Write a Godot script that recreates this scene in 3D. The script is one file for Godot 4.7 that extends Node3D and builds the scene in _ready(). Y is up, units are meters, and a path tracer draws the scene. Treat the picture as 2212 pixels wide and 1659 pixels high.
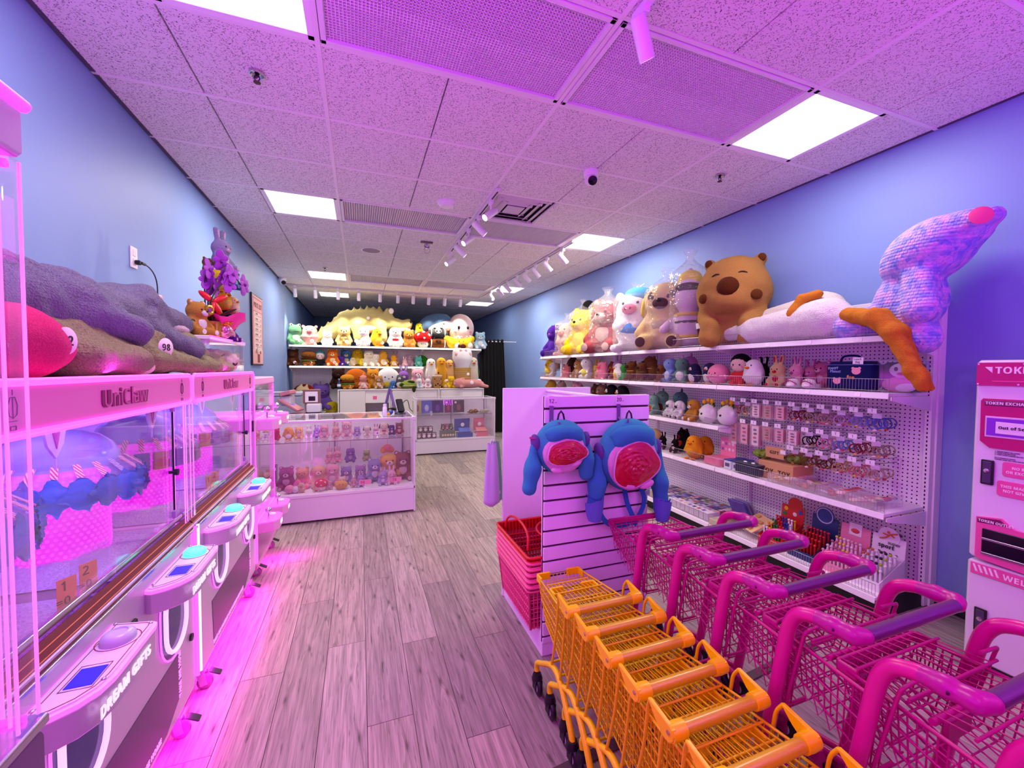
extends Node3D
# A plush toy shop: claw machines on the left, plush shelves on the right and at the back, nested carts in front.
const CEIL := 2.936
const WL := -1.263
const WR := 3.336
const TZ := 2.128
const TS := 0.6096
const GX := [-0.171, 1.048, 2.267]

func _ready() -> void:
	setup_view()
	make_textures()
	define_kinds()
	build_room()
	build_ceiling()
	build_right_shelf()
	build_back_shelf()
	build_counters()
	build_machines()
	build_machine_top()
	build_slat_unit()
	build_token_machine()
	build_carts()
	build_back_plush()
	build_counter_goods()
	build_right_plush()
	build_right_goods()

func setup_view() -> void:
	var cam := Camera3D.new()
	cam.name = "camera"
	cam.fov = rad_to_deg(2.0 * atan(829.5 / 887.8))
	cam.basis = Basis(Vector3.UP, -0.3543) * Basis(Vector3.RIGHT, -0.0361) * Basis(Vector3(0, 0, 1), 0.006)
	cam.position = Vector3(0, 1.45, 0)
	cam.near = 0.05
	cam.far = 60.0
	add_child(cam)
	cam.current = true
	var we := WorldEnvironment.new()
	we.name = "environment"
	var e := Environment.new()
	e.background_mode = Environment.BG_COLOR
	e.background_color = Color(0.02, 0.02, 0.025)
	e.tonemap_mode = Environment.TONE_MAPPER_LINEAR
	e.tonemap_exposure = 1.0
	e.sdfgi_enabled = true
	e.ssao_enabled = true
	e.ssil_enabled = true
	we.environment = e
	add_child(we)

# ceiling panel light strength, magenta machine light strength
const PANEL_E := 3.2
const SPOT_E := 1.1
const PINK := Color(0.86, 0.15, 1.0)
const LEDV := 2.6

func area(called: String, at: Vector3, dir: Vector3, sx: float, sy: float, c: Color, e: float) -> void:
	var l := AreaLight3D.new()
	l.name = called
	l.area_size = Vector2(sx, sy)
	l.light_color = c
	l.light_energy = e
	l.area_range = 30.0
	l.area_attenuation = 2.0
	l.shadow_enabled = true
	add_child(l, true)
	l.position = at
	l.basis = Basis.looking_at(dir, Vector3.UP if absf(dir.y) < 0.9 else Vector3(0, 0, -1))

func omni(called: String, at: Vector3, c: Color, e: float, size := 0.05) -> void:
	var l := OmniLight3D.new()
	l.name = called
	l.light_color = c
	l.light_energy = e
	l.light_size = size
	l.omni_range = 20.0
	l.omni_attenuation = 2.0
	l.shadow_enabled = true
	add_child(l, true)
	l.position = at

func spot(called: String, at: Vector3, dir: Vector3, c: Color, e: float, ang := 32.0) -> void:
	var l := SpotLight3D.new()
	l.name = called
	l.light_color = c
	l.light_energy = e
	l.light_size = 0.03
	l.spot_range = 20.0
	l.spot_attenuation = 2.0
	l.spot_angle = ang
	l.spot_angle_attenuation = 0.6
	l.shadow_enabled = true
	add_child(l, true)
	l.position = at
	l.basis = Basis.looking_at(dir.normalized(), Vector3.UP if absf(dir.normalized().y) < 0.95 else Vector3(0, 0, -1))
# ---------------------------------------------------------------- mesh building
class MB:
	var v := PackedVector3Array()
	var n := PackedVector3Array()
	var u := PackedVector2Array()
	var i := PackedInt32Array()
	var xf := Transform3D()
	func at(x: float, y: float, z: float) -> MB:
		xf = Transform3D(Basis(), Vector3(x, y, z)); return self
	func turn(b: Basis, o := Vector3.ZERO) -> MB:
		xf = Transform3D(b, o); return self
	func pv(p: Vector3, m: Vector3, t := Vector2.ZERO) -> int:
		v.append(xf * p); n.append((xf.basis * m).normalized()); u.append(t)
		return v.size() - 1
	func tri(a: int, b: int, c: int) -> void:
		# keep the winding clockwise seen from the side the normals point to
		var g := (v[c] - v[a]).cross(v[b] - v[a])
		if g.dot(n[a] + n[b] + n[c]) >= 0.0:
			i.append(a); i.append(b); i.append(c)
		else:
			i.append(a); i.append(c); i.append(b)
	func quad(a: Vector3, b: Vector3, c: Vector3, d: Vector3, m: Vector3) -> MB:
		# a lower left, b lower right, c upper right, d upper left (as the front is seen)
		var p := pv(a, m, Vector2(0, 1)); pv(b, m, Vector2(1, 1)); pv(c, m, Vector2(1, 0)); pv(d, m, Vector2(0, 0))
		tri(p, p + 1, p + 2); tri(p, p + 2, p + 3)
		return self
	func box(c: Vector3, s: Vector3, b := 0.0) -> MB:
		var h := s * 0.5
		b = minf(b, minf(h.x, minf(h.y, h.z)) * 0.9)
		var ax := [Vector3(1, 0, 0), Vector3(0, 1, 0), Vector3(0, 0, 1)]
		var id := {}
		for k in 3:
			for s3 in [-1, 1]:
				var q := []
				for e in [[-1, -1], [1, -1], [1, 1], [-1, 1]]:
					var p := Vector3()
					p[k] = s3 * h[k]
					p[(k + 1) % 3] = e[0] * (h[(k + 1) % 3] - b)
					p[(k + 2) % 3] = e[1] * (h[(k + 2) % 3] - b)
					var t := Vector2(e[0] * 0.5 + 0.5, 0.5 - e[1] * 0.5)
					if k == 0: t = Vector2(0.5 - s3 * e[1] * 0.5, 0.5 - e[0] * 0.5)
					elif k == 1: t = Vector2(e[1] * 0.5 + 0.5, e[0] * 0.5 + 0.5)
					else: t = Vector2(0.5 + s3 * e[0] * 0.5, 0.5 - e[1] * 0.5)
					var w := pv(c + p, ax[k] * s3, t)
					q.append(w)
					var sg := [0, 0, 0]
					sg[k] = s3; sg[(k + 1) % 3] = e[0]; sg[(k + 2) % 3] = e[1]
					id[[sg[0], sg[1], sg[2], k]] = w
				tri(q[0], q[1], q[2]); tri(q[0], q[2], q[3])
		if b > 0.0:
			for k in 3:
				var k1 := (k + 1) % 3
				var k2 := (k + 2) % 3
				for s1 in [-1, 1]:
					for s2 in [-1, 1]:
						var g := [0, 0, 0]
						g[k1] = s1; g[k2] = s2
						g[k] = -1
						var a: int = id[[g[0], g[1], g[2], k1]]
						var d: int = id[[g[0], g[1], g[2], k2]]
						g[k] = 1
						var bb: int = id[[g[0], g[1], g[2], k1]]
						var cc: int = id[[g[0], g[1], g[2], k2]]
						tri(a, bb, cc); tri(a, cc, d)
			for sx in [-1, 1]:
				for sy in [-1, 1]:
					for sz in [-1, 1]:
						tri(id[[sx, sy, sz, 0]], id[[sx, sy, sz, 1]], id[[sx, sy, sz, 2]])
		return self
	func ell(c: Vector3, r: Vector3, seg := 14, bs := Basis()) -> MB:
		var rings := maxi(seg / 2 + 1, 5)
		var base := v.size()
		for a in rings + 1:
			var th := PI * a / rings
			for s in seg + 1:
				var ph := TAU * s / seg
				var d := Vector3(sin(th) * cos(ph), cos(th), sin(th) * sin(ph))
				pv(c + bs * (d * r), bs * (d / r), Vector2(float(s) / seg, float(a) / rings))
		for a in rings:
			for s in seg:
				var p := base + a * (seg + 1) + s
				if a > 0: tri(p, p + 1, p + seg + 2)
				if a < rings - 1: tri(p, p + seg + 2, p + seg + 1)
		return self
	func tube(pts: Array, r: float, sides := 8, closed := false, r2 := -1.0) -> MB:
		var cnt := pts.size()
		var base := v.size()
		var nrm := Vector3.ZERO
		for k in cnt:
			var t: Vector3
			if closed: t = pts[(k + 1) % cnt] - pts[(k + cnt - 1) % cnt]
			else: t = pts[mini(k + 1, cnt - 1)] - pts[maxi(k - 1, 0)]
			t = t.normalized()
			if k == 0:
				nrm = t.cross(Vector3.UP if absf(t.y) < 0.9 else Vector3.RIGHT).normalized()
			else:
				nrm = (nrm - t * nrm.dot(t)).normalized()
			var bn := t.cross(nrm)
			var rr := r if r2 < 0.0 else lerpf(r, r2, float(k) / (cnt - 1))
			for s in sides:
				var d := nrm * cos(TAU * s / sides) + bn * sin(TAU * s / sides)
				pv(pts[k] + d * rr, d, Vector2(float(k) / cnt, float(s) / sides))
		for k in (cnt if closed else cnt - 1):
			var k2 := (k + 1) % cnt
			for s in sides:
				var s2 := (s + 1) % sides
				tri(base + k * sides + s, base + k * sides + s2, base + k2 * sides + s2)
				tri(base + k * sides + s, base + k2 * sides + s2, base + k2 * sides + s)
		if not closed:
			for e in [0, cnt - 1]:
				var t: Vector3 = (pts[0] - pts[1]) if e == 0 else (pts[cnt - 1] - pts[cnt - 2])
				t = t.normalized()
				var b := v.size()
				for s in sides:
					v.append(v[base + e * sides + s]); n.append((xf.basis * t).normalized()); u.append(Vector2(0.5, 0.5))
				for s in range(1, sides - 1):
					tri(b, b + s, b + s + 1)
		return self
	func lathe(prof: Array, seg := 20, flat := false) -> MB:
		# prof: Vector2(radius, y) from bottom to top; normals from the profile, a break where flat
		var cnt := prof.size()
		for k in cnt - 1:
			var a: Vector2 = prof[k]
			var b: Vector2 = prof[k + 1]
			var na := Vector2(b.y - a.y, a.x - b.x).normalized()
			var nb := na
			if not flat:
				if k > 0:
					var o := Vector2(a.y - prof[k - 1].y, prof[k - 1].x - a.x).normalized()
					if o.dot(na) > 0.6: na = (na + o).normalized()
				if k < cnt - 2:
					var o2 := Vector2(prof[k + 2].y - b.y, b.x - prof[k + 2].x).normalized()
					if o2.dot(nb) > 0.6: nb = (nb + o2).normalized()
			var base := v.size()
			for s in seg + 1:
				var ph := TAU * s / seg
				var d := Vector3(cos(ph), 0, sin(ph))
				pv(d * a.x + Vector3(0, a.y, 0), d * na.x + Vector3(0, na.y, 0), Vector2(float(s) / seg, float(k) / (cnt - 1)))
				pv(d * b.x + Vector3(0, b.y, 0), d * nb.x + Vector3(0, nb.y, 0), Vector2(float(s) / seg, float(k + 1) / (cnt - 1)))
			for s in seg:
				var p := base + s * 2
				if a.x > 0.0: tri(p, p + 2, p + 3 if b.x > 0.0 else p + 1)
				if b.x > 0.0: tri(p, p + 3, p + 1)
		return self
	func prism(poly: PackedVector2Array, d: float, bevel := 0.0) -> MB:
		# the outline in the xy plane, from z = 0 to z = d
		var tr := Geometry2D.triangulate_polygon(poly)
		var cnt := poly.size()
		var inner := poly
		if bevel > 0.0:
			var off := Geometry2D.offset_polygon(poly, -bevel)
			if off.size() == 1 and off[0].size() == cnt:
				inner = off[0]
				var best := 0
				for k in cnt:
					if inner[k].distance_squared_to(poly[0]) < inner[best].distance_squared_to(poly[0]): best = k
				var ro := PackedVector2Array()
				for k in cnt: ro.append(inner[(k + best) % cnt])
				inner = ro
			else: bevel = 0.0
		var mn := poly[0]
		var mx := poly[0]
		for p in poly:
			mn = mn.min(p); mx = mx.max(p)
		var sz := (mx - mn).max(Vector2(1e-6, 1e-6))
		for side in 2:
			var b := v.size()
			for p in inner:
				pv(Vector3(p.x, p.y, d if side else 0.0), Vector3(0, 0, 1 if side else -1), Vector2((p.x - mn.x) / sz.x, (mx.y - p.y) / sz.y))
			for k in range(0, tr.size(), 3): tri(b + tr[k], b + tr[k + 1], b + tr[k + 2])
		var ccw := not Geometry2D.is_polygon_clockwise(poly)
		for k in cnt:
			var p := poly[k]
			var q := poly[(k + 1) % cnt]
			var m := Vector2(q.y - p.y, p.x - q.x).normalized()
			if not ccw: m = -m
			var mp := poly[(k + cnt - 1) % cnt]
			var mo := poly[(k + 2) % cnt]
			var m0 := Vector2(p.y - mp.y, mp.x - p.x).normalized()
			var m1 := Vector2(mo.y - q.y, q.x - mo.x).normalized()
			if not ccw: m0 = -m0; m1 = -m1
			var na := (m + m0).normalized() if m.dot(m0) > 0.8 else m
			var nb := (m + m1).normalized() if m.dot(m1) > 0.8 else m
			var b := v.size()
			pv(Vector3(p.x, p.y, bevel), Vector3(na.x, na.y, 0)); pv(Vector3(q.x, q.y, bevel), Vector3(nb.x, nb.y, 0))
			pv(Vector3(q.x, q.y, d - bevel), Vector3(nb.x, nb.y, 0)); pv(Vector3(p.x, p.y, d - bevel), Vector3(na.x, na.y, 0))
			tri(b, b + 1, b + 2); tri(b, b + 2, b + 3)
			if bevel > 0.0:
				var pi_ := inner[k]
				var qi := inner[(k + 1) % cnt]
				for side in 2:
					var z0 := d - bevel if side else bevel
					var z1 := d if side else 0.0
					var zn := 1.0 if side else -1.0
					var w := pv(Vector3(p.x, p.y, z0), Vector3(na.x, na.y, 0)); pv(Vector3(q.x, q.y, z0), Vector3(nb.x, nb.y, 0))
					pv(Vector3(qi.x, qi.y, z1), Vector3(0, 0, zn)); pv(Vector3(pi_.x, pi_.y, z1), Vector3(0, 0, zn))
					tri(w, w + 1, w + 2); tri(w, w + 2, w + 3)
		return self
	func grid(nu: int, nv: int, f: Callable, closed_u := false) -> MB:
		# a smooth sheet f(s, t) -> Vector3
		var base := v.size()
		for a in nu + 1:
			for b in nv + 1:
				pv(f.call(float(a) / nu, float(b) / nv), Vector3.UP, Vector2(float(a) / nu, float(b) / nv))
		var acc := PackedVector3Array()
		acc.resize((nu + 1) * (nv + 1))
		var tl := PackedInt32Array()
		for a in nu:
			for b in nv:
				var p := base + a * (nv + 1) + b
				for t in [[p, p + 1, p + nv + 2], [p, p + nv + 2, p + nv + 1]]:
					var fn := (v[t[2]] - v[t[0]]).cross(v[t[1]] - v[t[0]])
					for q in t: acc[q - base] += fn
					tl.append_array(PackedInt32Array(t))
		if closed_u:
			for b in nv + 1:
				var s := acc[b] + acc[nu * (nv + 1) + b]
				acc[b] = s
				acc[nu * (nv + 1) + b] = s
		for k in acc.size(): n[base + k] = acc[k].normalized() if acc[k].length() > 0.0 else Vector3.UP
		i.append_array(tl)
		return self
	func mesh() -> ArrayMesh:
		var a := []
		a.resize(Mesh.ARRAY_MAX)
		a[Mesh.ARRAY_VERTEX] = v
		a[Mesh.ARRAY_NORMAL] = n
		a[Mesh.ARRAY_TEX_UV] = u
		a[Mesh.ARRAY_INDEX] = i
		var m := ArrayMesh.new()
		m.add_surface_from_arrays(Mesh.PRIMITIVE_TRIANGLES, a)
		return m

func mb() -> MB:
	return MB.new()

func bxm(s: Vector3, b := 0.0) -> ArrayMesh:
	var key := "bx%s_%s" % [s, b]
	if not shared.has(key): shared[key] = mb().box(Vector3.ZERO, s, b).mesh()
	return shared[key]

# A smooth skin over tapered bones and egg shapes. prims: ["e", centre 3, radii 3, turn 3] or ["c", from 3, to 3, r, r]; capitals are mirrored in x
func skin(prims: Array, cell: float, k := 0.05, rough := 0.0) -> ArrayMesh:
	var L := []
	for p in prims:
		L.append(p)
		if p[0] == "E":
			var q: Array = p.duplicate()
			q[1] = -q[1]
			if q.size() > 7:
				q[8] = -q[8]
				q[9] = -q[9]
			L.append(q)
		elif p[0] == "C":
			var q: Array = p.duplicate()
			q[1] = -q[1]
			q[4] = -q[4]
			L.append(q)
	var lo := Vector3.ONE * 1e9
	var hi := -lo
	var B := []
	for p in L:
		var a: Vector3
		var b: Vector3
		if p[0] == "e" or p[0] == "E":
			var r := Vector3(p[4], p[5], p[6])
			if p.size() > 7: r = Vector3.ONE * maxf(r.x, maxf(r.y, r.z))
			a = Vector3(p[1], p[2], p[3]) - r
			b = Vector3(p[1], p[2], p[3]) + r
		else:
			var r: float = maxf(p[7], p[8])
			var s := Vector3(p[1], p[2], p[3])
			var t := Vector3(p[4], p[5], p[6])
			a = s.min(t) - Vector3.ONE * r
			b = s.max(t) + Vector3.ONE * r
		B.append([a, b])
		lo = lo.min(a)
		hi = hi.max(b)
	var pad := cell * 2.0 + k * 0.3
	lo -= Vector3.ONE * pad
	hi += Vector3.ONE * pad
	var nx := int((hi.x - lo.x) / cell) + 2
	var ny := int((hi.y - lo.y) / cell) + 2
	var nz := int((hi.z - lo.z) / cell) + 2
	var F := PackedFloat32Array()
	F.resize(nx * ny * nz)
	F.fill(10.0)
	var grow := k + cell * 2.0
	for w in L.size():
		var p: Array = L[w]
		var a: Vector3 = (B[w][0] - lo - Vector3.ONE * grow) / cell
		var b: Vector3 = (B[w][1] - lo + Vector3.ONE * grow) / cell
		var isE: bool = p[0] == "e" or p[0] == "E"
		var c := Vector3(p[1], p[2], p[3])
		var r := Vector3(p[4], p[5], p[6])
		var ir := Vector3.ONE
		var ir2 := Vector3.ONE
		var bs := Basis()
		var rot := false
		var ba := Vector3.ONE
		var bb := 1.0
		var ra := 0.0
		var rb := 0.0
		if isE:
			ir = Vector3.ONE / r
			ir2 = ir * ir
			if p.size() > 7:
				rot = true
				bs = Basis.from_euler(Vector3(p[7], p[8], p[9]) * (PI / 180.0)).transposed()
		else:
			ba = r - c
			bb = maxf(ba.dot(ba), 1e-9)
			ra = p[7]
			rb = p[8] - ra
		for x in range(maxi(0, int(a.x)), mini(nx, int(b.x) + 2)):
			for y in range(maxi(0, int(a.y)), mini(ny, int(b.y) + 2)):
				var o := (x * ny + y) * nz
				for z in range(maxi(0, int(a.z)), mini(nz, int(b.z) + 2)):
					var q := lo + Vector3(x, y, z) * cell - c
					var d: float
					if isE:
						if rot: q = bs * q
						var k0 := (q * ir).length()
						var k1 := (q * ir2).length()
						d = k0 * (k0 - 1.0) / k1 if k1 > 1e-6 else -0.5
					else:
						var t := clampf(q.dot(ba) / bb, 0.0, 1.0)
						d = (q - ba * t).length() - ra - rb * t
					var e := F[o + z]
					var h := k - absf(d - e)
					d = minf(d, e)
					if h > 0.0: d -= h * h / k * 0.25
					F[o + z] = d
	if rough > 0.0:
		var nn := FastNoiseLite.new()
		nn.frequency = 1.0
		nn.seed = 5
		for x in nx:
			for y in ny:
				for z in nz:
					var o := (x * ny + y) * nz + z
					if absf(F[o]) < cell * 2.0:
						var q := lo + Vector3(x, y, z) * cell
						F[o] += rough * nn.get_noise_3dv(q * (0.16 / maxf(cell, 0.004)))
	var M := mb()
	var ID := PackedInt32Array()
	ID.resize(nx * ny * nz)
	ID.fill(-1)
	var dy := nz
	var dx := ny * nz
	var off := [0, 1, dy, dy + 1, dx, dx + 1, dx + dy, dx + dy + 1]
	var edges := [[0, 1], [2, 3], [4, 5], [6, 7], [0, 2], [1, 3], [4, 6], [5, 7], [0, 4], [1, 5], [2, 6], [3, 7]]
	for x in nx - 1:
		for y in ny - 1:
			var o := x * dx + y * dy
			for z in nz - 1:
				var f0 := F[o + z]
				if absf(f0) > cell * 2.5: continue
				var any := false
				var s0 := f0 < 0.0
				for w in range(1, 8):
					if (F[o + z + off[w]] < 0.0) != s0:
						any = true
						break
				if not any: continue
				var sum := Vector3.ZERO
				var cnt := 0
				for e in edges:
					var fa := F[o + z + off[e[0]]]
					var fb := F[o + z + off[e[1]]]
					if (fa < 0.0) != (fb < 0.0):
						var t := fa / (fa - fb)
						var pa := Vector3(e[0] >> 2, (e[0] >> 1) & 1, e[0] & 1)
						var pb := Vector3(e[1] >> 2, (e[1] >> 1) & 1, e[1] & 1)
						sum += pa + (pb - pa) * t
						cnt += 1
				ID[o + z] = M.v.size()
				M.v.append(lo + (Vector3(x, y, z) + sum / cnt) * cell)
				M.n.append(Vector3.ZERO)
				M.u.append(Vector2.ZERO)
	for x in range(1, nx - 1):
		for y in range(1, ny - 1):
			for z in range(1, nz - 1):
				var o := x * dx + y * dy + z
				if ID[o] < 0: continue
				var fi := F[o] < 0.0
				for ax in 3:
					var st_: int = [dx, dy, 1][ax]
					if (F[o + st_] < 0.0) == fi: continue
					var s1: int = [dy, 1, dx][ax]
					var s2: int = [1, dx, dy][ax]
					var q0 := ID[o]
					var q1 := ID[o - s1]
					var q2 := ID[o - s1 - s2]
					var q3 := ID[o - s2]
					if q1 < 0 or q2 < 0 or q3 < 0: continue
					if not fi:
						var tmp := q1
						q1 = q3
						q3 = tmp
					# clockwise from outside
					for t in [[q0, q3, q2], [q0, q2, q1]]:
						var fn := (M.v[t[2]] - M.v[t[0]]).cross(M.v[t[1]] - M.v[t[0]])
						for g in t:
							M.n[g] += fn
							M.i.append(g)
	for w in M.n.size(): M.n[w] = M.n[w].normalized()
	return M.mesh()

# ---------------------------------------------------------------- nodes
var shared := {}
var used := {}

func numbered(called: String) -> String:
	var c: int = used.get(called, 0)
	used[called] = c + 1
	return called if c == 0 else "%s_%03d" % [called, c]

func thing(called: String, label: String, category: String, at := Vector3.ZERO, yaw := 0.0, group := "") -> Node3D:
	var o := Node3D.new()
	o.name = numbered(called)
	add_child(o, true)
	o.position = at
	o.rotation_degrees.y = yaw
	tag(o, label, category, group)
	return o

func tag(o: Node, label: String, category: String, group := "") -> Node:
	o.set_meta("label", label)
	o.set_meta("category", category)
	if group: o.set_meta("group", group)
	return o

func part(parent: Node, called: String, m, material: Material, at := Vector3.ZERO) -> MeshInstance3D:
	var o := MeshInstance3D.new()
	o.mesh = m.mesh() if m is MB else m
	o.material_override = material
	o.name = called
	o.position = at
	parent.add_child(o, true)
	return o

func struct(called: String, m, material: Material, at := Vector3.ZERO) -> MeshInstance3D:
	var o := part(self, called, m, material, at)
	o.set_meta("kind", "structure")
	return o

func solo(called: String, m, material: Material, label: String, category: String, at := Vector3.ZERO, group := "") -> MeshInstance3D:
	var o := MeshInstance3D.new()
	o.mesh = m.mesh() if m is MB else m
	o.material_override = material
	o.name = numbered(called)
	o.position = at
	add_child(o, true)
	tag(o, label, category, group)
	return o

func dup(src: Node3D, label: String, at: Vector3, yaw := INF, group := "") -> Node3D:
	var o: Node3D = src.duplicate()
	var nm := String(src.name)
	if nm.length() > 4 and nm[nm.length() - 4] == "_" and nm.right(3).is_valid_int(): nm = nm.left(-4)
	o.name = numbered(nm)
	add_child(o, true)
	o.position = at
	if yaw != INF: o.rotation_degrees.y = yaw
	o.set_meta("label", label)
	if group: o.set_meta("group", group)
	return o

func text(parent: Node, called: String, s: String, size: float, material: Material, xf: Transform3D, font := "Droid Sans", bold := true, depth := 0.002) -> MeshInstance3D:
	var key := "t%s%s%s%s%s" % [s, size, font, bold, depth]
	if not shared.has(key):
		var t := TextMesh.new()
		var f := SystemFont.new()
		f.font_names = PackedStringArray([font])
		if bold: f.font_weight = 700
		t.font = f
		t.text = s
		t.font_size = 32
		t.pixel_size = size / 32.0
		t.depth = depth
		t.curve_step = 4.0
		shared[key] = t
	var o := part(parent, called, shared[key], material)
	o.transform = xf
	return o

# ---------------------------------------------------------------- materials
var mats := {}
var tex := {}

func mat(hex: String, rough := 0.6, metal := 0.0) -> StandardMaterial3D:
	var key := "m%s_%s_%s" % [hex, rough, metal]
	if not mats.has(key):
		var m := StandardMaterial3D.new()
		m.albedo_color = Color(hex)
		m.roughness = rough
		m.metallic = metal
		mats[key] = m
	return mats[key]

func fur(hex: String, scale := 9.0, strength := 0.9) -> StandardMaterial3D:
	var key := "f%s_%s" % [hex, scale]
	if not mats.has(key):
		var m := StandardMaterial3D.new()
		m.albedo_color = Color(hex)
		m.roughness = 0.95
		m.metallic_specular = 0.2
		m.rim_enabled = true
		m.rim = 0.35
		m.rim_tint = 0.7
		m.normal_enabled = true
		m.normal_scale = strength
		m.normal_texture = tex.fur_n
		m.albedo_texture = tex.fur_c
		m.uv1_triplanar = true
		m.uv1_world_triplanar = true
		m.uv1_scale = Vector3.ONE * scale
		mats[key] = m
	return mats[key]

func cloth(hex: String, scale := 14.0) -> StandardMaterial3D:
	var key := "c%s_%s" % [hex, scale]
	if not mats.has(key):
		var m: StandardMaterial3D = fur(hex, scale, 0.5).duplicate()
		mats[key] = m
	return mats[key]

func glow(hex: String, e: float, base := "") -> StandardMaterial3D:
	var key := "g%s_%s" % [hex, e]
	if not mats.has(key):
		var m := StandardMaterial3D.new()
		m.albedo_color = Color(base if base else hex)
		m.roughness = 0.5
		m.emission_enabled = true
		m.emission = Color(hex)
		m.emission_energy_multiplier = e
		mats[key] = m
	return mats[key]

func pane(hex: String, alpha: float, rough := 0.03) -> StandardMaterial3D:
	var key := "p%s_%s_%s" % [hex, alpha, rough]
	if not mats.has(key):
		var m := StandardMaterial3D.new()
		m.transparency = BaseMaterial3D.TRANSPARENCY_ALPHA
		m.albedo_color = Color(Color(hex), alpha)
		m.roughness = rough
		m.metallic_specular = 0.5
		mats[key] = m
	return mats[key]

func tri_mat(hex: String, t: Texture2D, scale: Vector3, rough := 0.7, nrm: Texture2D = null, ns := 1.0) -> StandardMaterial3D:
	var key := "x%s_%s_%s" % [hex, t.get_rid().get_id(), scale]
	if not mats.has(key):
		var m := StandardMaterial3D.new()
		m.albedo_color = Color(hex)
		m.albedo_texture = t
		m.roughness = rough
		m.uv1_triplanar = true
		m.uv1_world_triplanar = true
		m.uv1_scale = scale
		if nrm:
			m.normal_enabled = true
			m.normal_texture = nrm
			m.normal_scale = ns
		mats[key] = m
	return mats[key]

func uv_mat(t: Texture2D, rough := 0.7, hex := "ffffff") -> StandardMaterial3D:
	var m := StandardMaterial3D.new()
	m.albedo_color = Color(hex)
	m.albedo_texture = t
	m.roughness = rough
	return m

func noise_img(w: int, h: int, f: Callable) -> ImageTexture:
	var im := Image.create(w, h, false, Image.FORMAT_RGB8)
	for y in h:
		for x in w:
			im.set_pixel(x, y, f.call(x, y))
	return ImageTexture.create_from_image(im)

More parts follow.
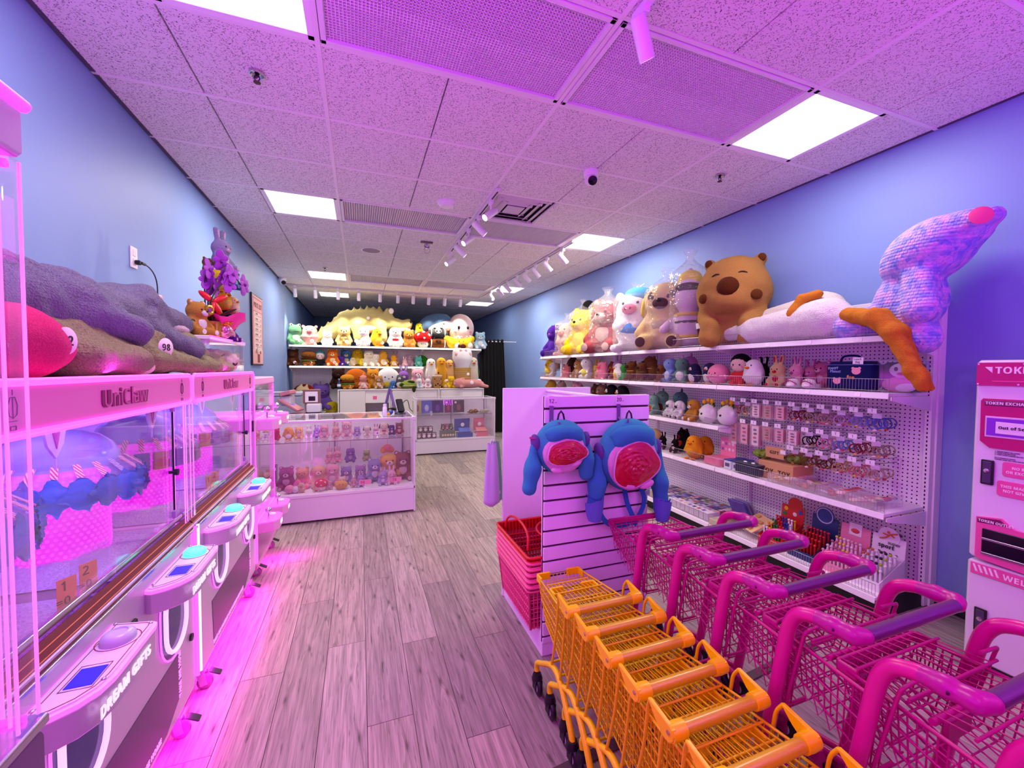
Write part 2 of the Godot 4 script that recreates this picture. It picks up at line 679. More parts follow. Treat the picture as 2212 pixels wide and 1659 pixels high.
func make_textures() -> void:
	seed(7)
	# short plush pile, colour and bumps
	var N := FastNoiseLite.new()
	N.seed = 3
	N.noise_type = FastNoiseLite.TYPE_SIMPLEX
	N.frequency = 0.06
	N.fractal_octaves = 4
	N.domain_warp_enabled = true
	N.domain_warp_amplitude = 18.0
	N.domain_warp_frequency = 0.03
	var im := N.get_seamless_image(256, 256)
	im.convert(Image.FORMAT_RGBA8)
	var bump: Image = im.duplicate()
	bump.bump_map_to_normal_map(9.0)
	tex.fur_n = ImageTexture.create_from_image(bump)
	var fc := Image.create(256, 256, false, Image.FORMAT_RGB8)
	for y in 256:
		for x in 256:
			var g := 0.80 + 0.2 * im.get_pixel(x, y).r
			fc.set_pixel(x, y, Color(g, g, g))
	tex.fur_c = ImageTexture.create_from_image(fc)
	# quilted bubble fabric: offset rows of soft cushions
	var qh := Image.create(512, 512, false, Image.FORMAT_RGBA8)
	for y in 512:
		for x in 512:
			var row := int(y / 32.0)
			var fx := fposmod(x + (16.0 if row % 2 else 0.0), 32.0) / 32.0 * 2.0 - 1.0
			var fy := fposmod(y, 32.0) / 32.0 * 2.0 - 1.0
			var hgt := (1.0 - pow(absf(fx), 3.0)) * (1.0 - pow(absf(fy), 3.0))
			qh.set_pixel(x, y, Color(hgt, hgt, hgt, 1.0))
	qh.bump_map_to_normal_map(7.0)
	tex.quilt_n = ImageTexture.create_from_image(qh)
	var N2 := FastNoiseLite.new()
	N2.seed = 9
	N2.frequency = 0.018
	N2.fractal_octaves = 2
	var d1 := N2.get_seamless_image(256, 256)
	N2.seed = 21
	var d2 := N2.get_seamless_image(256, 256)
	var td := Image.create(256, 256, false, Image.FORMAT_RGB8)
	for y in 256:
		for x in 256:
			var a := smoothstep(0.4, 0.62, d1.get_pixel(x, y).r)
			var b := smoothstep(0.5, 0.68, d2.get_pixel(x, y).r)
			td.set_pixel(x, y, Color("b4b0ea").lerp(Color("e6b4ec"), a).lerp(Color("7f8fe2"), b))
	tex.tiedye = ImageTexture.create_from_image(td)
	# ceiling board: pitted mineral fibre, in one metre
	var R := RandomNumberGenerator.new()
	R.seed = 11
	var ct := Image.create(512, 512, false, Image.FORMAT_RGB8)
	ct.fill(Color(0.97, 0.97, 0.97))
	for k in 6500:
		var px := R.randi_range(0, 511)
		var py := R.randi_range(0, 511)
		var g := R.randf_range(0.12, 0.6)
		var len_ := R.randi_range(1, 5)
		var dx := R.randi_range(-1, 1)
		var dy := R.randi_range(-1, 1)
		for s in len_:
			ct.set_pixel(posmod(px + dx * s, 512), posmod(py + dy * s, 512), Color(g, g, g))
			if R.randf() < 0.4: ct.set_pixel(posmod(px + dx * s + 1, 512), posmod(py + dy * s, 512), Color(g, g, g))
	tex.ceil = ImageTexture.create_from_image(ct)
	# pegboard: one hole per inch, four inches to a picture
	var pb := Image.create(256, 256, false, Image.FORMAT_RGB8)
	pb.fill(Color.WHITE)
	for y in 256:
		for x in 256:
			var dd := Vector2(fposmod(x, 64.0) - 32.0, fposmod(y, 64.0) - 32.0).length()
			if dd < 9.5: pb.set_pixel(x, y, Color(0.08, 0.06, 0.09))
			elif dd < 12.0: pb.set_pixel(x, y, Color(0.6, 0.58, 0.6))
	tex.peg = ImageTexture.create_from_image(pb)
	# oak planks: four grain pictures, the grain runs along v
	for w in 4:
		var G := FastNoiseLite.new()
		G.seed = 40 + w
		G.noise_type = FastNoiseLite.TYPE_SIMPLEX_SMOOTH
		G.frequency = 0.02
		G.fractal_octaves = 3
		var im2 := Image.create(128, 512, false, Image.FORMAT_RGB8)
		var kn := []
		for q in 3: kn.append(Vector2(R.randf_range(15, 113), R.randf_range(30, 480)))
		for y in 512:
			for x in 128:
				var ox := 0.0
				var dark := 0.0
				for q in kn:
					var dv := Vector2(x - q.x, (y - q.y) * 0.45)
					var ll := dv.length()
					ox += 9.0 * exp(-ll * ll / 260.0) * signf(dv.x)
					dark += 0.5 * exp(-ll * ll / 22.0)
				var fine := G.get_noise_2d((x + ox) * 14.0, y * 0.45)
				var broad := G.get_noise_2d((x + ox) * 3.2 + 300.0, y * 0.22)
				var wob := G.get_noise_2d(x * 0.8 + 700.0, y * 0.5) * 6.0
				var ring := absf(sin((x + ox + wob) * 0.23 + broad * 3.0))
				var crack := smoothstep(0.36, 0.7, G.get_noise_2d((x + ox) * 4.5 + 90.0, y * 0.55 + 1000.0))
				var g := 0.83 + 0.10 * fine + 0.15 * broad - 0.08 * (1.0 - ring) * (1.0 - ring) - dark * 0.6 - 0.22 * crack
				g = clampf(g, 0.15, 1.0)
				im2.set_pixel(x, y, Color(g, g * 0.955, g * 0.92))
		tex["oak%d" % w] = ImageTexture.create_from_image(im2)
	# brushed steel, crinkled film
	var N3 := FastNoiseLite.new()
	N3.seed = 31
	N3.noise_type = FastNoiseLite.TYPE_CELLULAR
	N3.cellular_return_type = FastNoiseLite.RETURN_DISTANCE2_SUB
	N3.frequency = 0.02
	N3.fractal_octaves = 3
	var cr := N3.get_seamless_image(256, 256)
	cr.convert(Image.FORMAT_RGBA8)
	cr.bump_map_to_normal_map(14.0)
	tex.crinkle = ImageTexture.create_from_image(cr)
# ---------------------------------------------------------------- room shell
func build_room() -> void:
	var paint := mat("7e9ad0", 0.55)
	var z0 := 3.2
	var z1 := -13.4
	var zl := z0 - z1
	var zc := (z0 + z1) * 0.5
	struct("wall_left", bxm(Vector3(0.12, 3.3, zl)), paint, Vector3(WL - 0.06, 1.62, zc))
	struct("wall_right", bxm(Vector3(0.12, 3.3, zl)), paint, Vector3(WR + 0.06, 1.62, zc))
	struct("wall_back", bxm(Vector3(WR - WL + 0.24, 3.3, 0.12)), mat("6f8fa8", 0.7), Vector3((WL + WR) * 0.5, 1.62, z1 - 0.06))
	struct("wall_front", bxm(Vector3(WR - WL + 0.24, 3.3, 0.12)), mat("d8d4dc", 0.7), Vector3((WL + WR) * 0.5, 1.62, z0 + 0.06))
	var base := mat("2b2836", 0.5)
	struct("baseboard_left", bxm(Vector3(0.012, 0.085, zl), 0.004), base, Vector3(WL + 0.006, 0.0425, zc))
	struct("baseboard_right", bxm(Vector3(0.012, 0.085, zl), 0.004), base, Vector3(WR - 0.006, 0.0425, zc))
	# floor: long oak-look planks, each its own board, over a slab
	var floor_ := struct("floor", bxm(Vector3(WR - WL + 0.2, 0.1, zl)), mat("3a3436", 0.8), Vector3((WL + WR) * 0.5, -0.054, zc))
	var PW := 0.183
	var PL := 1.22
	var R := RandomNumberGenerator.new()
	R.seed = 4
	var tones := ["d8d0c8", "c8c0ba", "b8b0ac", "d2c8be", "c2bab2"]
	var pm := []
	for t in tones:
		for w in 4:
			var m := uv_mat(tex["oak%d" % w], 0.5, t)
			m.metallic_specular = 0.4
			pm.append(m)
	var board := mb().box(Vector3.ZERO, Vector3(PW - 0.0016, 0.006, PL - 0.0016), 0.0012).mesh()
	var off := floor_.position
	var col := 0
	var x := WL + PW * 0.5
	while x < WR:
		var z := z0 - fposmod(col * 0.47 + R.randf() * 0.25, 1.0) * PL
		while z > -9.6:
			if absf(z + 1.41 - 0.0) > 0.0:
				var b := part(floor_, "plank", board, pm[R.randi() % pm.size()], Vector3(x, -0.003, z) - off)
				if R.randf() < 0.5: b.rotation_degrees.y = 180.0
			z -= PL
		x += PW
		col += 1
	# the metal strip between two floors
	var a := Vector3(0.2, 0.0, -1.425)
	var strip := mb().turn(Basis(Vector3.UP, 0.10), Vector3(1.2, 0.004, -1.33)).box(Vector3.ZERO, Vector3(2.1, 0.008, 0.045), 0.003)
	part(floor_, "threshold_strip", strip, mat("5d5350", 0.35, 0.3), -off)

func build_ceiling() -> void:
	var zc := (3.2 - 13.4) * 0.5
	var roof := struct("ceiling", bxm(Vector3(WR - WL + 0.2, 0.12, 16.6)), mat("6d6468", 0.9), Vector3((WL + WR) * 0.5, CEIL + 0.17, zc))
	var off := roof.position
	var tm := tri_mat("f0ecec", tex.ceil, Vector3.ONE * 1.25, 0.95)
	var bar := mat("efe9ec", 0.5)
	var cols := [[WL, GX[0]], [GX[0], GX[1]], [GX[1], GX[2]], [GX[2], WR]]
	var skip := {}
	# [column, row, kind]: the lights fill half a bay, the grilles a whole one
	for r in [-1, 3, 8, 11, -6]:
		skip[[0, r]] = "light"
		skip[[3, r]] = "light"
	for r in [-1, 3, 8, -6]:
		skip[[1, r]] = "grille"
		skip[[2, r]] = "grille"
	skip[[2, 2]] = "vent"
	for r in range(-9, 18):
		var za := -(TZ + r * TS)
		var zb := za - TS
		for c in 4:
			var xa: float = cols[c][0]
			var xb: float = cols[c][1]
			var k: String = skip.get([c, r], "")
			var mid := xa + 2.0 * 0.3048 if c != 0 else xb - TS
			var h := []
			if k == "": h = [[xa, mid], [mid, xb]]
			elif k == "light": h = [[xa, mid]] if c == 0 else [[mid, xb]]
			elif k == "vent": h = [[mid, xb]]
			if h.size():
				var t := mb()
				for q in h:
					t.box(Vector3((q[0] + q[1]) * 0.5, 0.011, 0), Vector3(q[1] - q[0] - 0.006, 0.02, TS - 0.02), 0.004)
				part(roof, "ceiling_tile", t, tm, Vector3(0, CEIL, (za + zb) * 0.5) - off)
		# cross bar along x
		part(roof, "ceiling_rail", bxm(Vector3(WR - WL, 0.02, 0.024), 0.002), bar, Vector3((WL + WR) * 0.5, CEIL + 0.008, za) - off)
	for x in GX:
		part(roof, "ceiling_rail", bxm(Vector3(0.024, 0.022, 16.4), 0.002), bar, Vector3(x, CEIL + 0.007, zc) - off)
	for s in [[WL + 0.012, "left"], [WR - 0.012, "right"]]:
		part(roof, "edge_trim", bxm(Vector3(0.024, 0.004, 16.4)), mat("4b4658", 0.6), Vector3(s[0], CEIL + 0.0, zc) - off)
	# lit panels
	var fr := mat("f4f0f4", 0.4)
	var li := 0
	var where := ["front left, nearest the big purple grille", "front right, beside the purple grilles", "left side, between the sprinkler and the speaker", "right side, at the start of the spotlight track", "left side, in front of the far camera", "right side, behind the spotlight track", "far left, above the toy rows", "far right, above the toy rows", "behind the viewer on the left", "behind the viewer on the right"]
	for r in [-1, 3, 8, 11, -6]:
		for c in [0, 3]:
			var z: float = -(TZ + (r + 0.5) * TS)
			var x: float = GX[0] - TS * 0.5 if c == 0 else GX[2] + TS * 0.5
			var o := thing("ceiling_light", "square white lit ceiling panel, " + where[li], "ceiling light", Vector3(x, CEIL, z), 0.0, "lit ceiling panels")
			var f := mb()
			for s in [-1, 1]:
				f.box(Vector3(s * (TS * 0.5 - 0.022), 0.006, 0), Vector3(0.034, 0.016, TS - 0.02), 0.002)
				f.box(Vector3(0, 0.006, s * (TS * 0.5 - 0.022)), Vector3(TS - 0.02, 0.016, 0.034), 0.002)
			part(o, "frame", f, fr)
			part(o, "diffuser", bxm(Vector3(TS - 0.07, 0.006, TS - 0.07)), glow("fffaf4", 2.2), Vector3(0, 0.008, 0))
			area("panel_light", Vector3(x, CEIL - 0.006, z), Vector3.DOWN, TS - 0.08, TS - 0.08, Color(1.0, 0.96, 0.92), PANEL_E * {-6: 0.15, -1: 0.5, 3: 1.0, 8: 1.0, 11: 0.35}[r])
			li += 1
	# open-cell grilles, ribbed panels
	var gm := mat("ece4ee", 0.5)
	var gnames := {"1_-1": "large square-cell ceiling grille left of the top spotlight", "2_-1": "large square-cell ceiling grille beside the front right panel", "1_3": "ribbed ceiling panel between the left light and the first track", "2_3": "ribbed ceiling panel between the two spotlight tracks", "1_8": "far ribbed ceiling panel left of the middle rail", "2_8": "far ribbed ceiling panel right of the middle rail", "1_-6": "square-cell ceiling grille behind the viewer on the left", "2_-6": "square-cell ceiling grille behind the viewer on the right"}
	for r in [-1, 3, 8, -6]:
		for c in [1, 2]:
			var z: float = -(TZ + (r + 0.5) * TS)
			var x: float = (GX[c - 1] + GX[c]) * 0.5
			var o := thing("ceiling_grille", gnames["%d_%d" % [c, r]], "ceiling grille", Vector3(x, CEIL, z))
			var W := 2.0 * TS - 0.03
			var D := TS - 0.03
			var f := mb()
			for s in [-1, 1]:
				f.box(Vector3(s * (W * 0.5 - 0.012), 0.004, 0), Vector3(0.024, 0.022, D), 0.002)
				f.box(Vector3(0, 0.004, s * (D * 0.5 - 0.012)), Vector3(W, 0.022, 0.024), 0.002)
			part(o, "frame", f, gm)
			var g := mb()
			var cell := 0.0148 if r < 2 else 0.02
			if r < 2:
				var nx := int((W - 0.05) / cell)
				var nz := int((D - 0.05) / cell)
				for k in nx + 1: g.box(Vector3(-W * 0.5 + 0.025 + k * (W - 0.05) / nx, 0.012, 0), Vector3(0.0035, 0.014, D - 0.05))
				for k in nz + 1: g.box(Vector3(0, 0.012, -D * 0.5 + 0.025 + k * (D - 0.05) / nz), Vector3(W - 0.05, 0.014, 0.0035))
				part(o, "louvre", g, gm)
				part(o, "backing", bxm(Vector3(W, 0.004, D)), mat("8e7f92", 0.9), Vector3(0, 0.034, 0))
			else:
				for k in 56:
					g.at(-W * 0.5 + 0.035 + k * (W - 0.07) / 55.0, 0.02, 0).tube([Vector3(0, 0, -D * 0.5 + 0.025), Vector3(0, 0, D * 0.5 - 0.025)], 0.0104, 6)
				part(o, "ribbed_lens", g, mat("c9bfcb", 0.3))
	# four-way air diffuser
	var dz := -(TZ + 2.5 * TS)
	var o2 := thing("air_vent", "square four-way air vent with stepped rings beside the first track", "air vent", Vector3(GX[1] + TS * 0.5, CEIL, dz))
	var steps := [[0.29, 0.0, 0.05], [0.225, 0.004, 0.035], [0.155, 0.002, 0.035], [0.085, 0.0, 0.0]]
	for s in steps.size():
		var a: float = steps[s][0]
		var t := mb()
		if s == 3: t.box(Vector3(0, 0.0, 0), Vector3(a * 2, 0.01, a * 2), 0.004)
		else:
			for e in [-1, 1]:
				t.turn(Basis(Vector3(0, 0, 1), e * 0.42), Vector3(e * (a - 0.028), 0.012, 0)).box(Vector3.ZERO, Vector3(0.058, 0.005, a * 2 - 0.02), 0.002)
				t.turn(Basis(Vector3(1, 0, 0), -e * 0.42), Vector3(0, 0.012, e * (a - 0.028))).box(Vector3.ZERO, Vector3(a * 2 - 0.02, 0.005, 0.058), 0.002)
		part(o2, "vent_ring", t, mat("cfc3cf", 0.45))
	part(o2, "duct", bxm(Vector3(0.56, 0.01, 0.56)), mat("17131a", 0.9), Vector3(0, 0.045, 0))
	small_ceiling_things()
	tracks()

func small_ceiling_things() -> void:
	var white := mat("f3eef2", 0.4)
	var chrome := mat("c8c4cc", 0.18, 1.0)
	var o := thing("smoke_detector", "round white smoke detector between the vent and the left light", "smoke detector", Vector3(0.737, CEIL, -3.70))
	part(o, "base", mb().lathe([Vector2(0, -0.012), Vector2(0.085, -0.012), Vector2(0.088, 0.0), Vector2(0.0, 0.0)], 28), white)
	part(o, "cover", mb().lathe([Vector2(0, -0.045), Vector2(0.05, -0.044), Vector2(0.066, -0.034), Vector2(0.076, -0.012), Vector2(0.0, -0.012)], 28), white)
	o = thing("ceiling_speaker", "flush round grey ceiling speaker near the middle rail", "speaker", Vector3(0.144, CEIL, -5.536))
	part(o, "ring", mb().lathe([Vector2(0.108, -0.004), Vector2(0.122, -0.006), Vector2(0.126, 0.0), Vector2(0.108, 0.0)], 28), white)
	part(o, "mesh_cover", mb().lathe([Vector2(0, -0.006), Vector2(0.109, -0.003)], 28), mat("9c8f9a", 0.8))
	var sp := [[-0.477, -2.444, "chrome fire sprinkler close to the front left light panel"], [2.579, -2.44, "chrome fire sprinkler behind the front right light panel"], [-0.475, -6.72, "small chrome fire sprinkler before the far left light panel"], [2.557, -6.62, "small chrome fire sprinkler in front of the far right light panel"]]
	for s in sp:
		o = thing("fire_sprinkler", s[2], "sprinkler", Vector3(s[0], CEIL, s[1]), 0, "fire sprinklers")
		part(o, "escutcheon", mb().lathe([Vector2(0.012, -0.004), Vector2(0.022, -0.002), Vector2(0.03, -0.014), Vector2(0.036, -0.012), Vector2(0.036, 0.0), Vector2(0.0, 0.0)], 20), chrome)
		var f := mb().tube([Vector3(0, 0, 0), Vector3(0, -0.02, 0)], 0.009, 8)
		for e in [-1, 1]: f.tube([Vector3(e * 0.009, -0.016, 0), Vector3(e * 0.013, -0.03, 0), Vector3(0, -0.046, 0)], 0.0028, 6)
		part(o, "frame", f, mat("3a3440", 0.35, 0.8))
		part(o, "deflector", mb().lathe([Vector2(0, -0.052), Vector2(0.017, -0.05), Vector2(0.017, -0.047), Vector2(0, -0.046)], 12), mat("5a4a44", 0.35, 0.8))
	for s in [[Vector3(1.634, CEIL, -2.74), 155.0, "white dome security camera hanging above the middle of the shop"], [Vector3(-1.19, CEIL, -7.74), 25.0, "white security camera in the far left ceiling corner"]]:
		o = thing("security_camera", s[2], "security camera", s[0], s[1])
		part(o, "base", mb().lathe([Vector2(0.0, -0.045), Vector2(0.052, -0.045), Vector2(0.056, -0.03), Vector2(0.056, 0.0), Vector2(0, 0.0)], 24), white)
		part(o, "eyeball", mb().ell(Vector3(0, -0.062, 0), Vector3(0.045, 0.045, 0.045), 20), white)
		var b := Basis.looking_at(Vector3(-0.2 if s[1] > 90 else 0.2, -0.55, -0.9 if s[1] > 90 else 0.9).normalized(), Vector3.UP)
		if s[1] > 90: b = Basis(Vector3.UP, deg_to_rad(-155.0)) * Basis.looking_at(Vector3(-0.1, -0.6, 1.0).normalized(), Vector3.UP)
		part(o, "lens", mb().turn(b * Basis(Vector3.RIGHT, -PI / 2), Vector3(0, -0.062, 0)).lathe([Vector2(0.0, 0.02), Vector2(0.034, 0.03), Vector2(0.033, 0.046), Vector2(0.0, 0.05)], 20), mat("0b0a12", 0.12))
	o = thing("emergency_lamp", "little clear emergency lamp on a dark ceiling bracket", "emergency lamp", Vector3(0.744, CEIL, -4.92))
	part(o, "bracket", mb().box(Vector3(0, -0.008, 0), Vector3(0.14, 0.016, 0.05), 0.004).tube([Vector3(0, -0.01, 0), Vector3(0, -0.04, 0)], 0.007), mat("6e6468", 0.5, 0.5))
	part(o, "reflector", mb().turn(Basis(Vector3.RIGHT, 1.2), Vector3(0, -0.06, 0)).lathe([Vector2(0.0, -0.03), Vector2(0.025, -0.02), Vector2(0.036, 0.02), Vector2(0.03, 0.02), Vector2(0.0, -0.015)], 18), mat("d7d0e6", 0.1, 0.9))
	var ring := []
	for k in 16: ring.append(Vector3(0.034 * cos(TAU * k / 16), -0.105 + 0.034 * sin(TAU * k / 16), 0.01))
	part(o, "hoop", mb().tube(ring, 0.004, 6, true), chrome)

func lamp_head(o: Node3D, dir: Vector3, lit: bool, e: float) -> void:
	# the track adapter, a stem and a tilted can that points along dir
	var white := mat("f2ecf4", 0.35)
	var p := Vector3(0, -0.115, 0)
	part(o, "adapter", mb().box(Vector3(0, -0.02, 0), Vector3(0.032, 0.04, 0.07), 0.006), white)
	part(o, "stem", mb().tube([Vector3(0, -0.03, 0), Vector3(0, -0.1, 0), p], 0.009, 8), white)
	var up := dir.normalized()
	var x := up.cross(Vector3(0.1, 0.2, 0.97)).normalized()
	var b := Basis(x, up, x.cross(up).normalized())
	part(o, "can", mb().turn(b, p).lathe([Vector2(0, -0.07), Vector2(0.026, -0.07), Vector2(0.031, -0.064), Vector2(0.031, 0.085), Vector2(0.027, 0.085), Vector2(0.026, 0.06)], 20), white)
	part(o, "bulb", mb().turn(b, p).lathe([Vector2(0.0262, 0.068), Vector2(0.012, 0.074), Vector2(0.0, 0.076)], 16), glow("fff4de", 9.0 if lit else 4.0))
	spot("track_spot", o.position + p + up * 0.1, dir, Color(1.0, 0.93, 0.82), e)

func tracks() -> void:
	var white := mat("e7dde8", 0.4)
	var defs := [["first", Vector3(1.078, CEIL, -4.25), 2.0, false, "over the aisle"], ["second", Vector3(2.315, CEIL, -6.2), 3.9, false, "along the right shelves"], ["third", Vector3(0.55, CEIL, -8.28), 3.6, true, "across the room before the back shelves"]]
	for d in defs:
		var o := thing("light_track", "white %s spotlight track %s" % [d[0], d[4]], "light track", d[1])
		var len_: float = d[2]
		var m := mb()
		var s := Vector3(0.036, 0.022, len_)
		if d[3]: s = Vector3(len_, 0.022, 0.036)
		m.box(Vector3(0, -0.012, 0), s, 0.003)
		part(o, "rail", m, white)
		var gs := Vector3(0.012, 0.004, len_ - 0.06)
		if d[3]: gs = Vector3(len_ - 0.06, 0.004, 0.012)
		part(o, "slot", bxm(gs), mat("3c333f", 0.6), Vector3(0, -0.0235, 0))
	var zs := [-3.47, -3.86, -4.25, -4.66, -5.15]
	for k in 5:
		var left := k % 2 == 0
		var dir := Vector3(-0.75, -0.62, 0.28) if left else Vector3(0.72, -0.68, 0.1)
		var o := thing("track_lamp", "white can spotlight, %s from the near end of the aisle track, turned %s" % [["first", "second", "third", "fourth", "fifth"][k], "left" if left else "right"], "spotlight", Vector3(1.078, CEIL - 0.02, zs[k]))
		lamp_head(o, dir, left, SPOT_E)
	zs = [-4.52, -4.95, -5.33, -5.67, -6.05, -6.51, -6.92, -7.4]
	for k in 8:
		var o := thing("track_lamp", "white can spotlight on the right-hand track, %s from the near end" % ["first", "second", "third", "fourth", "fifth", "sixth", "seventh", "last"][k], "spotlight", Vector3(2.315, CEIL - 0.02, zs[k]))
		lamp_head(o, Vector3(0.68, -0.72, 0.12) if k < 7 else Vector3(0.2, -0.7, 0.75), k == 7, SPOT_E)
	for k in 10:
		var o := thing("track_lamp", "white can spotlight on the cross track, %s from the left wall" % ["first", "second", "third", "fourth", "fifth", "sixth", "seventh", "eighth", "ninth", "last"][k], "spotlight", Vector3([-1.08, -0.75, -0.37, -0.01, 0.37, 0.7, 0.99, 1.29, 1.61, 1.93][k], CEIL - 0.02, -8.28))
		lamp_head(o, Vector3(0.0, -0.9, -0.38), false, SPOT_E * 1.6)
	var o3 := thing("track_lamp", "large white can spotlight at the top edge of the view", "spotlight", Vector3(1.09, CEIL - 0.01, -1.44))
	part(o3, "rail_end", mb().box(Vector3(0, -0.006, 0.35), Vector3(0.036, 0.022, 0.8), 0.003), mat("f2ecf4", 0.35))
	lamp_head(o3, Vector3(0.5, -0.75, -0.25), false, SPOT_E * 0.6)
# ---------------------------------------------------------------- claw machines
func stadium(w: float, y0: float, y1: float, cz: float, n := 12) -> PackedVector2Array:
	# an upright oval in (z, y)
	var p := PackedVector2Array()
	var r := w
	for k in n + 1:
		var a := PI * k / n
		p.append(Vector2(cz + r * cos(a), y1 - r + r * sin(a)))
	for k in n + 1:
		var a := PI + PI * k / n
		p.append(Vector2(cz + r * cos(a), y0 + r + r * sin(a)))
	return p

func ring3(p: PackedVector2Array, x: float) -> Array:
	var o := []
	for q in p: o.append(Vector3(x, q.y, q.x))
	return o

# an outline given in (z, y), pushed out along +x from x0 to x0 + d
func slab_x(poly: PackedVector2Array, x0: float, d: float, bevel := 0.0) -> MB:
	var q := PackedVector2Array()
	for p in poly: q.append(Vector2(-p.x, p.y))
	return mb().turn(Basis(Vector3(0, 0, -1), Vector3(0, 1, 0), Vector3(1, 0, 0)), Vector3(x0, 0, 0)).prism(q, d, bevel)

# lettering on a face that looks along +x: reads towards -z
func face_x(x: float, y: float, z: float, tilt := 0.0) -> Transform3D:
	return Transform3D(Basis(Vector3(0, 1, 0), PI / 2) * Basis(Vector3(0, 0, 1), tilt), Vector3(x, y, z))

func rounded(z0: float, y0: float, z1: float, y1: float, r: float, n := 5) -> PackedVector2Array:
	var p := PackedVector2Array()
	for c in [[z1 - r, y1 - r, 0.0], [z0 + r, y1 - r, 0.5], [z0 + r, y0 + r, 1.0], [z1 - r, y0 + r, 1.5]]:
		for k in n + 1:
			var a: float = PI * (c[2] + 0.5 * k / n)
			p.append(Vector2(c[0] + r * cos(a), c[1] + r * sin(a)))
	return p

func cab_mats() -> Dictionary:
	return {
		"body": mat("cfc6d6", 0.32, 0.25), "white": mat("efe6f2", 0.35), "dark": mat("5a3466", 0.3), "red": mat("6a0420", 0.6),
		"gold": mat("f08a4a", 0.4), "steel": mat("c4c4cc", 0.22, 0.9), "led": glow("ff48f0", LEDV), "ledw": glow("ff9cfb", 3.0), "ledv": glow("c08cff", 2.4),
		"clear": pane("ffeaff", 0.015), "acryl": pane("e8c8ff", 0.05), "black": mat("15121a", 0.45), "sign": glow("e03cb0", 0.26, "d878b8"), "fluff": fur("e9e4fb", 5.0),
		"mirror": mat("cdbcf0", 0.16, 0.35), "pinkwheel": mat("a86a98", 0.5),
	}

func caster(o: Node3D, at: Vector3, M: Dictionary) -> void:
	var b := mb().box(at + Vector3(0, 0.095, 0), Vector3(0.05, 0.012, 0.06), 0.003)
	for e in [-1, 1]: b.turn(Basis(Vector3(0, 0, 1), 0.25), at + Vector3(0.006, 0.062, e * 0.02)).box(Vector3.ZERO, Vector3(0.03, 0.075, 0.004))
	var c := part(o, "caster", b, M.steel)
	var w := mb().turn(Basis(Vector3.RIGHT, PI / 2), at + Vector3(0.014, 0.032, 0)).lathe([Vector2(0, -0.012), Vector2(0.026, -0.012), Vector2(0.031, -0.008), Vector2(0.032, 0), Vector2(0.031, 0.008), Vector2(0.026, 0.012), Vector2(0, 0.012)], 18)
	part(c, "wheel", w, M.pinkwheel)
	part(c, "brake_pedal", mb().turn(Basis(Vector3(0, 0, 1), -0.5), at + Vector3(0.055, 0.07, 0)).box(Vector3.ZERO, Vector3(0.05, 0.007, 0.034), 0.003), M.black)

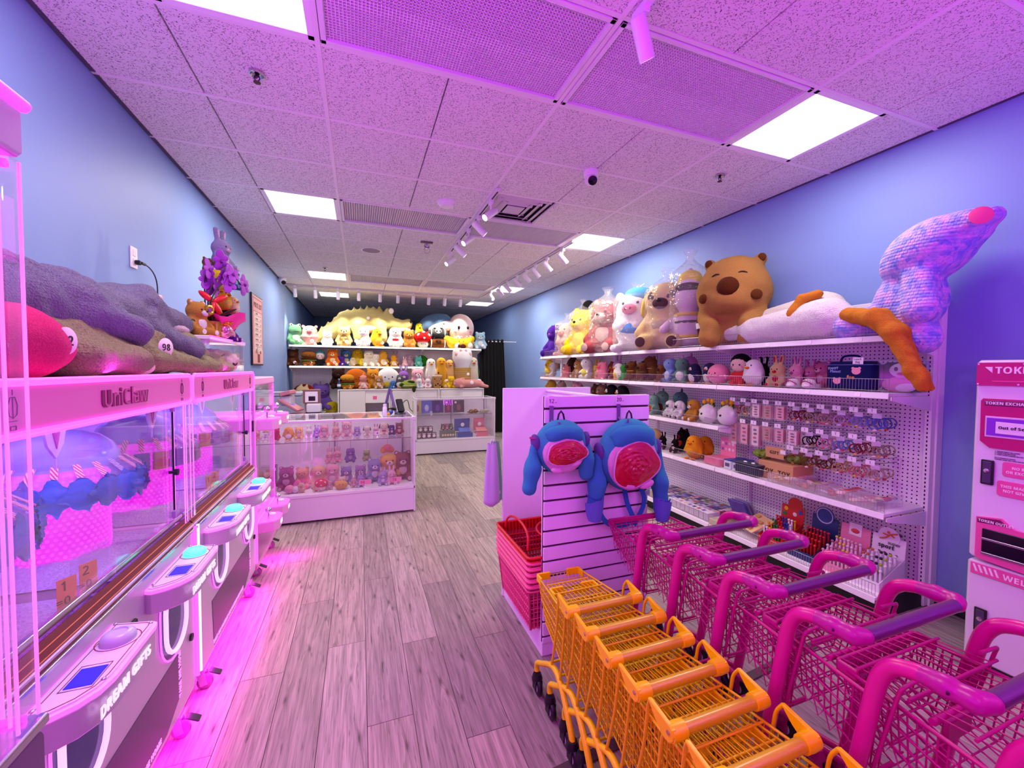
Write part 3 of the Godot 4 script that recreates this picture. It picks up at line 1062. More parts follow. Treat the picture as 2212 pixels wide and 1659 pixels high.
# one play station: the control shelf that sticks out, its button, screen and lettering, and the prize door under it
func station(o: Node3D, cz: float, M: Dictionary, lit: bool) -> void:
	# control shelf: wide at the cabinet, narrow and rounded at the front
	var top := PackedVector2Array()
	for q in [[0.175, 0.0], [0.182, 0.018], [0.17, 0.05], [0.145, 0.082], [0.11, 0.104], [0.07, 0.112], [-0.125, 0.112], [-0.145, 0.107], [-0.153, 0.094], [-0.172, 0.0]]:
		top.append(Vector2(q[1], -q[0]))
	# prism in (x, -z) plane lifted along y
	var up := Basis(Vector3(1, 0, 0), Vector3(0, 0, -1), Vector3(0, 1, 0))
	var s := part(o, "control_shelf", mb().turn(up, Vector3(0, 0.655, cz)).prism(top, 0.066, 0.004), M.body)
	var lp := Geometry2D.offset_polygon(top, 0.003)
	part(s, "led_edge", mb().turn(up, Vector3(0, 0.722, cz)).prism(lp[0] if lp.size() else top, 0.013, 0.002), glow("ff70ee", 0.8, "f0b0ec"))
	var ip := Geometry2D.offset_polygon(top, -0.006)
	part(s, "top_plate", mb().turn(up, Vector3(0, 0.7355, cz)).prism(ip[0], 0.004, 0.001), mat("e4ddf0", 0.3))
	# red outline on the plate
	var lo := []
	var op := Geometry2D.offset_polygon(top, -0.014)
	for q in op[0]: lo.append(Vector3(q.x + 0.001, 0.7398, cz - q.y))
	part(s, "red_outline", mb().tube(lo, 0.0012, 4, true), mat("a81e50", 0.4))
	# dome button
	var bc := Vector3(0.055, 0.7395, cz - 0.075)
	var rg := []
	for k in 24: rg.append(bc + Vector3(0.045 * cos(TAU * k / 24), 0.0, 0.045 * sin(TAU * k / 24)))
	part(s, "button_ring", mb().tube(rg, 0.0014, 4, true), mat("a81e50", 0.4))
	var bm: Material = glow("3affb0", 0.85, "7affd0") if lit else mat("c9c6dc", 0.25)
	part(s, "button", mb().at(bc.x, bc.y, bc.z).lathe([Vector2(0.037, 0.0), Vector2(0.037, 0.006), Vector2(0.034, 0.016), Vector2(0.026, 0.022), Vector2(0.02, 0.023), Vector2(0.018, 0.02), Vector2(0.0, 0.021)], 24), bm)
	# little screen
	var so := []
	for q in [[-0.027, 0.05], [0.031, 0.05], [0.031, -0.035], [-0.027, -0.035]]: so.append(Vector3(0.055 + q[0], 0.7397, cz + 0.055 + q[1]))
	part(s, "screen_frame", mb().tube(so, 0.0013, 4, true), mat("8e1d4c", 0.4))
	part(s, "screen", bxm(Vector3(0.05, 0.002, 0.066)), glow("2a10ff", 0.9, "1408a0"), Vector3(0.058, 0.7402, cz + 0.064))
	for q in [[0.012, 0.15], [0.098, 0.085], [0.012, -0.158], [0.1, -0.135]]:
		part(s, "bolt", mb().at(q[0], 0.739, cz + q[1]).lathe([Vector2(0.005, 0), Vector2(0.005, 0.002), Vector2(0.003, 0.004), Vector2(0, 0.0042)], 8), M.steel)
	text(s, "lettering", "DREAM GIFTS", 0.036, glow("fff0fb", 0.7), face_x(0.1135, 0.689, cz + 0.018))
	# prize door: two glowing hoops round a dark chute
	var dz := cz - 0.02
	var st := stadium(0.108, 0.395, 0.70, dz)
	var d := part(o, "prize_door", slab_x(st, -0.002, 0.006, 0.002), mat("4a3a72", 0.3))
	part(d, "flap", slab_x(stadium(0.082, 0.425, 0.67, dz), -0.001, 0.009), mat("33307a", 0.12))
	part(d, "light_hoop", mb().tube(ring3(stadium(0.088, 0.418, 0.675, dz), 0.013), 0.0075, 8, true), glow("fcc0ff", 1.1))
	part(d, "outer_hoop", mb().tube(ring3(stadium(0.112, 0.39, 0.705, dz), 0.006), 0.003, 6, true), glow("ff6cf4", 1.2))
	area("door_light", o.position + Vector3(0.03, 0.54, dz), Vector3(1, 0, 0), 0.14, 0.2, PINK, 0.05)

func drum(o: Node3D, at: Vector3, packet: String, M: Dictionary, tone: int) -> void:
	# a beaded glowing drum under a pale dome, a ring of striped clips, and snack packets that hang from the clips
	var d := part(o, "prize_drum", mb().at(at.x, at.y, at.z).lathe([Vector2(0.118, 0.0), Vector2(0.118, 0.30)], 36), glow("ff00f4", 0.8, "901090"))
	var beads := mb()
	var R := RandomNumberGenerator.new()
	R.seed = 100 + tone
	for r in 20:
		for k in 40:
			var a := TAU * (k + 0.5 * (r % 2)) / 40.0
			var p := at + Vector3(cos(a) * 0.119, 0.008 + r * 0.0148, sin(a) * 0.119)
			if p.x < at.x - 0.05: continue
			beads.ell(p, Vector3.ONE * 0.0056, 5)
	var bd := part(d, "bead_curtain", beads, glow("ff10fa", 0.7, "e080f0"))
	bd.set_meta("kind", "stuff")
	part(o, "dome", mb().at(at.x, at.y + 0.33, at.z).lathe([Vector2(0.155, 0.0), Vector2(0.15, 0.03), Vector2(0.132, 0.064), Vector2(0.1, 0.092), Vector2(0.055, 0.11), Vector2(0.0, 0.116)], 36), mat("a8a8ec", 0.22))
	part(o, "clip_ring", mb().at(at.x, at.y + 0.29, at.z).lathe([Vector2(0.205, 0.0), Vector2(0.2, 0.012), Vector2(0.15, 0.052), Vector2(0.14, 0.05)], 36), pane("f0eaff", 0.25, 0.08))
	var n := 22
	var stripes := uv_mat(tex.stripe_red, 0.4)
	var stripes2 := uv_mat(tex.stripe_blue, 0.4)
	for k in n:
		var a := TAU * k / n
		if cos(a) < -0.55: continue
		var b := Basis(Vector3.UP, -a) * Basis(Vector3(0, 0, 1), -0.72)
		var c := at + Vector3(cos(a) * 0.185, 0.325, sin(a) * 0.185)
		part(o, "clip", mb().turn(b, c).box(Vector3.ZERO, Vector3(0.07, 0.003, 0.018), 0.001), stripes2 if k % 7 == 1 and tone == 0 else stripes)
		var h := at + Vector3(cos(a) * 0.212, 0.262, sin(a) * 0.212)
		var q := Basis(Vector3.UP, -a + PI / 2 + R.randf_range(-0.4, 0.4)) * Basis(Vector3(0, 0, 1), R.randf_range(0.5, 1.0) if tone == 0 else 0.0)
		if tone == 0:
			# crumpled foil snack bag
			var ph := R.randf() * 6.0
			var f := func(s: float, t: float) -> Vector3:
				var u := s * 2.0 - 1.0
				var w := t * 2.0 - 1.0
				var bulge := (1.0 - u * u) * (1.0 - w * w)
				return Vector3(u * 0.042 + 0.004 * sin(w * 5.0 + ph), w * 0.042 + 0.004 * sin(u * 6.0 + ph), 0.008 * bulge + 0.004 * sin(u * 9.0 + w * 4.0 + ph))
			var g := func(s: float, t: float) -> Vector3:
				var v: Vector3 = f.call(1.0 - s, t)
				return Vector3(v.x, v.y, -v.z)
			part(o, "snack_bag", mb().turn(q, h).grid(8, 8, f).grid(8, 8, g), mat(["1c78d8", "2088e0", "1460c4"][k % 3], 0.25))
		else:
			part(o, "snack_box", mb().turn(Basis(Vector3.UP, -a + PI / 2), h + Vector3(0, 0.0, 0)).box(Vector3(0, 0.016, 0), Vector3(0.05, 0.034, 0.018), 0.002).box(Vector3(0, -0.022, 0), Vector3(0.05, 0.038, 0.022), 0.002), mat(packet if k % 3 else ["8a5aa0", "c07848", "5a4a9a"][k % 9 / 3], 0.2))

func double_machine(label: String, z0: float, length: float, lit: Array, tones: Array) -> Node3D:
	var M := cab_mats()
	var o := thing("claw_machine", label, "claw machine", Vector3(-0.65, 0, z0), 0.0)
	var D := -0.585
	var zl := -length
	# cabinet: cut corners near the floor
	var side := PackedVector2Array([Vector2(-0.0, 0.8), Vector2(-0.0, 0.19), Vector2(-0.05, 0.13), Vector2(zl + 0.05, 0.13), Vector2(zl, 0.19), Vector2(zl, 0.8)])
	part(o, "cabinet", slab_x(side, D, -D, 0.004), M.body)
	# recess for the dark plate
	var dp := PackedVector2Array([Vector2(-0.18, 0.37), Vector2(-0.20, 0.15), Vector2(zl + 0.30, 0.15), Vector2(zl + 0.17, 0.21), Vector2(zl + 0.17, 0.372)])
	var pl := part(o, "dark_plate", slab_x(dp, -0.002, 0.004, 0.001), M.dark)
	var L := glow("ff9cf8", 0.7)
	for k in 3: text(pl, "lettering", "TAKE ME HOME", 0.026, L, face_x(0.0028, 0.17, -0.28 - k * 0.165))
	text(pl, "lettering", "TAKE ME HOM", 0.026, L, Transform3D(Basis(Vector3(0, 1, 0), PI / 2) * Basis(Vector3(0, 0, 1), PI / 2), Vector3(0.0028, 0.29, zl + 0.185)))
	station(o, -0.27, M, lit[0])
	station(o, -0.27 - 0.53, M, lit[1])
	# coin latch between the stations
	part(o, "coin_slot", mb().box(Vector3(0.003, 0.62, -0.53), Vector3(0.012, 0.13, 0.06), 0.004), M.black)
	part(o, "door_lock", mb().turn(Basis(Vector3(0, 0, 1), -PI / 2), Vector3(0, 0.36, zl + 0.07)).lathe([Vector2(0.014, 0), Vector2(0.014, 0.008), Vector2(0.0, 0.009)], 14), M.black)
	# sill: steel channel, sloping red rail with two gold lines
	var sl := atan2(0.05, 0.04)
	var bs := Basis(Vector3(0, 0, 1), -sl)
	part(o, "red_rail", mb().turn(bs, Vector3(-0.018, 0.806, zl * 0.5)).box(Vector3.ZERO, Vector3(0.052, 0.012, length - 0.004), 0.003), M.red)
	for e in [-0.008, 0.009]:
		part(o, "gold_line", mb().turn(bs, Vector3(-0.018, 0.806, zl * 0.5) + bs * Vector3(e, 0.0062, 0)).box(Vector3.ZERO, Vector3(0.0022, 0.0016, length - 0.004)), mat("e88a50", 0.4))
	part(o, "steel_channel", mb().box(Vector3(-0.048, 0.838, zl * 0.5), Vector3(0.018, 0.022, length - 0.004), 0.004).box(Vector3(0.002, 0.782, zl * 0.5), Vector3(0.012, 0.012, length - 0.004), 0.003), M.steel)
	# play field
	part(o, "bed", bxm(Vector3(0.52, 0.02, length - 0.03)), M.white, Vector3(-0.31, 0.79, zl * 0.5))
	var R := RandomNumberGenerator.new()
	R.seed = int(z0 * 100)
	for k in 2:
		var fl := mb()
		var w := 0.5
		var c := Vector3(-0.3, 0.80, -0.27 - k * 0.53)
		var nz := FastNoiseLite.new()
		nz.seed = 3 + k
		nz.frequency = 9.0
		fl.grid(22, 22, func(s: float, t: float) -> Vector3:
			var p := Vector3((s - 0.5) * w, 0, (t - 0.5) * 0.46)
			var e := minf(minf(s, 1.0 - s), minf(t, 1.0 - t))
			return c + Vector3(p.x, 0.004 + minf(e * 5.0, 1.0) * (0.03 + 0.016 * nz.get_noise_2d(p.x, p.z + k)), p.z))
		part(o, "fleece_mat", fl, M.fluff)
	part(o, "back_panel", bxm(Vector3(0.012, 0.5, length - 0.02)), M.mirror, Vector3(D + 0.012, 1.05, zl * 0.5))
	part(o, "chute_wall", mb().box(Vector3(-0.08, 0.87, -0.53), Vector3(0.1, 0.14, 0.006)).box(Vector3(-0.12, 0.85, -0.62), Vector3(0.006, 0.1, 0.14)), M.acryl)
	# header box with a lit sign
	part(o, "header", slab_x(PackedVector2Array([Vector2(0, 1.312), Vector2(0, 1.415), Vector2(zl, 1.415), Vector2(zl, 1.312)]), D, -D - 0.03, 0.004), M.white)
	var sg := part(o, "lit_sign", slab_x(rounded(zl + 0.006, 1.308, -0.006, 1.418, 0.03), -0.03, 0.03, 0.008), M.sign)
	var edge := []
	for q in rounded(zl + 0.004, 1.306, -0.004, 1.42, 0.032): edge.append(Vector3(0.0, q.y, q.x))
	part(sg, "light_edge", mb().tube(edge, 0.006, 8, true), M.led)
	part(sg, "light_line", mb().box(Vector3(0.002, 1.314, zl * 0.5), Vector3(0.006, 0.006, length - 0.07)).box(Vector3(0.002, 1.412, zl * 0.5), Vector3(0.006, 0.006, length - 0.07)), M.led)
	# outlined brand lettering as on the sign: a dark word with a light word on it
	text(sg, "lettering", "UniClaw", 0.066, mat("8c2468", 0.5), face_x(0.0012, 1.362, zl * 0.5 - 0.02), "Droid Sans", true, 0.004)
	text(sg, "lettering", "UniClaw", 0.066, mat("d85ca8", 0.5), Transform3D(Basis(Vector3(0, 1, 0), PI / 2) * Basis().scaled(Vector3(0.99, 0.93, 1)), Vector3(0.0022, 1.362, zl * 0.5 - 0.02)), "Droid Sans", false, 0.004)
	for e in [-0.12, zl + 0.10]:
		var bt := mb()
		for q in [[[0.0, 1.392], [0.0, 1.403]], [[-0.006, 1.388], [0.006, 1.388]], [[-0.006, 1.388], [-0.012, 1.372], [-0.01, 1.352], [0.0, 1.346]], [[0.006, 1.388], [0.012, 1.372], [0.01, 1.352], [0.0, 1.346]], [[0.0, 1.388], [0.0, 1.345]], [[-0.01, 1.34], [0.01, 1.34]], [[-0.007, 1.33], [0.007, 1.33], [0.007, 1.322], [-0.007, 1.322], [-0.007, 1.33]]]:
			var pts := []
			for w in q: pts.append(Vector3(0.001, w[1], e + w[0]))
			bt.tube(pts, 0.0009, 4)
		part(sg, "rocket_emblem", bt, mat("5e1c58", 0.5))
	for k in 2:
		part(o, "top_bolt", mb().at(-0.02, 1.418, -0.25 - k * 0.5).lathe([Vector2(0.008, 0), Vector2(0.007, 0.006), Vector2(0, 0.007)], 10), M.steel)
	# glass and clear corner posts with glowing edges
	part(o, "front_glass", bxm(Vector3(0.005, 0.465, length - 0.14)), M.clear, Vector3(-0.046, 1.078, zl * 0.5))
	for e in [-0.0, zl]:
		var s := -1.0 if e == 0.0 else 1.0
		for x in [-0.035, D + 0.03]:
			var pz: float = e + s * 0.03
			var po := part(o, "corner_post", mb().box(Vector3(x, 1.06, pz), Vector3(0.05, 0.49, 0.045), 0.006), M.acryl)
			if x > -0.1:
				part(po, "light_line", mb().box(Vector3(x + 0.018, 1.06, pz - s * 0.012), Vector3(0.003, 0.48, 0.003)).box(Vector3(x - 0.012, 1.06, pz + s * 0.018), Vector3(0.003, 0.48, 0.003)).box(Vector3(x + 0.02, 1.06, pz + s * 0.016), Vector3(0.003, 0.48, 0.003)), glow("ff7af6", 1.3))
	part(o, "side_glass", bxm(Vector3(0.5, 0.47, 0.004)), M.clear, Vector3(-0.3, 1.07, zl + 0.008))
	part(o, "glass_lock", mb().turn(Basis(Vector3(0, 0, 1), -PI / 2), Vector3(-0.05, 1.04, zl + 0.09)).lathe([Vector2(0.006, 0), Vector2(0.006, 0.016), Vector2(0.012, 0.018), Vector2(0.013, 0.03), Vector2(0.0, 0.032)], 14), M.black)
	part(o, "door_hinge", mb().box(Vector3(-0.04, 1.29, zl + 0.075), Vector3(0.012, 0.03, 0.02), 0.003).box(Vector3(-0.04, 0.87, zl + 0.075), Vector3(0.012, 0.03, 0.02), 0.003), mat("b090c8", 0.4))
	part(o, "door_seal", bxm(Vector3(0.006, 0.43, 0.004)), M.black, Vector3(-0.044, 1.07, zl + 0.066))
	# hanging heart pointer
	for k in 2:
		var hz := -0.42 - k * 0.53
		var hp := PackedVector2Array()
		for q in [[0.0, -0.055], [0.03, -0.02], [0.04, 0.015], [0.03, 0.034], [0.013, 0.034], [0.0, 0.016], [-0.013, 0.034], [-0.03, 0.034], [-0.04, 0.015], [-0.03, -0.02]]: hp.append(Vector2(hz + q[0], 1.265 + q[1]))
		var hn := part(o, "heart_pointer", slab_x(hp, -0.1, 0.006, 0.001), mat("eadcff", 0.4))
		var vp := PackedVector2Array()
		for q in [[0.0, -0.03], [0.016, 0.022], [0.006, 0.022], [0.0, -0.002], [-0.006, 0.022], [-0.016, 0.022]]: vp.append(Vector2(hz + q[0], 1.265 + q[1]))
		part(hn, "letter", slab_x(vp, -0.0945, 0.003), mat("d0389c", 0.4))
		part(hn, "stalk", mb().tube([Vector3(-0.097, 1.21, hz), Vector3(-0.097, 1.18, hz)], 0.003, 6), mat("eadcff", 0.4))
	# drums
	for k in 2: drum(o, Vector3(-0.29, 0.795, -0.27 - k * 0.53 + 0.0), ["6a4a98", "7a5aa8"][k], M, tones[k])
	# vertical lights at both ends, light under the cabinet
	for e in [0.0, zl]:
		var s := -1.0 if e == 0.0 else 1.0
		part(o, "light_tube", mb().tube([Vector3(0.004, 0.16, e + s * 0.012), Vector3(0.004, 0.79, e + s * 0.012)], 0.0075, 8), M.ledw if e == 0.0 else M.led)
	part(o, "under_light", mb().tube([Vector3(-0.03, 0.118, -0.06), Vector3(-0.03, 0.118, zl + 0.06)], 0.008, 8), M.led)
	for z in [-0.13, zl + 0.13]:
		for x in [-0.03, D + 0.06]: caster(o, Vector3(x, 0, z), M)
	var p := o.position
	area("under_glow", p + Vector3(0.0, 0.10, zl * 0.5), Vector3(0.0, -1, 0), 0.03, length - 0.1, Color(1.0, 0.02, 0.95), 0.6)
	area("field_light", p + Vector3(-0.3, 1.30, zl * 0.5), Vector3.DOWN, length - 0.2, 0.4, Color(0.62, 0.45, 1.0), 0.42)
	area("sign_light", p + Vector3(0.012, 1.37, zl * 0.5), Vector3(1, 0.1, 0), length - 0.1, 0.09, PINK, 0.22)
	area("top_light", p + Vector3(-0.01, 1.43, zl * 0.5), Vector3(0.1, 1, 0), length - 0.1, 0.02, PINK, 0.28)
	return o

func price_card(at: Vector3, yaw: float, a: String, b: String, label: String) -> void:
	var o := thing("price_card", label, "price card", at, yaw, "orange price cards behind the glass")
	part(o, "card", mb().box(Vector3(0, 0.05, 0), Vector3(0.042, 0.085, 0.0025), 0.0008), mat("f09a68", 0.5))
	part(o, "foot", mb().box(Vector3(0, 0.005, 0), Vector3(0.02, 0.01, 0.012), 0.002), mat("3a1c44", 0.5))
	text(o, "lettering", a, 0.032, mat("5a2430", 0.6), Transform3D(Basis(), Vector3(-0.006, 0.072, 0.0016)), "Droid Sans Mono", false)
	text(o, "lettering", b, 0.026, mat("5a2430", 0.6), Transform3D(Basis(), Vector3(0, 0.034, 0.0016)), "Droid Sans Mono", false)

func build_machines() -> void:
	for w in [["stripe_red", Color("d8304c")], ["stripe_blue", Color("2a3a9a")]]:
		tex[w[0]] = noise_img(64, 32, func(x: int, y: int) -> Color: return w[1] if (x + y) % 16 < 8 else Color("fff4f4"))
	double_machine("pink and silver twin claw machine nearest the viewer, with the unlit white dome button", -0.99, 1.05, [false, true], [0, 0])
	double_machine("pink and silver twin claw machine farther along, with the light on both green buttons", -2.045, 1.05, [true, true], [1, 2])
	price_card(Vector3(-0.712, 0.815, -1.37), 60, "1", "=0.", "orange price card reading 1=0, nearer the viewer in the first claw machine")
	price_card(Vector3(-0.712, 0.815, -1.46), 60, "2", "=0.", "orange price card reading 2=0, second in the first claw machine")
	price_card(Vector3(-0.712, 0.815, -2.44), 60, "1", "=0.", "orange price card reading 1=0, nearer the viewer in the farther claw machine")
	price_card(Vector3(-0.712, 0.815, -2.53), 60, "2", "=0.", "orange price card reading 2=0, second in the farther claw machine")
	var clip := thing("face_clip", "tiny brown-capped face clip lying on the white fleece of the first claw machine", "toy clip", Vector3(-0.86, 0.86, -1.83), 65)
	part(clip, "cap", skin([["e", 0, 0.012, 0, 0.026, 0.02, 0.014], ["e", -0.02, 0.03, 0, 0.012, 0.012, 0.008], ["e", 0.018, 0.032, 0, 0.012, 0.012, 0.008]], 0.004, 0.01), mat("8e2c34", 0.7))
	part(clip, "face", mb().ell(Vector3(0.004, 0.008, 0.008), Vector3(0.018, 0.013, 0.01), 12), mat("e8a070", 0.7))
	tower("tall clear-sided claw machine with glowing pink edges at the left edge of the view", Vector3(-0.55, 0, 0.06))
	# the row goes on behind the viewer, and a second row faces the door
	tower("tall clear-sided claw machine behind the viewer on the left", Vector3(-0.55, 0, 1.14))
	tower("tall clear-sided claw machine behind the viewer on the right", Vector3(2.55, 0, 1.2))
	tower("tall clear-sided claw machine behind the viewer, right of the middle", Vector3(1.7, 0, 1.55))
	machine_c()

func tower(label: String, at: Vector3) -> void:
	var M := cab_mats()
	var o := thing("tall_claw_machine", label, "claw machine", at)
	var L := -1.05
	var D := -0.62
	part(o, "cabinet", slab_x(rounded(L, 0.08, 0.0, 0.79, 0.02), D, -D, 0.006), mat("7a5a86", 0.35, 0.2))
	part(o, "side_plate", bxm(Vector3(0.56, 0.6, 0.006), 0.002), mat("5c2a66", 0.3), Vector3(-0.31, 0.42, L - 0.003))
	part(o, "front_plate", bxm(Vector3(0.006, 0.6, 0.96), 0.002), mat("5c2a66", 0.3), Vector3(0.003, 0.42, L * 0.5))
	part(o, "sill", mb().box(Vector3(D * 0.5, 0.80, L * 0.5), Vector3(-D + 0.01, 0.022, -L + 0.01), 0.005), M.steel)
	part(o, "header", mb().box(Vector3(D * 0.5, 1.855, L * 0.5), Vector3(-D, 0.085, -L), 0.008), mat("dcc8e4", 0.35))
	for e in [[0.0, 0.0], [0.0, L], [D, 0.0], [D, L]]:
		var sx := -1.0 if e[0] == 0.0 else 1.0
		var sz := -1.0 if e[1] == 0.0 else 1.0
		var po := part(o, "corner_post", mb().box(Vector3(e[0] + sx * 0.03, 1.31, e[1] + sz * 0.03), Vector3(0.058, 1.0, 0.058), 0.008), M.acryl)
		var ll := mb()
		for q in [[0.006, 0.006], [0.054, 0.006], [0.006, 0.054], [0.03, 0.03]]: ll.box(Vector3(e[0] + sx * q[0], 1.31, e[1] + sz * q[1]), Vector3(0.004, 0.99, 0.004))
		part(po, "light_line", ll, glow("ff7af6", 1.1))
	for x in [-0.004, D + 0.004]: part(o, "glass", bxm(Vector3(0.005, 0.99, -L - 0.12)), M.clear, Vector3(x, 1.31, L * 0.5))
	for z in [-0.004, L + 0.004]: part(o, "glass", bxm(Vector3(-D - 0.12, 0.99, 0.005)), M.clear, Vector3(D * 0.5, 1.31, z))
	var up := mb()
	for z in [0.0, L]: up.tube([Vector3(0.0, 1.905, z), Vector3(D, 1.905, z)], 0.011, 8)
	for x in [0.0, D]: up.tube([Vector3(x, 1.905, 0), Vector3(x, 1.905, L)], 0.011, 8)
	part(o, "top_light", up, glow("ff3cf0", 2.2))
	var dn := mb()
	for z in [-0.01, L + 0.01]: dn.tube([Vector3(-0.02, 1.80, z), Vector3(D + 0.02, 1.80, z)], 0.008, 8)
	part(o, "inner_light", dn.tube([Vector3(-0.02, 0.816, L + 0.014), Vector3(D + 0.02, 0.816, L + 0.014)], 0.006, 8), glow("ff30f4", 2.4))
	part(o, "fleece_mat", mb().ell(Vector3(D * 0.5, 0.82, L * 0.5), Vector3(0.27, 0.03, 0.48), 20), M.fluff)
	drum(o, Vector3(-0.31, 0.83, L * 0.5), "1c70d0", M, 0)
	part(o, "price_card", mb().box(Vector3(-0.06, 0.88, L + 0.05), Vector3(0.05, 0.1, 0.004), 0.001), mat("b02848", 0.5))
	for z in [-0.12, L + 0.12]:
		for x in [-0.05, D + 0.05]: caster(o, Vector3(x, 0, z), M)
	area("tower_up", at + Vector3(D * 0.5, 1.92, L * 0.5), Vector3.UP, 0.5, 0.95, PINK, 2.3)
	area("tower_out", at + Vector3(0.02, 1.5, L * 0.5), Vector3(1, 0.15, 0), 0.6, 0.9, PINK, 1.1)
	area("tower_in", at + Vector3(D * 0.5, 1.79, L * 0.5), Vector3.DOWN, 0.4, 0.8, Color(1.0, 0.2, 0.95), 0.7)
	area("under_glow", at + Vector3(-0.05, 0.07, L * 0.5), Vector3(0.3, -1, 0), 0.9, 0.05, Color(1.0, 0.05, 0.95), 0.3)

func machine_c() -> void:
	var M := cab_mats()
	var o := thing("small_claw_machine", "small two-tier pink claw machine with ball joysticks between the twin machines and the counter", "claw machine", Vector3(-0.66, 0, -3.16))
	var L := -0.67
	var D := -0.56
	var pinkish := mat("f0a8e4", 0.35)
	part(o, "base_plate", mb().box(Vector3(D * 0.5 + 0.0, 0.095, L * 0.5), Vector3(-D, 0.03, -L), 0.006), mat("e8a0d8", 0.4))
	for y in [[0.35, "lower"], [1.06, "upper"]]:
		var ty: float = y[0]
		part(o, "tier_box", mb().box(Vector3(D * 0.5, ty - 0.0, L * 0.5), Vector3(-D, 0.09, -L), 0.008), pinkish)
		for w in 2:
			var cz := -0.16 - w * 0.34
			var poly := PackedVector2Array([Vector2(0, 0.12), Vector2(0.09, 0.1), Vector2(0.12, 0.06), Vector2(0.12, -0.06), Vector2(0.09, -0.1), Vector2(0, -0.12)])
			var up := Basis(Vector3(1, 0, 0), Vector3(0, 0, -1), Vector3(0, 1, 0))
			var s := part(o, "control_shelf", mb().turn(up, Vector3(0, ty - 0.04, cz)).prism(poly, 0.07, 0.006), pinkish)
			part(s, "led_edge", mb().turn(up, Vector3(0, ty + 0.028, cz)).prism(poly, 0.008, 0.002), glow("ff58e8", 1.0))
			part(s, "joystick", mb().tube([Vector3(0.05, ty + 0.03, cz + 0.05), Vector3(0.05, ty + 0.085, cz + 0.05)], 0.005, 8), M.steel)
			part(s, "ball_knob", mb().ell(Vector3(0.05, ty + 0.1, cz + 0.05), Vector3.ONE * 0.021, 18), mat("e4e0ec", 0.06, 1.0))
			part(s, "button", mb().at(0.055, ty + 0.035, cz - 0.05).lathe([Vector2(0.024, 0), Vector2(0.024, 0.008), Vector2(0.018, 0.012), Vector2(0, 0.012)], 18), M.white)
			part(s, "badge", mb().box(Vector3(0.122, ty, cz), Vector3(0.004, 0.024, 0.06), 0.001), glow("fff0ff", 0.8))
	for z in [-0.015, L + 0.015]:
		for x in [-0.02, D + 0.02]:
			var po := part(o, "corner_post", mb().box(Vector3(x, 0.72, z), Vector3(0.03, 1.22, 0.03), 0.004), pinkish)
			part(po, "light_line", mb().box(Vector3(x + 0.016, 0.72, z), Vector3(0.004, 1.2, 0.012)), glow("ff50f0", 1.3))
	part(o, "header", mb().box(Vector3(D * 0.5, 1.355, L * 0.5), Vector3(-D, 0.05, -L), 0.008), pinkish)
	part(o, "back_panel", bxm(Vector3(0.01, 1.2, -L)), mat("d8b4ee", 0.4), Vector3(D + 0.008, 0.72, L * 0.5))
	for y in [0.70, 1.22]:
		part(o, "glass", bxm(Vector3(0.004, 0.5 if y < 1 else 0.22, -L - 0.06)), M.clear, Vector3(-0.006, y, L * 0.5))
		part(o, "glass", bxm(Vector3(-D - 0.08, 0.5 if y < 1 else 0.22, 0.004)), M.clear, Vector3(D * 0.5, y, -0.004))
	for z in [-0.1, L + 0.1]:
		for x in [-0.04, D + 0.05]: caster(o, Vector3(x, -0.008, z), M)
	area("tier_light", o.position + Vector3(D * 0.5, 1.32, L * 0.5), Vector3.DOWN, 0.4, 0.5, PINK, 0.2)
	area("tier_light", o.position + Vector3(D * 0.5, 1.0, L * 0.5), Vector3.DOWN, 0.4, 0.5, PINK, 0.25)
	area("under_glow", o.position + Vector3(-0.05, 0.078, L * 0.5), Vector3(0.25, -1, 0), 0.6, 0.05, Color(1.0, 0.05, 0.95), 0.25)
# ---------------------------------------------------------------- shelving
func fence_mesh(a: Vector3, b: Vector3, h: float, step: float, out: Vector3) -> MB:
	# wire fence from a to b: two rails and bent uprights
	var m := mb()
	var n := int(a.distance_to(b) / step)
	m.tube([a + Vector3(0, h, 0), b + Vector3(0, h, 0)], 0.0022, 5)
	m.tube([a + Vector3(0, 0.012, 0), b + Vector3(0, 0.012, 0)], 0.0018, 5)
	for k in n + 1:
		var p := a.lerp(b, float(k) / n)
		m.tube([p - out * 0.012, p + Vector3(0, 0.004, 0), p + Vector3(0, h, 0)], 0.0012, 4)
	return m

func price_rail(o: Node3D, at: Vector3, len_: float, alongx: bool, m: Material) -> void:
	# the lip of a shelf: a sloped white channel
	var t := mb()
	if alongx: t.turn(Basis(Vector3(1, 0, 0), -0.16), at).box(Vector3.ZERO, Vector3(len_, 0.036, 0.008), 0.002)
	else: t.turn(Basis(Vector3(0, 0, 1), -0.16), at).box(Vector3.ZERO, Vector3(0.008, 0.036, len_), 0.002)
	part(o, "price_rail", t, m)

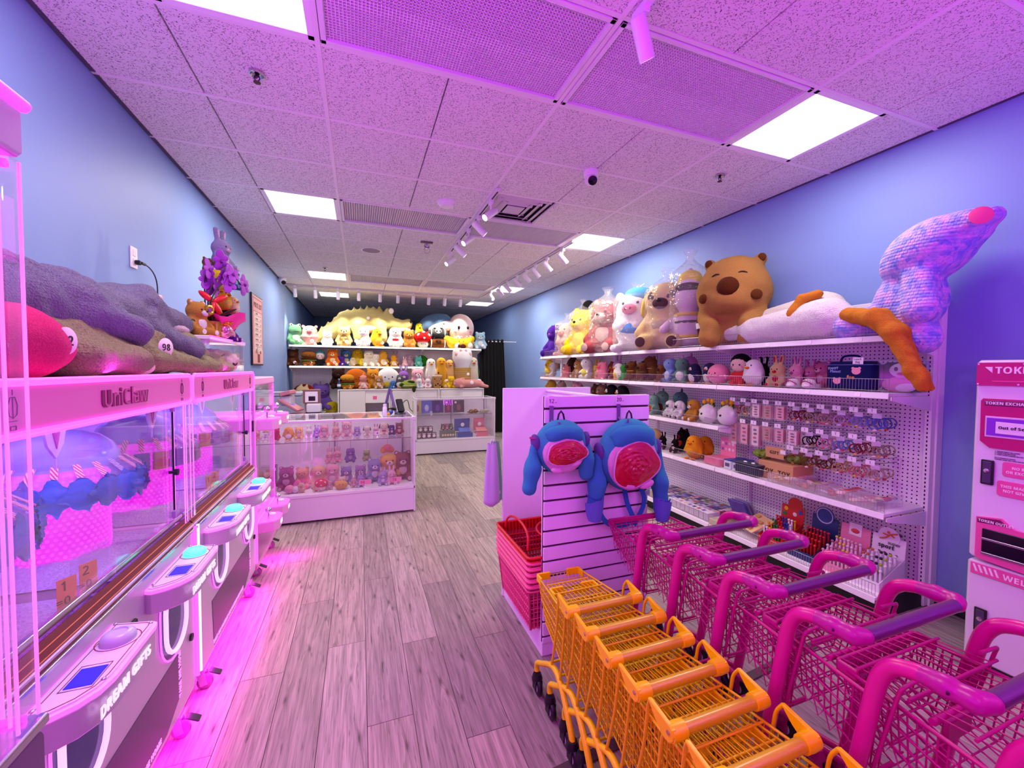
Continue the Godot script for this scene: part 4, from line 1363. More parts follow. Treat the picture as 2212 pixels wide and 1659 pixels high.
func build_right_shelf() -> void:
	var wm := mat("efe8f0", 0.45)
	var peg := tri_mat("efe8f0", tex.peg, Vector3.ONE * 9.84, 0.55)
	var wire := mat("b9b0bd", 0.3, 0.9)
	var o := thing("shelving_unit", "long white pegboard shelving with five tiers along the right wall", "shelving", Vector3(WR, 0, -1.46))
	var bx := -0.055
	var slots := mb()
	for k in 5:
		var z := -1.22 * k
		part(o, "upright", mb().box(Vector3(bx - 0.006, 0.955, z), Vector3(0.07, 1.9, 0.036), 0.003), wm)
		for s in 72: slots.box(Vector3(bx - 0.0412, 0.06 + s * 0.0254, z), Vector3(0.002, 0.013, 0.006))
	var sl := part(o, "upright_slots", slots, mat("17121c", 0.8))
	sl.set_meta("kind", "stuff")
	part(o, "end_panel", mb().box(Vector3(-0.03, 0.955, 0.024), Vector3(0.06, 1.905, 0.012), 0.002), wm)
	for k in 4:
		part(o, "pegboard", bxm(Vector3(0.008, 1.78, 1.184)), peg, Vector3(bx - 0.004, 0.99, -0.61 - 1.22 * k))
		part(o, "top_cap", mb().box(Vector3(bx, 1.9, -0.61 - 1.22 * k), Vector3(0.03, 0.03, 1.184), 0.004), wm)
		part(o, "base_deck", mb().box(Vector3(-0.28, 0.125, -0.61 - 1.22 * k), Vector3(0.5, 0.02, 1.216), 0.003), wm)
		part(o, "kickplate", bxm(Vector3(0.02, 0.11, 1.216)), mat("141218", 0.5), Vector3(-0.47, 0.056, -0.61 - 1.22 * k))
		price_rail(o, Vector3(-0.535, 0.116, -0.61 - 1.22 * k), 1.214, false, wm)
	part(o, "base_end", bxm(Vector3(0.46, 0.11, 0.012)), mat("1c1826", 0.5), Vector3(-0.25, 0.056, 0.0))
	# shelves: [height, depth, first bay, last bay, fence height]
	for s in [[1.66, 0.41, 0, 3, 0.085], [1.325, 0.41, 0, 3, 0.08], [0.97, 0.38, 1, 3, 0.06], [0.62, 0.41, 0, 3, 0.075]]:
		for k in range(s[2], s[3] + 1):
			var zc := -0.61 - 1.22 * k
			part(o, "shelf", mb().box(Vector3(bx - 0.01 - s[1] * 0.5, s[0] - 0.012, zc), Vector3(s[1], 0.02, 1.214), 0.003), wm)
			price_rail(o, Vector3(bx - 0.016 - s[1], s[0] - 0.018, zc), 1.214, false, wm)
			var fa := Vector3(bx - 0.004 - s[1], s[0], zc + 0.60)
			part(o, "wire_fence", fence_mesh(fa, fa + Vector3(0, 0, -1.2), s[4], 0.017, Vector3(-1, 0, 0)), wire)
			# little price labels along the lip
			for q in 4:
				part(o, "price_label", mb().turn(Basis(Vector3(0, 0, 1), -0.16), Vector3(bx - 0.022 - s[1], s[0] - 0.018, zc + 0.45 - q * 0.3 - 0.05 * (k % 2))).box(Vector3.ZERO, Vector3(0.002, 0.024, 0.032)), mat("f8f0f4", 0.6))
		for k in range(s[2], s[3] + 2):
			var br := PackedVector2Array([Vector2(0, 0), Vector2(-s[1], 0), Vector2(-s[1], -0.022), Vector2(0, -0.095)])
			part(o, "bracket", mb().turn(Basis(), Vector3(bx - 0.02, s[0] - 0.022, -1.22 * k + (0.008 if k == s[2] else -0.012))).prism(br, 0.004), wm)
	var fb := Vector3(-0.525, 0.136, -0.01)
	for k in 4: part(o, "wire_fence", fence_mesh(fb + Vector3(0, 0, -1.22 * k), fb + Vector3(0, 0, -1.22 * k - 1.2), 0.07, 0.017, Vector3(-1, 0, 0)), wire)
	var post := solo("small_poster", mb().box(Vector3.ZERO, Vector3(0.012, 0.5, 0.34), 0.002), mat("4a1f1a", 0.5), "small dark red framed picture on the wall at the far end of the right shelving", "picture", Vector3(WR - 0.03, 1.72, -6.72))
	post.name = "wall_picture"

func build_back_shelf() -> void:
	var wm := mat("efece8", 0.45)
	var peg := tri_mat("e4dfe2", tex.peg, Vector3.ONE * 9.84, 0.6)
	var o := thing("back_shelving", "white pegboard shelving with two shelves across the back of the shop", "shelving", Vector3(-1.22, 0, -8.93))
	for k in 4:
		part(o, "upright", mb().box(Vector3(1.22 * k + (0.016 if k == 0 else 0.0), 0.92, 0.015), Vector3(0.034, 1.84, 0.05), 0.003), wm)
	var slots := mb()
	for k in 4:
		for s in 66: slots.box(Vector3(1.22 * k + (0.016 if k == 0 else 0.0), 0.08 + s * 0.0254, 0.041), Vector3(0.006, 0.013, 0.002))
	var sl := part(o, "upright_slots", slots, mat("17121c", 0.8))
	sl.set_meta("kind", "stuff")
	for k in 3:
		part(o, "pegboard", bxm(Vector3(1.19, 1.78, 0.008)), peg, Vector3(0.61 + 1.22 * k, 0.95, 0.01))
	for s in [[1.875, 0, 2], [1.487, 0, 1]]:
		for k in range(s[1], s[2] + 1):
			part(o, "shelf", mb().box(Vector3(0.61 + 1.22 * k, s[0] - 0.012, 0.235), Vector3(1.216, 0.022, 0.40), 0.003), wm)
			price_rail(o, Vector3(0.61 + 1.22 * k, s[0] - 0.016, 0.438), 1.216, true, wm)
		for k in range(s[1], s[2] + 2):
			part(o, "bracket", mb().turn(Basis(Vector3.UP, PI / 2), Vector3(1.22 * k, s[0] - 0.024, 0.05)).prism(PackedVector2Array([Vector2(0, 0), Vector2(-0.36, 0), Vector2(-0.36, -0.02), Vector2(0, -0.09)]), 0.004), wm)
	part(o, "end_panel", mb().box(Vector3(3.672, 0.92, 0.015), Vector3(0.012, 1.84, 0.06), 0.002), wm)
	# curtain on a rod to the right of the shelves
	var rod := solo("curtain_rod", mb().tube([Vector3(0, 0, 0), Vector3(0.9, 0, 0)], 0.012, 10), mat("e8e8ec", 0.35), "thin white curtain rod between the back shelving and the right wall", "curtain rod", Vector3(WR - 0.9, 2.06, -8.75))
	var c := thing("black_curtain", "floor-length black curtain hung on the white rod beside the back shelves", "curtain", Vector3(2.47, 0, -8.75))
	var cm := mat("0b0a0c", 0.95)
	for side in 2:
		part(c, "drape", mb().grid(72, 10, func(s: float, t: float) -> Vector3:
			var wdt := lerpf(0.56, 0.66, 1.0 - t)
			return Vector3(s * wdt, 0.03 + t * 2.06, 0.035 * sin(s * 44.0) * (0.6 + 0.4 * t) + (0.006 if side else 0.0))), cm)
		break
	for k in 6: part(c, "curtain_loop", mb().box(Vector3(0.05 + k * 0.095, 2.08, 0), Vector3(0.045, 0.07, 0.05), 0.01), cm)
	# three low white cabinets with sliding doors
	for k in 3:
		var cab := thing("white_cabinet", ["white low cabinet with sliding doors, its right door half open, behind the front counter", "white low cabinet with sliding doors in the middle behind the counters", "white low cabinet with sliding doors, rightmost and next to the black curtain"][k], "cabinet", Vector3(-0.385 + 0.925 * k, 0, -8.5))
		part(cab, "carcass", mb().box(Vector3(0.46, 0.53, 0.005), Vector3(0.918, 1.06, 0.01), 0.002).box(Vector3(0.46, 1.05, 0.2), Vector3(0.92, 0.022, 0.4), 0.003).box(Vector3(0.012, 0.52, 0.2), Vector3(0.022, 1.04, 0.39), 0.002).box(Vector3(0.908, 0.52, 0.2), Vector3(0.022, 1.04, 0.39), 0.002).box(Vector3(0.46, 0.05, 0.2), Vector3(0.9, 0.06, 0.38), 0.002).box(Vector3(0.46, 0.62, 0.18), Vector3(0.88, 0.018, 0.34), 0.002), mat("ece8e2", 0.5))
		part(cab, "sliding_door", bxm(Vector3(0.44, 0.95, 0.012), 0.002), mat("e6e2da", 0.45), Vector3(0.255, 0.56, 0.386))
		part(cab, "sliding_door", bxm(Vector3(0.44, 0.24 if k == 0 else 0.95, 0.012), 0.002), mat("efebe5", 0.45), Vector3(0.67, 0.92 if k == 0 else 0.56, 0.37))
	tag(solo("sticky_note", bxm(Vector3(0.07, 0.06, 0.002)), mat("ff5f9a", 0.8), "bright pink sticky note on the left white cabinet door", "note", Vector3(0.26, 0.9, -8.12)), "bright pink sticky note on the left white cabinet door", "note")

func glass_counter(label: String, at: Vector3, w: float, d: float, h: float, plinth: float, shelf: float) -> Node3D:
	# a showcase: closed plinth, side and back boards, glass front and top in a white frame, one glass shelf
	var o := thing("display_counter", label, "display counter", at)
	var wm := mat("f0eaf0", 0.4)
	part(o, "plinth", mb().box(Vector3(w * 0.5, plinth * 0.5 + 0.01, -d * 0.5), Vector3(w - 0.01, plinth - 0.02, d - 0.02), 0.004), wm)
	part(o, "deck", mb().box(Vector3(w * 0.5, plinth + 0.006, -d * 0.5), Vector3(w, 0.03, d), 0.004), wm)
	part(o, "side_panel", mb().box(Vector3(0.009, h * 0.5, -d * 0.5), Vector3(0.018, h - 0.02, d), 0.003), wm)
	part(o, "side_panel", mb().box(Vector3(w - 0.009, h * 0.5, -d * 0.5), Vector3(0.018, h - 0.02, d), 0.003), wm)
	part(o, "back_panel", mb().box(Vector3(w * 0.5, h * 0.5 + plinth * 0.5 - 0.02, -d + 0.008), Vector3(w - 0.04, h - plinth - 0.04, 0.012), 0.002), wm)
	var fr := mb().box(Vector3(w * 0.5, h - 0.011, -0.011), Vector3(w, 0.022, 0.022), 0.004).box(Vector3(w * 0.5, h - 0.011, -d + 0.011), Vector3(w, 0.022, 0.022), 0.004)
	for x in [0.011, w - 0.011]: fr.box(Vector3(x, h - 0.011, -d * 0.5), Vector3(0.022, 0.022, d), 0.004)
	part(o, "top_frame", fr, wm)
	for x in [0.012, w - 0.012]: part(o, "corner_cap", mb().box(Vector3(x, h - 0.014, -0.012), Vector3(0.038, 0.038, 0.038), 0.006), wm)
	part(o, "top_glass", bxm(Vector3(w - 0.04, 0.006, d - 0.04)), pane("e8e4f4", 0.10), Vector3(w * 0.5, h - 0.004, -d * 0.5))
	part(o, "front_glass", bxm(Vector3(w - 0.03, h - plinth - 0.05, 0.005)), pane("fff4ff", 0.04), Vector3(w * 0.5, (h + plinth) * 0.5, -0.012))
	var sh := part(o, "glass_shelf", bxm(Vector3(w - 0.06, 0.006, d - 0.14)), pane("dce8ea", 0.10), Vector3(w * 0.5, shelf, -d * 0.5 - 0.03))
	part(sh, "polished_edge", bxm(Vector3(w - 0.06, 0.0065, 0.003)), mat("6d5870", 0.3), Vector3(0, 0, d * 0.5 - 0.069))
	for x in [0.07, w * 0.5, w - 0.07]:
		part(o, "shelf_standard", mb().box(Vector3(x, (h + plinth) * 0.5, -d + 0.02), Vector3(0.014, h - plinth - 0.05, 0.01)), mat("9a8e9e", 0.35, 0.7))
	return o

func build_counters() -> void:
	glass_counter("white glass-fronted display counter full of small plush toys, nearest the machines", Vector3(-1.04, 0, -4.2), 1.558, 0.62, 0.965, 0.25, 0.745)
	glass_counter("white glass-fronted display counter with boxes and slippers at the back by the black curtain", Vector3(0.862, 0, -6.92), 1.385, 0.5, 0.95, 0.235, 0.655)
	var p := thing("wall_poster", "framed pink price list poster on the left wall", "poster", Vector3(WL + 0.012, 1.93, -6.17))
	part(p, "frame", mb().box(Vector3(0, 0, 0), Vector3(0.022, 0.9, 0.58), 0.004), mat("1a1420", 0.4))
	part(p, "sheet", bxm(Vector3(0.004, 0.86, 0.545)), mat("f2b6b8", 0.6), Vector3(0.011, 0, 0))
	part(p, "border", mb().box(Vector3(0.0135, 0.40, 0), Vector3(0.002, 0.012, 0.49)).box(Vector3(0.0135, 0.235, 0), Vector3(0.002, 0.008, 0.49)).box(Vector3(0.0135, 0.08, 0.245), Vector3(0.002, 0.65, 0.012)).box(Vector3(0.0135, 0.08, -0.245), Vector3(0.002, 0.65, 0.012)), mat("d0607a", 0.6))
	text(p, "lettering", "PRICE LIST", 0.085, mat("7c2638", 0.6), face_x(0.0135, 0.315, 0))
	part(p, "list_panel", bxm(Vector3(0.002, 0.5, 0.42)), mat("f8dcd8", 0.6), Vector3(0.0135, -0.02, 0))
	for k in 7:
		part(p, "rule_line", bxm(Vector3(0.002, 0.004, 0.36)), mat("a06068", 0.6), Vector3(0.0145, 0.185 - k * 0.066, 0))
		text(p, "lettering", ["5 TOKENS", "11 TOKENS", "25 TOKENS", "50 TOKENS", "80 TOKENS", "120 TOKENS", "200 TOKENS"][k], 0.026, mat("7c4048", 0.6), face_x(0.0142, 0.208 - k * 0.066, 0.075))
		text(p, "lettering", ["5", "10", "20", "40", "60", "80", "100"][k], 0.028, mat("7c4048", 0.6), face_x(0.0142, 0.208 - k * 0.066, -0.15))
	part(p, "printed_box", mb().box(Vector3(0.0135, -0.36, -0.02), Vector3(0.002, 0.11, 0.13)).box(Vector3(0.0135, -0.27, 0.12), Vector3(0.002, 0.06, 0.03)).box(Vector3(0.0135, -0.26, 0.05), Vector3(0.002, 0.09, 0.02)).box(Vector3(0.0135, -0.28, -0.12), Vector3(0.002, 0.04, 0.05)), mat("8a3c40", 0.6))
	var ou := thing("wall_outlet", "white double wall socket above the grey plush on the left wall", "socket", Vector3(WL, 2.1, -3.1))
	part(ou, "cover_plate", mb().box(Vector3(0.004, 0, 0), Vector3(0.008, 0.125, 0.078), 0.003), mat("f6f2f6", 0.35))
	part(ou, "receptacle", mb().box(Vector3(0.008, 0.027, 0), Vector3(0.006, 0.04, 0.034), 0.003).box(Vector3(0.008, -0.027, 0), Vector3(0.006, 0.04, 0.034), 0.003), mat("e6e0e6", 0.35))
	var pc := thing("power_cord", "black plug and cord hanging from the wall socket", "power cord", Vector3(WL + 0.012, 2.073, -3.1))
	part(pc, "plug", mb().box(Vector3(0.012, 0, -0.004), Vector3(0.03, 0.026, 0.03), 0.006).box(Vector3(0.026, 0, -0.03), Vector3(0.016, 0.016, 0.05), 0.005), mat("0c0a10", 0.45))
	var cp := []
	for k in 17:
		var t := k / 16.0
		cp.append(Vector3(0.026 + 0.01 * sin(t * 3.0), -0.02 * t - 0.30 * t * t, -0.05 - 0.15 * sin(t * PI * 0.72) * (1.0 - 0.15 * t)))
	part(pc, "cord", mb().tube(cp, 0.0038, 6), mat("0c0a10", 0.45))

# ---------------------------------------------------------------- the slatwall stand in the middle
func build_slat_unit() -> void:
	var wm := mat("f2ecf4", 0.38)
	var o := thing("display_stand", "white slatwall end stand with dark grooves in the middle of the floor", "display stand", Vector3(0.845, 0, -1.82))
	var W := 0.62
	var core := part(o, "end_board", mb().box(Vector3(W * 0.5, 0.70, -0.016), Vector3(W, 1.235, 0.012), 0.002), mat("4a1c3e", 0.6))
	var ys := [1.317]
	var y := 1.262
	while y > 0.1:
		ys.append(y)
		y -= 0.0762
	ys.append(0.082)
	for k in ys.size() - 1:
		var a: float = ys[k] - (0.0 if k == 0 else 0.0105)
		var b: float = ys[k + 1]
		if a - b < 0.01: continue
		part(core, "slat", mb().box(Vector3(W * 0.5, (a + b) * 0.5, -0.005), Vector3(W, a - b, 0.011), 0.0025), wm)
	part(o, "end_board_back", mb().box(Vector3(W * 0.5, 0.70, -0.026), Vector3(W, 1.237, 0.010), 0.002), wm)
	part(o, "far_board", mb().box(Vector3(W * 0.5, 0.666, -0.62), Vector3(W + 0.005, 1.33, 0.022), 0.003), wm)
	part(o, "middle_board", mb().box(Vector3(W * 0.5, 0.7, -0.32), Vector3(0.024, 1.22, 0.58), 0.003), wm)
	part(o, "top_cap", mb().box(Vector3(W * 0.5, 1.312, -0.32), Vector3(0.05, 0.012, 0.6), 0.003), wm)
	part(o, "base", mb().box(Vector3(W * 0.5, 0.06, -0.32), Vector3(W - 0.01, 0.12, 0.60), 0.004).box(Vector3(W * 0.5 + 0.02, 0.04, -0.01), Vector3(W - 0.08, 0.08, 0.04), 0.003), wm)
	# hooks with price tabs
	for h in [[0.034, "left", "12."], [0.422, "right", "20."]]:
		var k := thing("display_hook", "grey slatwall hook with a white price tab, %s of the two on the stand" % h[1], "hook", Vector3(0.845 + h[0], 1.26, -1.82), 0, "hooks on the slatwall stand")
		var pts := []
		for q in 9:
			var a := -PI / 2 + PI * q / 8.0
			pts.append(Vector3(0, -0.075 - 0.012 * cos(a) * 0.4, 0.05 + 0.016 * sin(a)))
		part(k, "plate", mb().box(Vector3(0, -0.03, 0.004), Vector3(0.022, 0.11, 0.004), 0.001), mat("8f7aa6", 0.35, 0.6))
		part(k, "arm", mb().tube([Vector3(0, -0.06, 0.006), Vector3(0, -0.078, 0.04), Vector3(0, -0.08, 0.075), Vector3(0, -0.07, 0.085), Vector3(0, -0.058, 0.085)], 0.0055, 8), mat("8f7aa6", 0.35, 0.6))
		var tb := part(k, "price_tab", mb().turn(Basis(Vector3(0, 0, 1), -0.06), Vector3(0.002, 0.035, 0.012)).box(Vector3.ZERO, Vector3(0.048, 0.046, 0.002)), mat("f6f0f6", 0.6))
		text(tb, "lettering", h[2], 0.026, mat("5a4060", 0.6), Transform3D(Basis(), Vector3(0.004, 0.035, 0.0138)), "Droid Sans Mono", false)
	plush_bag("small round teal plush backpack with a red window, on the left hook", Vector3(0.905, 1.075, -1.765), 0.86, 0.13, 0.125, false)
	plush_bag("large teal plush backpack with a red window and pocketed flaps, on the right hook", Vector3(1.295, 1.01, -1.765), 1.0, 0.172, 0.18, true)
	towels()
	baskets()

# a plush backpack: padded round body, pale front panel, clear red window, long side flaps, straps
func plush_bag(label: String, at: Vector3, s: float, rx: float, ry: float, big: bool) -> void:
	var o := thing("plush_backpack", label, "backpack", at, 0, "")
	var teal := cloth("48b8c0", 20.0)
	var dteal := cloth("40aebc", 20.0)
	part(o, "body", skin([["e", 0, 0, 0.0, rx, ry, 0.058], ["e", 0, ry * 0.22, 0.0, rx * 0.95, ry * 0.82, 0.056]], 0.0075, 0.03, 0.002), teal)
	part(o, "front_panel", skin([["e", 0, -ry * 0.12, 0.036, rx * 0.86, ry * 0.82, 0.034]], 0.007, 0.02, 0.001), cloth("f3c6dc", 24.0))
	# the window bulges and creases a little
	var nz := FastNoiseLite.new()
	nz.seed = 4 if big else 8
	nz.frequency = 2.6
	var wx := rx * 0.78
	var wy := ry * (0.62 if big else 0.46)
	var cy := -ry * (0.20 if big else 0.12)
	part(o, "window", mb().grid(26, 40, func(a: float, t: float) -> Vector3:
		var ph := TAU * t
		var r := a
		var sq := 1.0 + 0.10 * cos(ph * 3.0 + 0.5)
		return Vector3(cos(ph) * r * wx * sq, cy + sin(ph) * r * wy * (1.0 + 0.08 * sin(2.0 * ph)), 0.086 - 0.020 * r * r + 0.012 * nz.get_noise_2d(cos(ph) * r * 2.0, sin(ph) * r * 2.0) * (1.0 - r * 0.6))), vinyl("b8102c"))
	var rim := []
	for k in 40:
		var ph := TAU * k / 40.0
		var sq := 1.0 + 0.10 * cos(ph * 3.0 + 0.5)
		rim.append(Vector3(cos(ph) * wx * sq * 1.02, cy + sin(ph) * wy * (1.0 + 0.08 * sin(2.0 * ph)) * 1.02, 0.064))
	part(o, "window_piping", mb().tube(rim, 0.0045, 6, true), cloth("f3c6dc", 24.0))
	# padded top flap over the panel
	part(o, "top_flap", skin([["e", 0, ry * 0.62, 0.035, rx * 0.78, ry * 0.28, 0.036], ["e", -rx * 0.32, ry * 0.5, 0.04, rx * 0.4, ry * 0.22, 0.028, 0, 0, 18], ["e", rx * 0.36, ry * 0.48, 0.04, rx * 0.42, ry * 0.22, 0.028, 0, 0, -18]], 0.007, 0.02, 0.001), dteal)
	# piping round the edge
	var pr := []
	for k in 40:
		var ph := TAU * k / 40.0
		pr.append(Vector3(cos(ph) * rx * 1.0, sin(ph) * ry * 1.0 + ry * 0.02, 0.004))
	part(o, "zip_piping", mb().tube(pr, 0.004, 6, true), dteal)
	# soft pads where the flaps are sewn on
	var side := [[-1.0, 0.02, -0.21], [1.0, -0.05, -0.165]] if not big else [[-1.0, -0.05, -0.28], [1.0, -0.10, -0.33]]
	for f in side:
		var sx: float = f[0]
		var x0 := sx * rx * 1.02
		var y0: float = 0.03
		var y1: float = f[2]
		var x1 := x0 + sx * (0.035 if not big else 0.03)
		if not big and sx > 0: x1 = x0 + 0.0
		part(o, "side_pad", skin([["e", x0, y0, 0.0, 0.022, 0.04 * s * 1.2, 0.032, 0, 0, -sx * 10]], 0.006, 0.02, 0.001), cloth("6f5f9c", 20.0))
		var fl := part(o, "side_flap", skin([["c", x0 + sx * 0.01, y0 - 0.02, 0.0, lerpf(x0, x1, 0.5), (y0 + y1) * 0.5, 0.01, 0.02 * s, 0.036 * s], ["c", lerpf(x0, x1, 0.5), (y0 + y1) * 0.5, 0.01, x1, y1 + 0.03, 0.012, 0.036 * s, 0.040 * s]], 0.008, 0.05, 0.002), dteal)
		if big:
			part(fl, "flap_pocket", mb().grid(20, 14, func(a: float, t: float) -> Vector3:
				var ang := PI * a
				var w := 0.05 * (1.0 - 0.35 * pow(1.0 - t, 2.5))
				return Vector3(x1 - cos(ang) * w + sx * 0.004 * t, y1 - 0.03 + t * 0.115 + 0.02 * t * cos(ang) * sx, 0.012 + sin(ang) * (0.048 - 0.012 * (1.0 - t)))), cloth("6e94d0", 20.0))
			part(fl, "pocket_hem", mb().tube([Vector3(x1 - 0.05, y1 + 0.105, 0.014), Vector3(x1 - 0.03, y1 + 0.09, 0.045), Vector3(x1, y1 + 0.086, 0.062), Vector3(x1 + 0.03, y1 + 0.09, 0.045), Vector3(x1 + 0.05, y1 + 0.065, 0.014)], 0.003, 6), cloth("3f6ab8", 20.0))
		elif sx < 0:
			part(fl, "pink_band", mb().ell(Vector3(x0 + sx * 0.008, y0 + 0.022, 0), Vector3(0.022, 0.007, 0.026), 14), cloth("c0357c", 20.0))
	# paired pale pads along the lower edge
	for q in ([[-0.35, -0.78, 0.03], [0.42, -0.56, 0.03]] if not big else [[-0.2, -0.78, 0.048], [0.44, -0.8, 0.045]]):
		part(o, "soft_pad", skin([["e", rx * q[0], ry * q[1], 0.05, q[2], q[2] * 0.48, 0.022, 0, 0, 14 if q[0] > 0 else -12]], 0.005, 0.01, 0.0005), cloth("f6cede", 24.0))
	part(o, "hang_loop", mb().tube([Vector3(-0.02, ry * 0.98, 0), Vector3(-0.012, ry + 0.035, 0), Vector3(0, ry + 0.05, 0.0), Vector3(0.012, ry + 0.035, 0), Vector3(0.02, ry * 0.98, 0)], 0.0045, 6), mat("23202c", 0.6))
	if big:
		for st in [[[-0.1, -0.12, -0.02], [-0.14, -0.22, -0.01], [-0.15, -0.29, 0.0], [-0.11, -0.345, 0.01], [-0.03, -0.365, 0.01], [0.02, -0.36, 0.01]], [[0.0, -0.15, -0.02], [0.02, -0.26, -0.01], [0.05, -0.34, 0.0], [0.03, -0.368, 0.01]], [[0.08, -0.14, -0.02], [0.12, -0.22, -0.01], [0.115, -0.28, 0.0], [0.07, -0.35, 0.006], [0.05, -0.375, 0.008]]]:
			var p := []
			for q in st: p.append(Vector3(q[0], q[1], q[2] - 0.02))
			part(o, "strap", ribbon(p, 0.026, 0.004), mat("1f7da6", 0.8))

func ribbon(pts: Array, w: float, th: float) -> MB:
	var cv := Curve3D.new()
	for k in pts.size():
		var t: Vector3 = (pts[mini(k + 1, pts.size() - 1)] - pts[maxi(k - 1, 0)]) * 0.17
		cv.add_point(pts[k], -t, t)
	cv.bake_interval = 0.008
	var L := cv.get_baked_length()
	var m := mb()
	for side in [1, -1]:
		m.grid(40, 2, func(s: float, t: float) -> Vector3:
			var p := cv.sample_baked(L * s)
			var d := (cv.sample_baked(minf(L, L * s + 0.01)) - cv.sample_baked(maxf(0.0, L * s - 0.01))).normalized()
			var n := d.cross(Vector3(0, 0.1, 1)).normalized()
			return p + n * (t - 0.5) * w * side + Vector3(0, 0, side * th * 0.5))
	return m

func vinyl(hex: String) -> StandardMaterial3D:
	var m := StandardMaterial3D.new()
	m.albedo_color = Color(hex)
	m.roughness = 0.12
	m.clearcoat_enabled = true
	m.clearcoat = 0.8
	m.clearcoat_roughness = 0.06
	m.normal_enabled = true
	m.normal_texture = tex.crinkle
	m.normal_scale = 0.12
	m.uv1_triplanar = true
	m.uv1_scale = Vector3.ONE * 5.0
	return m

func towels() -> void:
	# soft bag-like towels on the side of the stand, mint and lavender
	for k in 2:
		var o := thing("hanging_pouch", ["mint fleece pouch hanging against the far board of the stand", "lavender fleece pouch hanging in front of the mint one"][k], "pouch", Vector3([0.815, 0.775][k], 0.98, [-2.52, -2.46][k]), 0)
		part(o, "cloth", mb().grid(30, 16, func(s: float, t: float) -> Vector3:
			var a := TAU * s
			var w := lerpf(0.052, 0.026, pow(t, 1.6))
			var fold := 1.0 + 0.16 * sin(a * 5.0 + k) * (0.4 + 0.6 * t)
			var yy := -0.4 * (1.0 - t)
			if t < 0.06: w *= t / 0.06 * 0.7 + 0.3
			return Vector3(cos(a) * w * fold, yy, sin(a) * w * 0.8 * fold), true), cloth(["8fb8b4", "dcd0f0"][k], 16.0))
		part(o, "loop", mb().tube([Vector3(-0.008, -0.01, 0), Vector3(0, 0.03, 0), Vector3(0.008, -0.01, 0)], 0.003, 6), mat("efe8f6", 0.6))
		if k == 0: part(o, "label_tag", bxm(Vector3(0.03, 0.02, 0.003)), mat("f4ecf4", 0.6), Vector3(0.01, -0.32, 0.043))

func basket_mesh(h: float) -> Array:
	# a nesting plastic shopping basket with slotted walls: [walls, rim]
	var LX := 0.17
	var LZ := 0.245
	var m := mb()
	var q := func(x: float, y: float, z: float) -> Vector3:
		var f := lerpf(0.86, 1.0, y / h)
		return Vector3(x * f, y, z * f)
	# bottom
	m.box(Vector3(0, 0.004, 0), Vector3(LX * 2 * 0.86, 0.008, LZ * 2 * 0.86), 0.002)
	for side in 4:
		var along: float = LZ if side < 2 else LX
		var s: float = -1.0 if side % 2 == 0 else 1.0
		var P := func(u: float, y: float) -> Vector3:
			return q.call(s * LX, y, u) if side < 2 else q.call(u, y, s * LZ)
		var n := 22 if side < 2 else 15
		for k in n + 1:
			var u := lerpf(-along, along, float(k) / n)
			m.tube([P.call(u, 0.0), P.call(u, h)], 0.0036 if k > 0 and k < n else 0.007, 4)
		for yy in [0.006, 0.06, 0.115, 0.165]:
			m.tube([P.call(-along, yy), P.call(along, yy)], 0.004, 4)
		# solid band
		var band := mb()
		for bb in [[h - 0.05, h]]:
			m.quad(P.call(-along, bb[0]), P.call(along, bb[0]), P.call(along, bb[1]), P.call(-along, bb[1]), Vector3(-s, 0, 0) if side < 2 else Vector3(0, 0, -s))
			m.quad(P.call(along, bb[0]), P.call(-along, bb[0]), P.call(-along, bb[1]), P.call(along, bb[1]), Vector3(s, 0, 0) if side < 2 else Vector3(0, 0, s))
	var rim := []
	for c in [[1, 1], [-1, 1], [-1, -1], [1, -1]]:
		for k in 4:
			var a: float = {[1, 1]: 0.0, [-1, 1]: 0.5, [-1, -1]: 1.0, [1, -1]: 1.5}[c] * PI + PI * 0.5 * k / 3.0
			rim.append(Vector3(c[0] * (LX - 0.012) + 0.022 * cos(a), h, c[1] * (LZ - 0.012) + 0.022 * sin(a)))
	var r := mb().tube(rim, 0.008, 6, true)
	var low := []
	for p in rim: low.append(Vector3(p.x * 0.985, h - 0.022, p.z * 0.985))
	r.tube(low, 0.006, 5, true)
	return [m.mesh(), r.mesh()]

func baskets() -> void:
	var bm := basket_mesh(0.24)
	var pk := mat("f0608c", 0.35)
	var first: Node3D
	for k in 6:
		var top := k == 5
		var y := 0.12 + k * 0.03 if not top else 0.12 + 5 * 0.03
		var lab: String = ["pink plastic shopping basket, bottom of the stack by the stand", "pink plastic shopping basket, second from the bottom of the stack", "pink plastic shopping basket, third from the bottom of the stack", "pink plastic shopping basket, fourth from the bottom of the stack", "pink plastic shopping basket right under the red one", "bright red plastic shopping basket on top of the pink stack"][k]
		if k == 0 or top:
			var o := thing("shopping_basket", lab, "basket", Vector3(0.955, y, -2.10), 0, "" if top else "stacked pink baskets")
			var c := mat("d8121c", 0.3) if top else pk
			part(o, "slotted_walls", bm[0], c)
			part(o, "rim", bm[1], c)
			if top:
				var hp := []
				for q in 17:
					var a := PI * q / 16.0
					hp.append(Vector3(-0.15 + 0.02 * sin(a), 0.245 + 0.095 * pow(sin(a), 0.55), 0.17 * cos(a)))
				part(o, "handle", mb().tube(hp, 0.0065, 8), c)
				var h2 := []
				for q in 17:
					var a := PI * q / 16.0
					h2.append(Vector3(0.15 - 0.16 * sin(a), 0.252, 0.17 * cos(a)))
				part(o, "handle", mb().tube(h2, 0.0065, 8), c)
			else: first = o
		else: dup(first, lab, Vector3(0.955, y, -2.10))

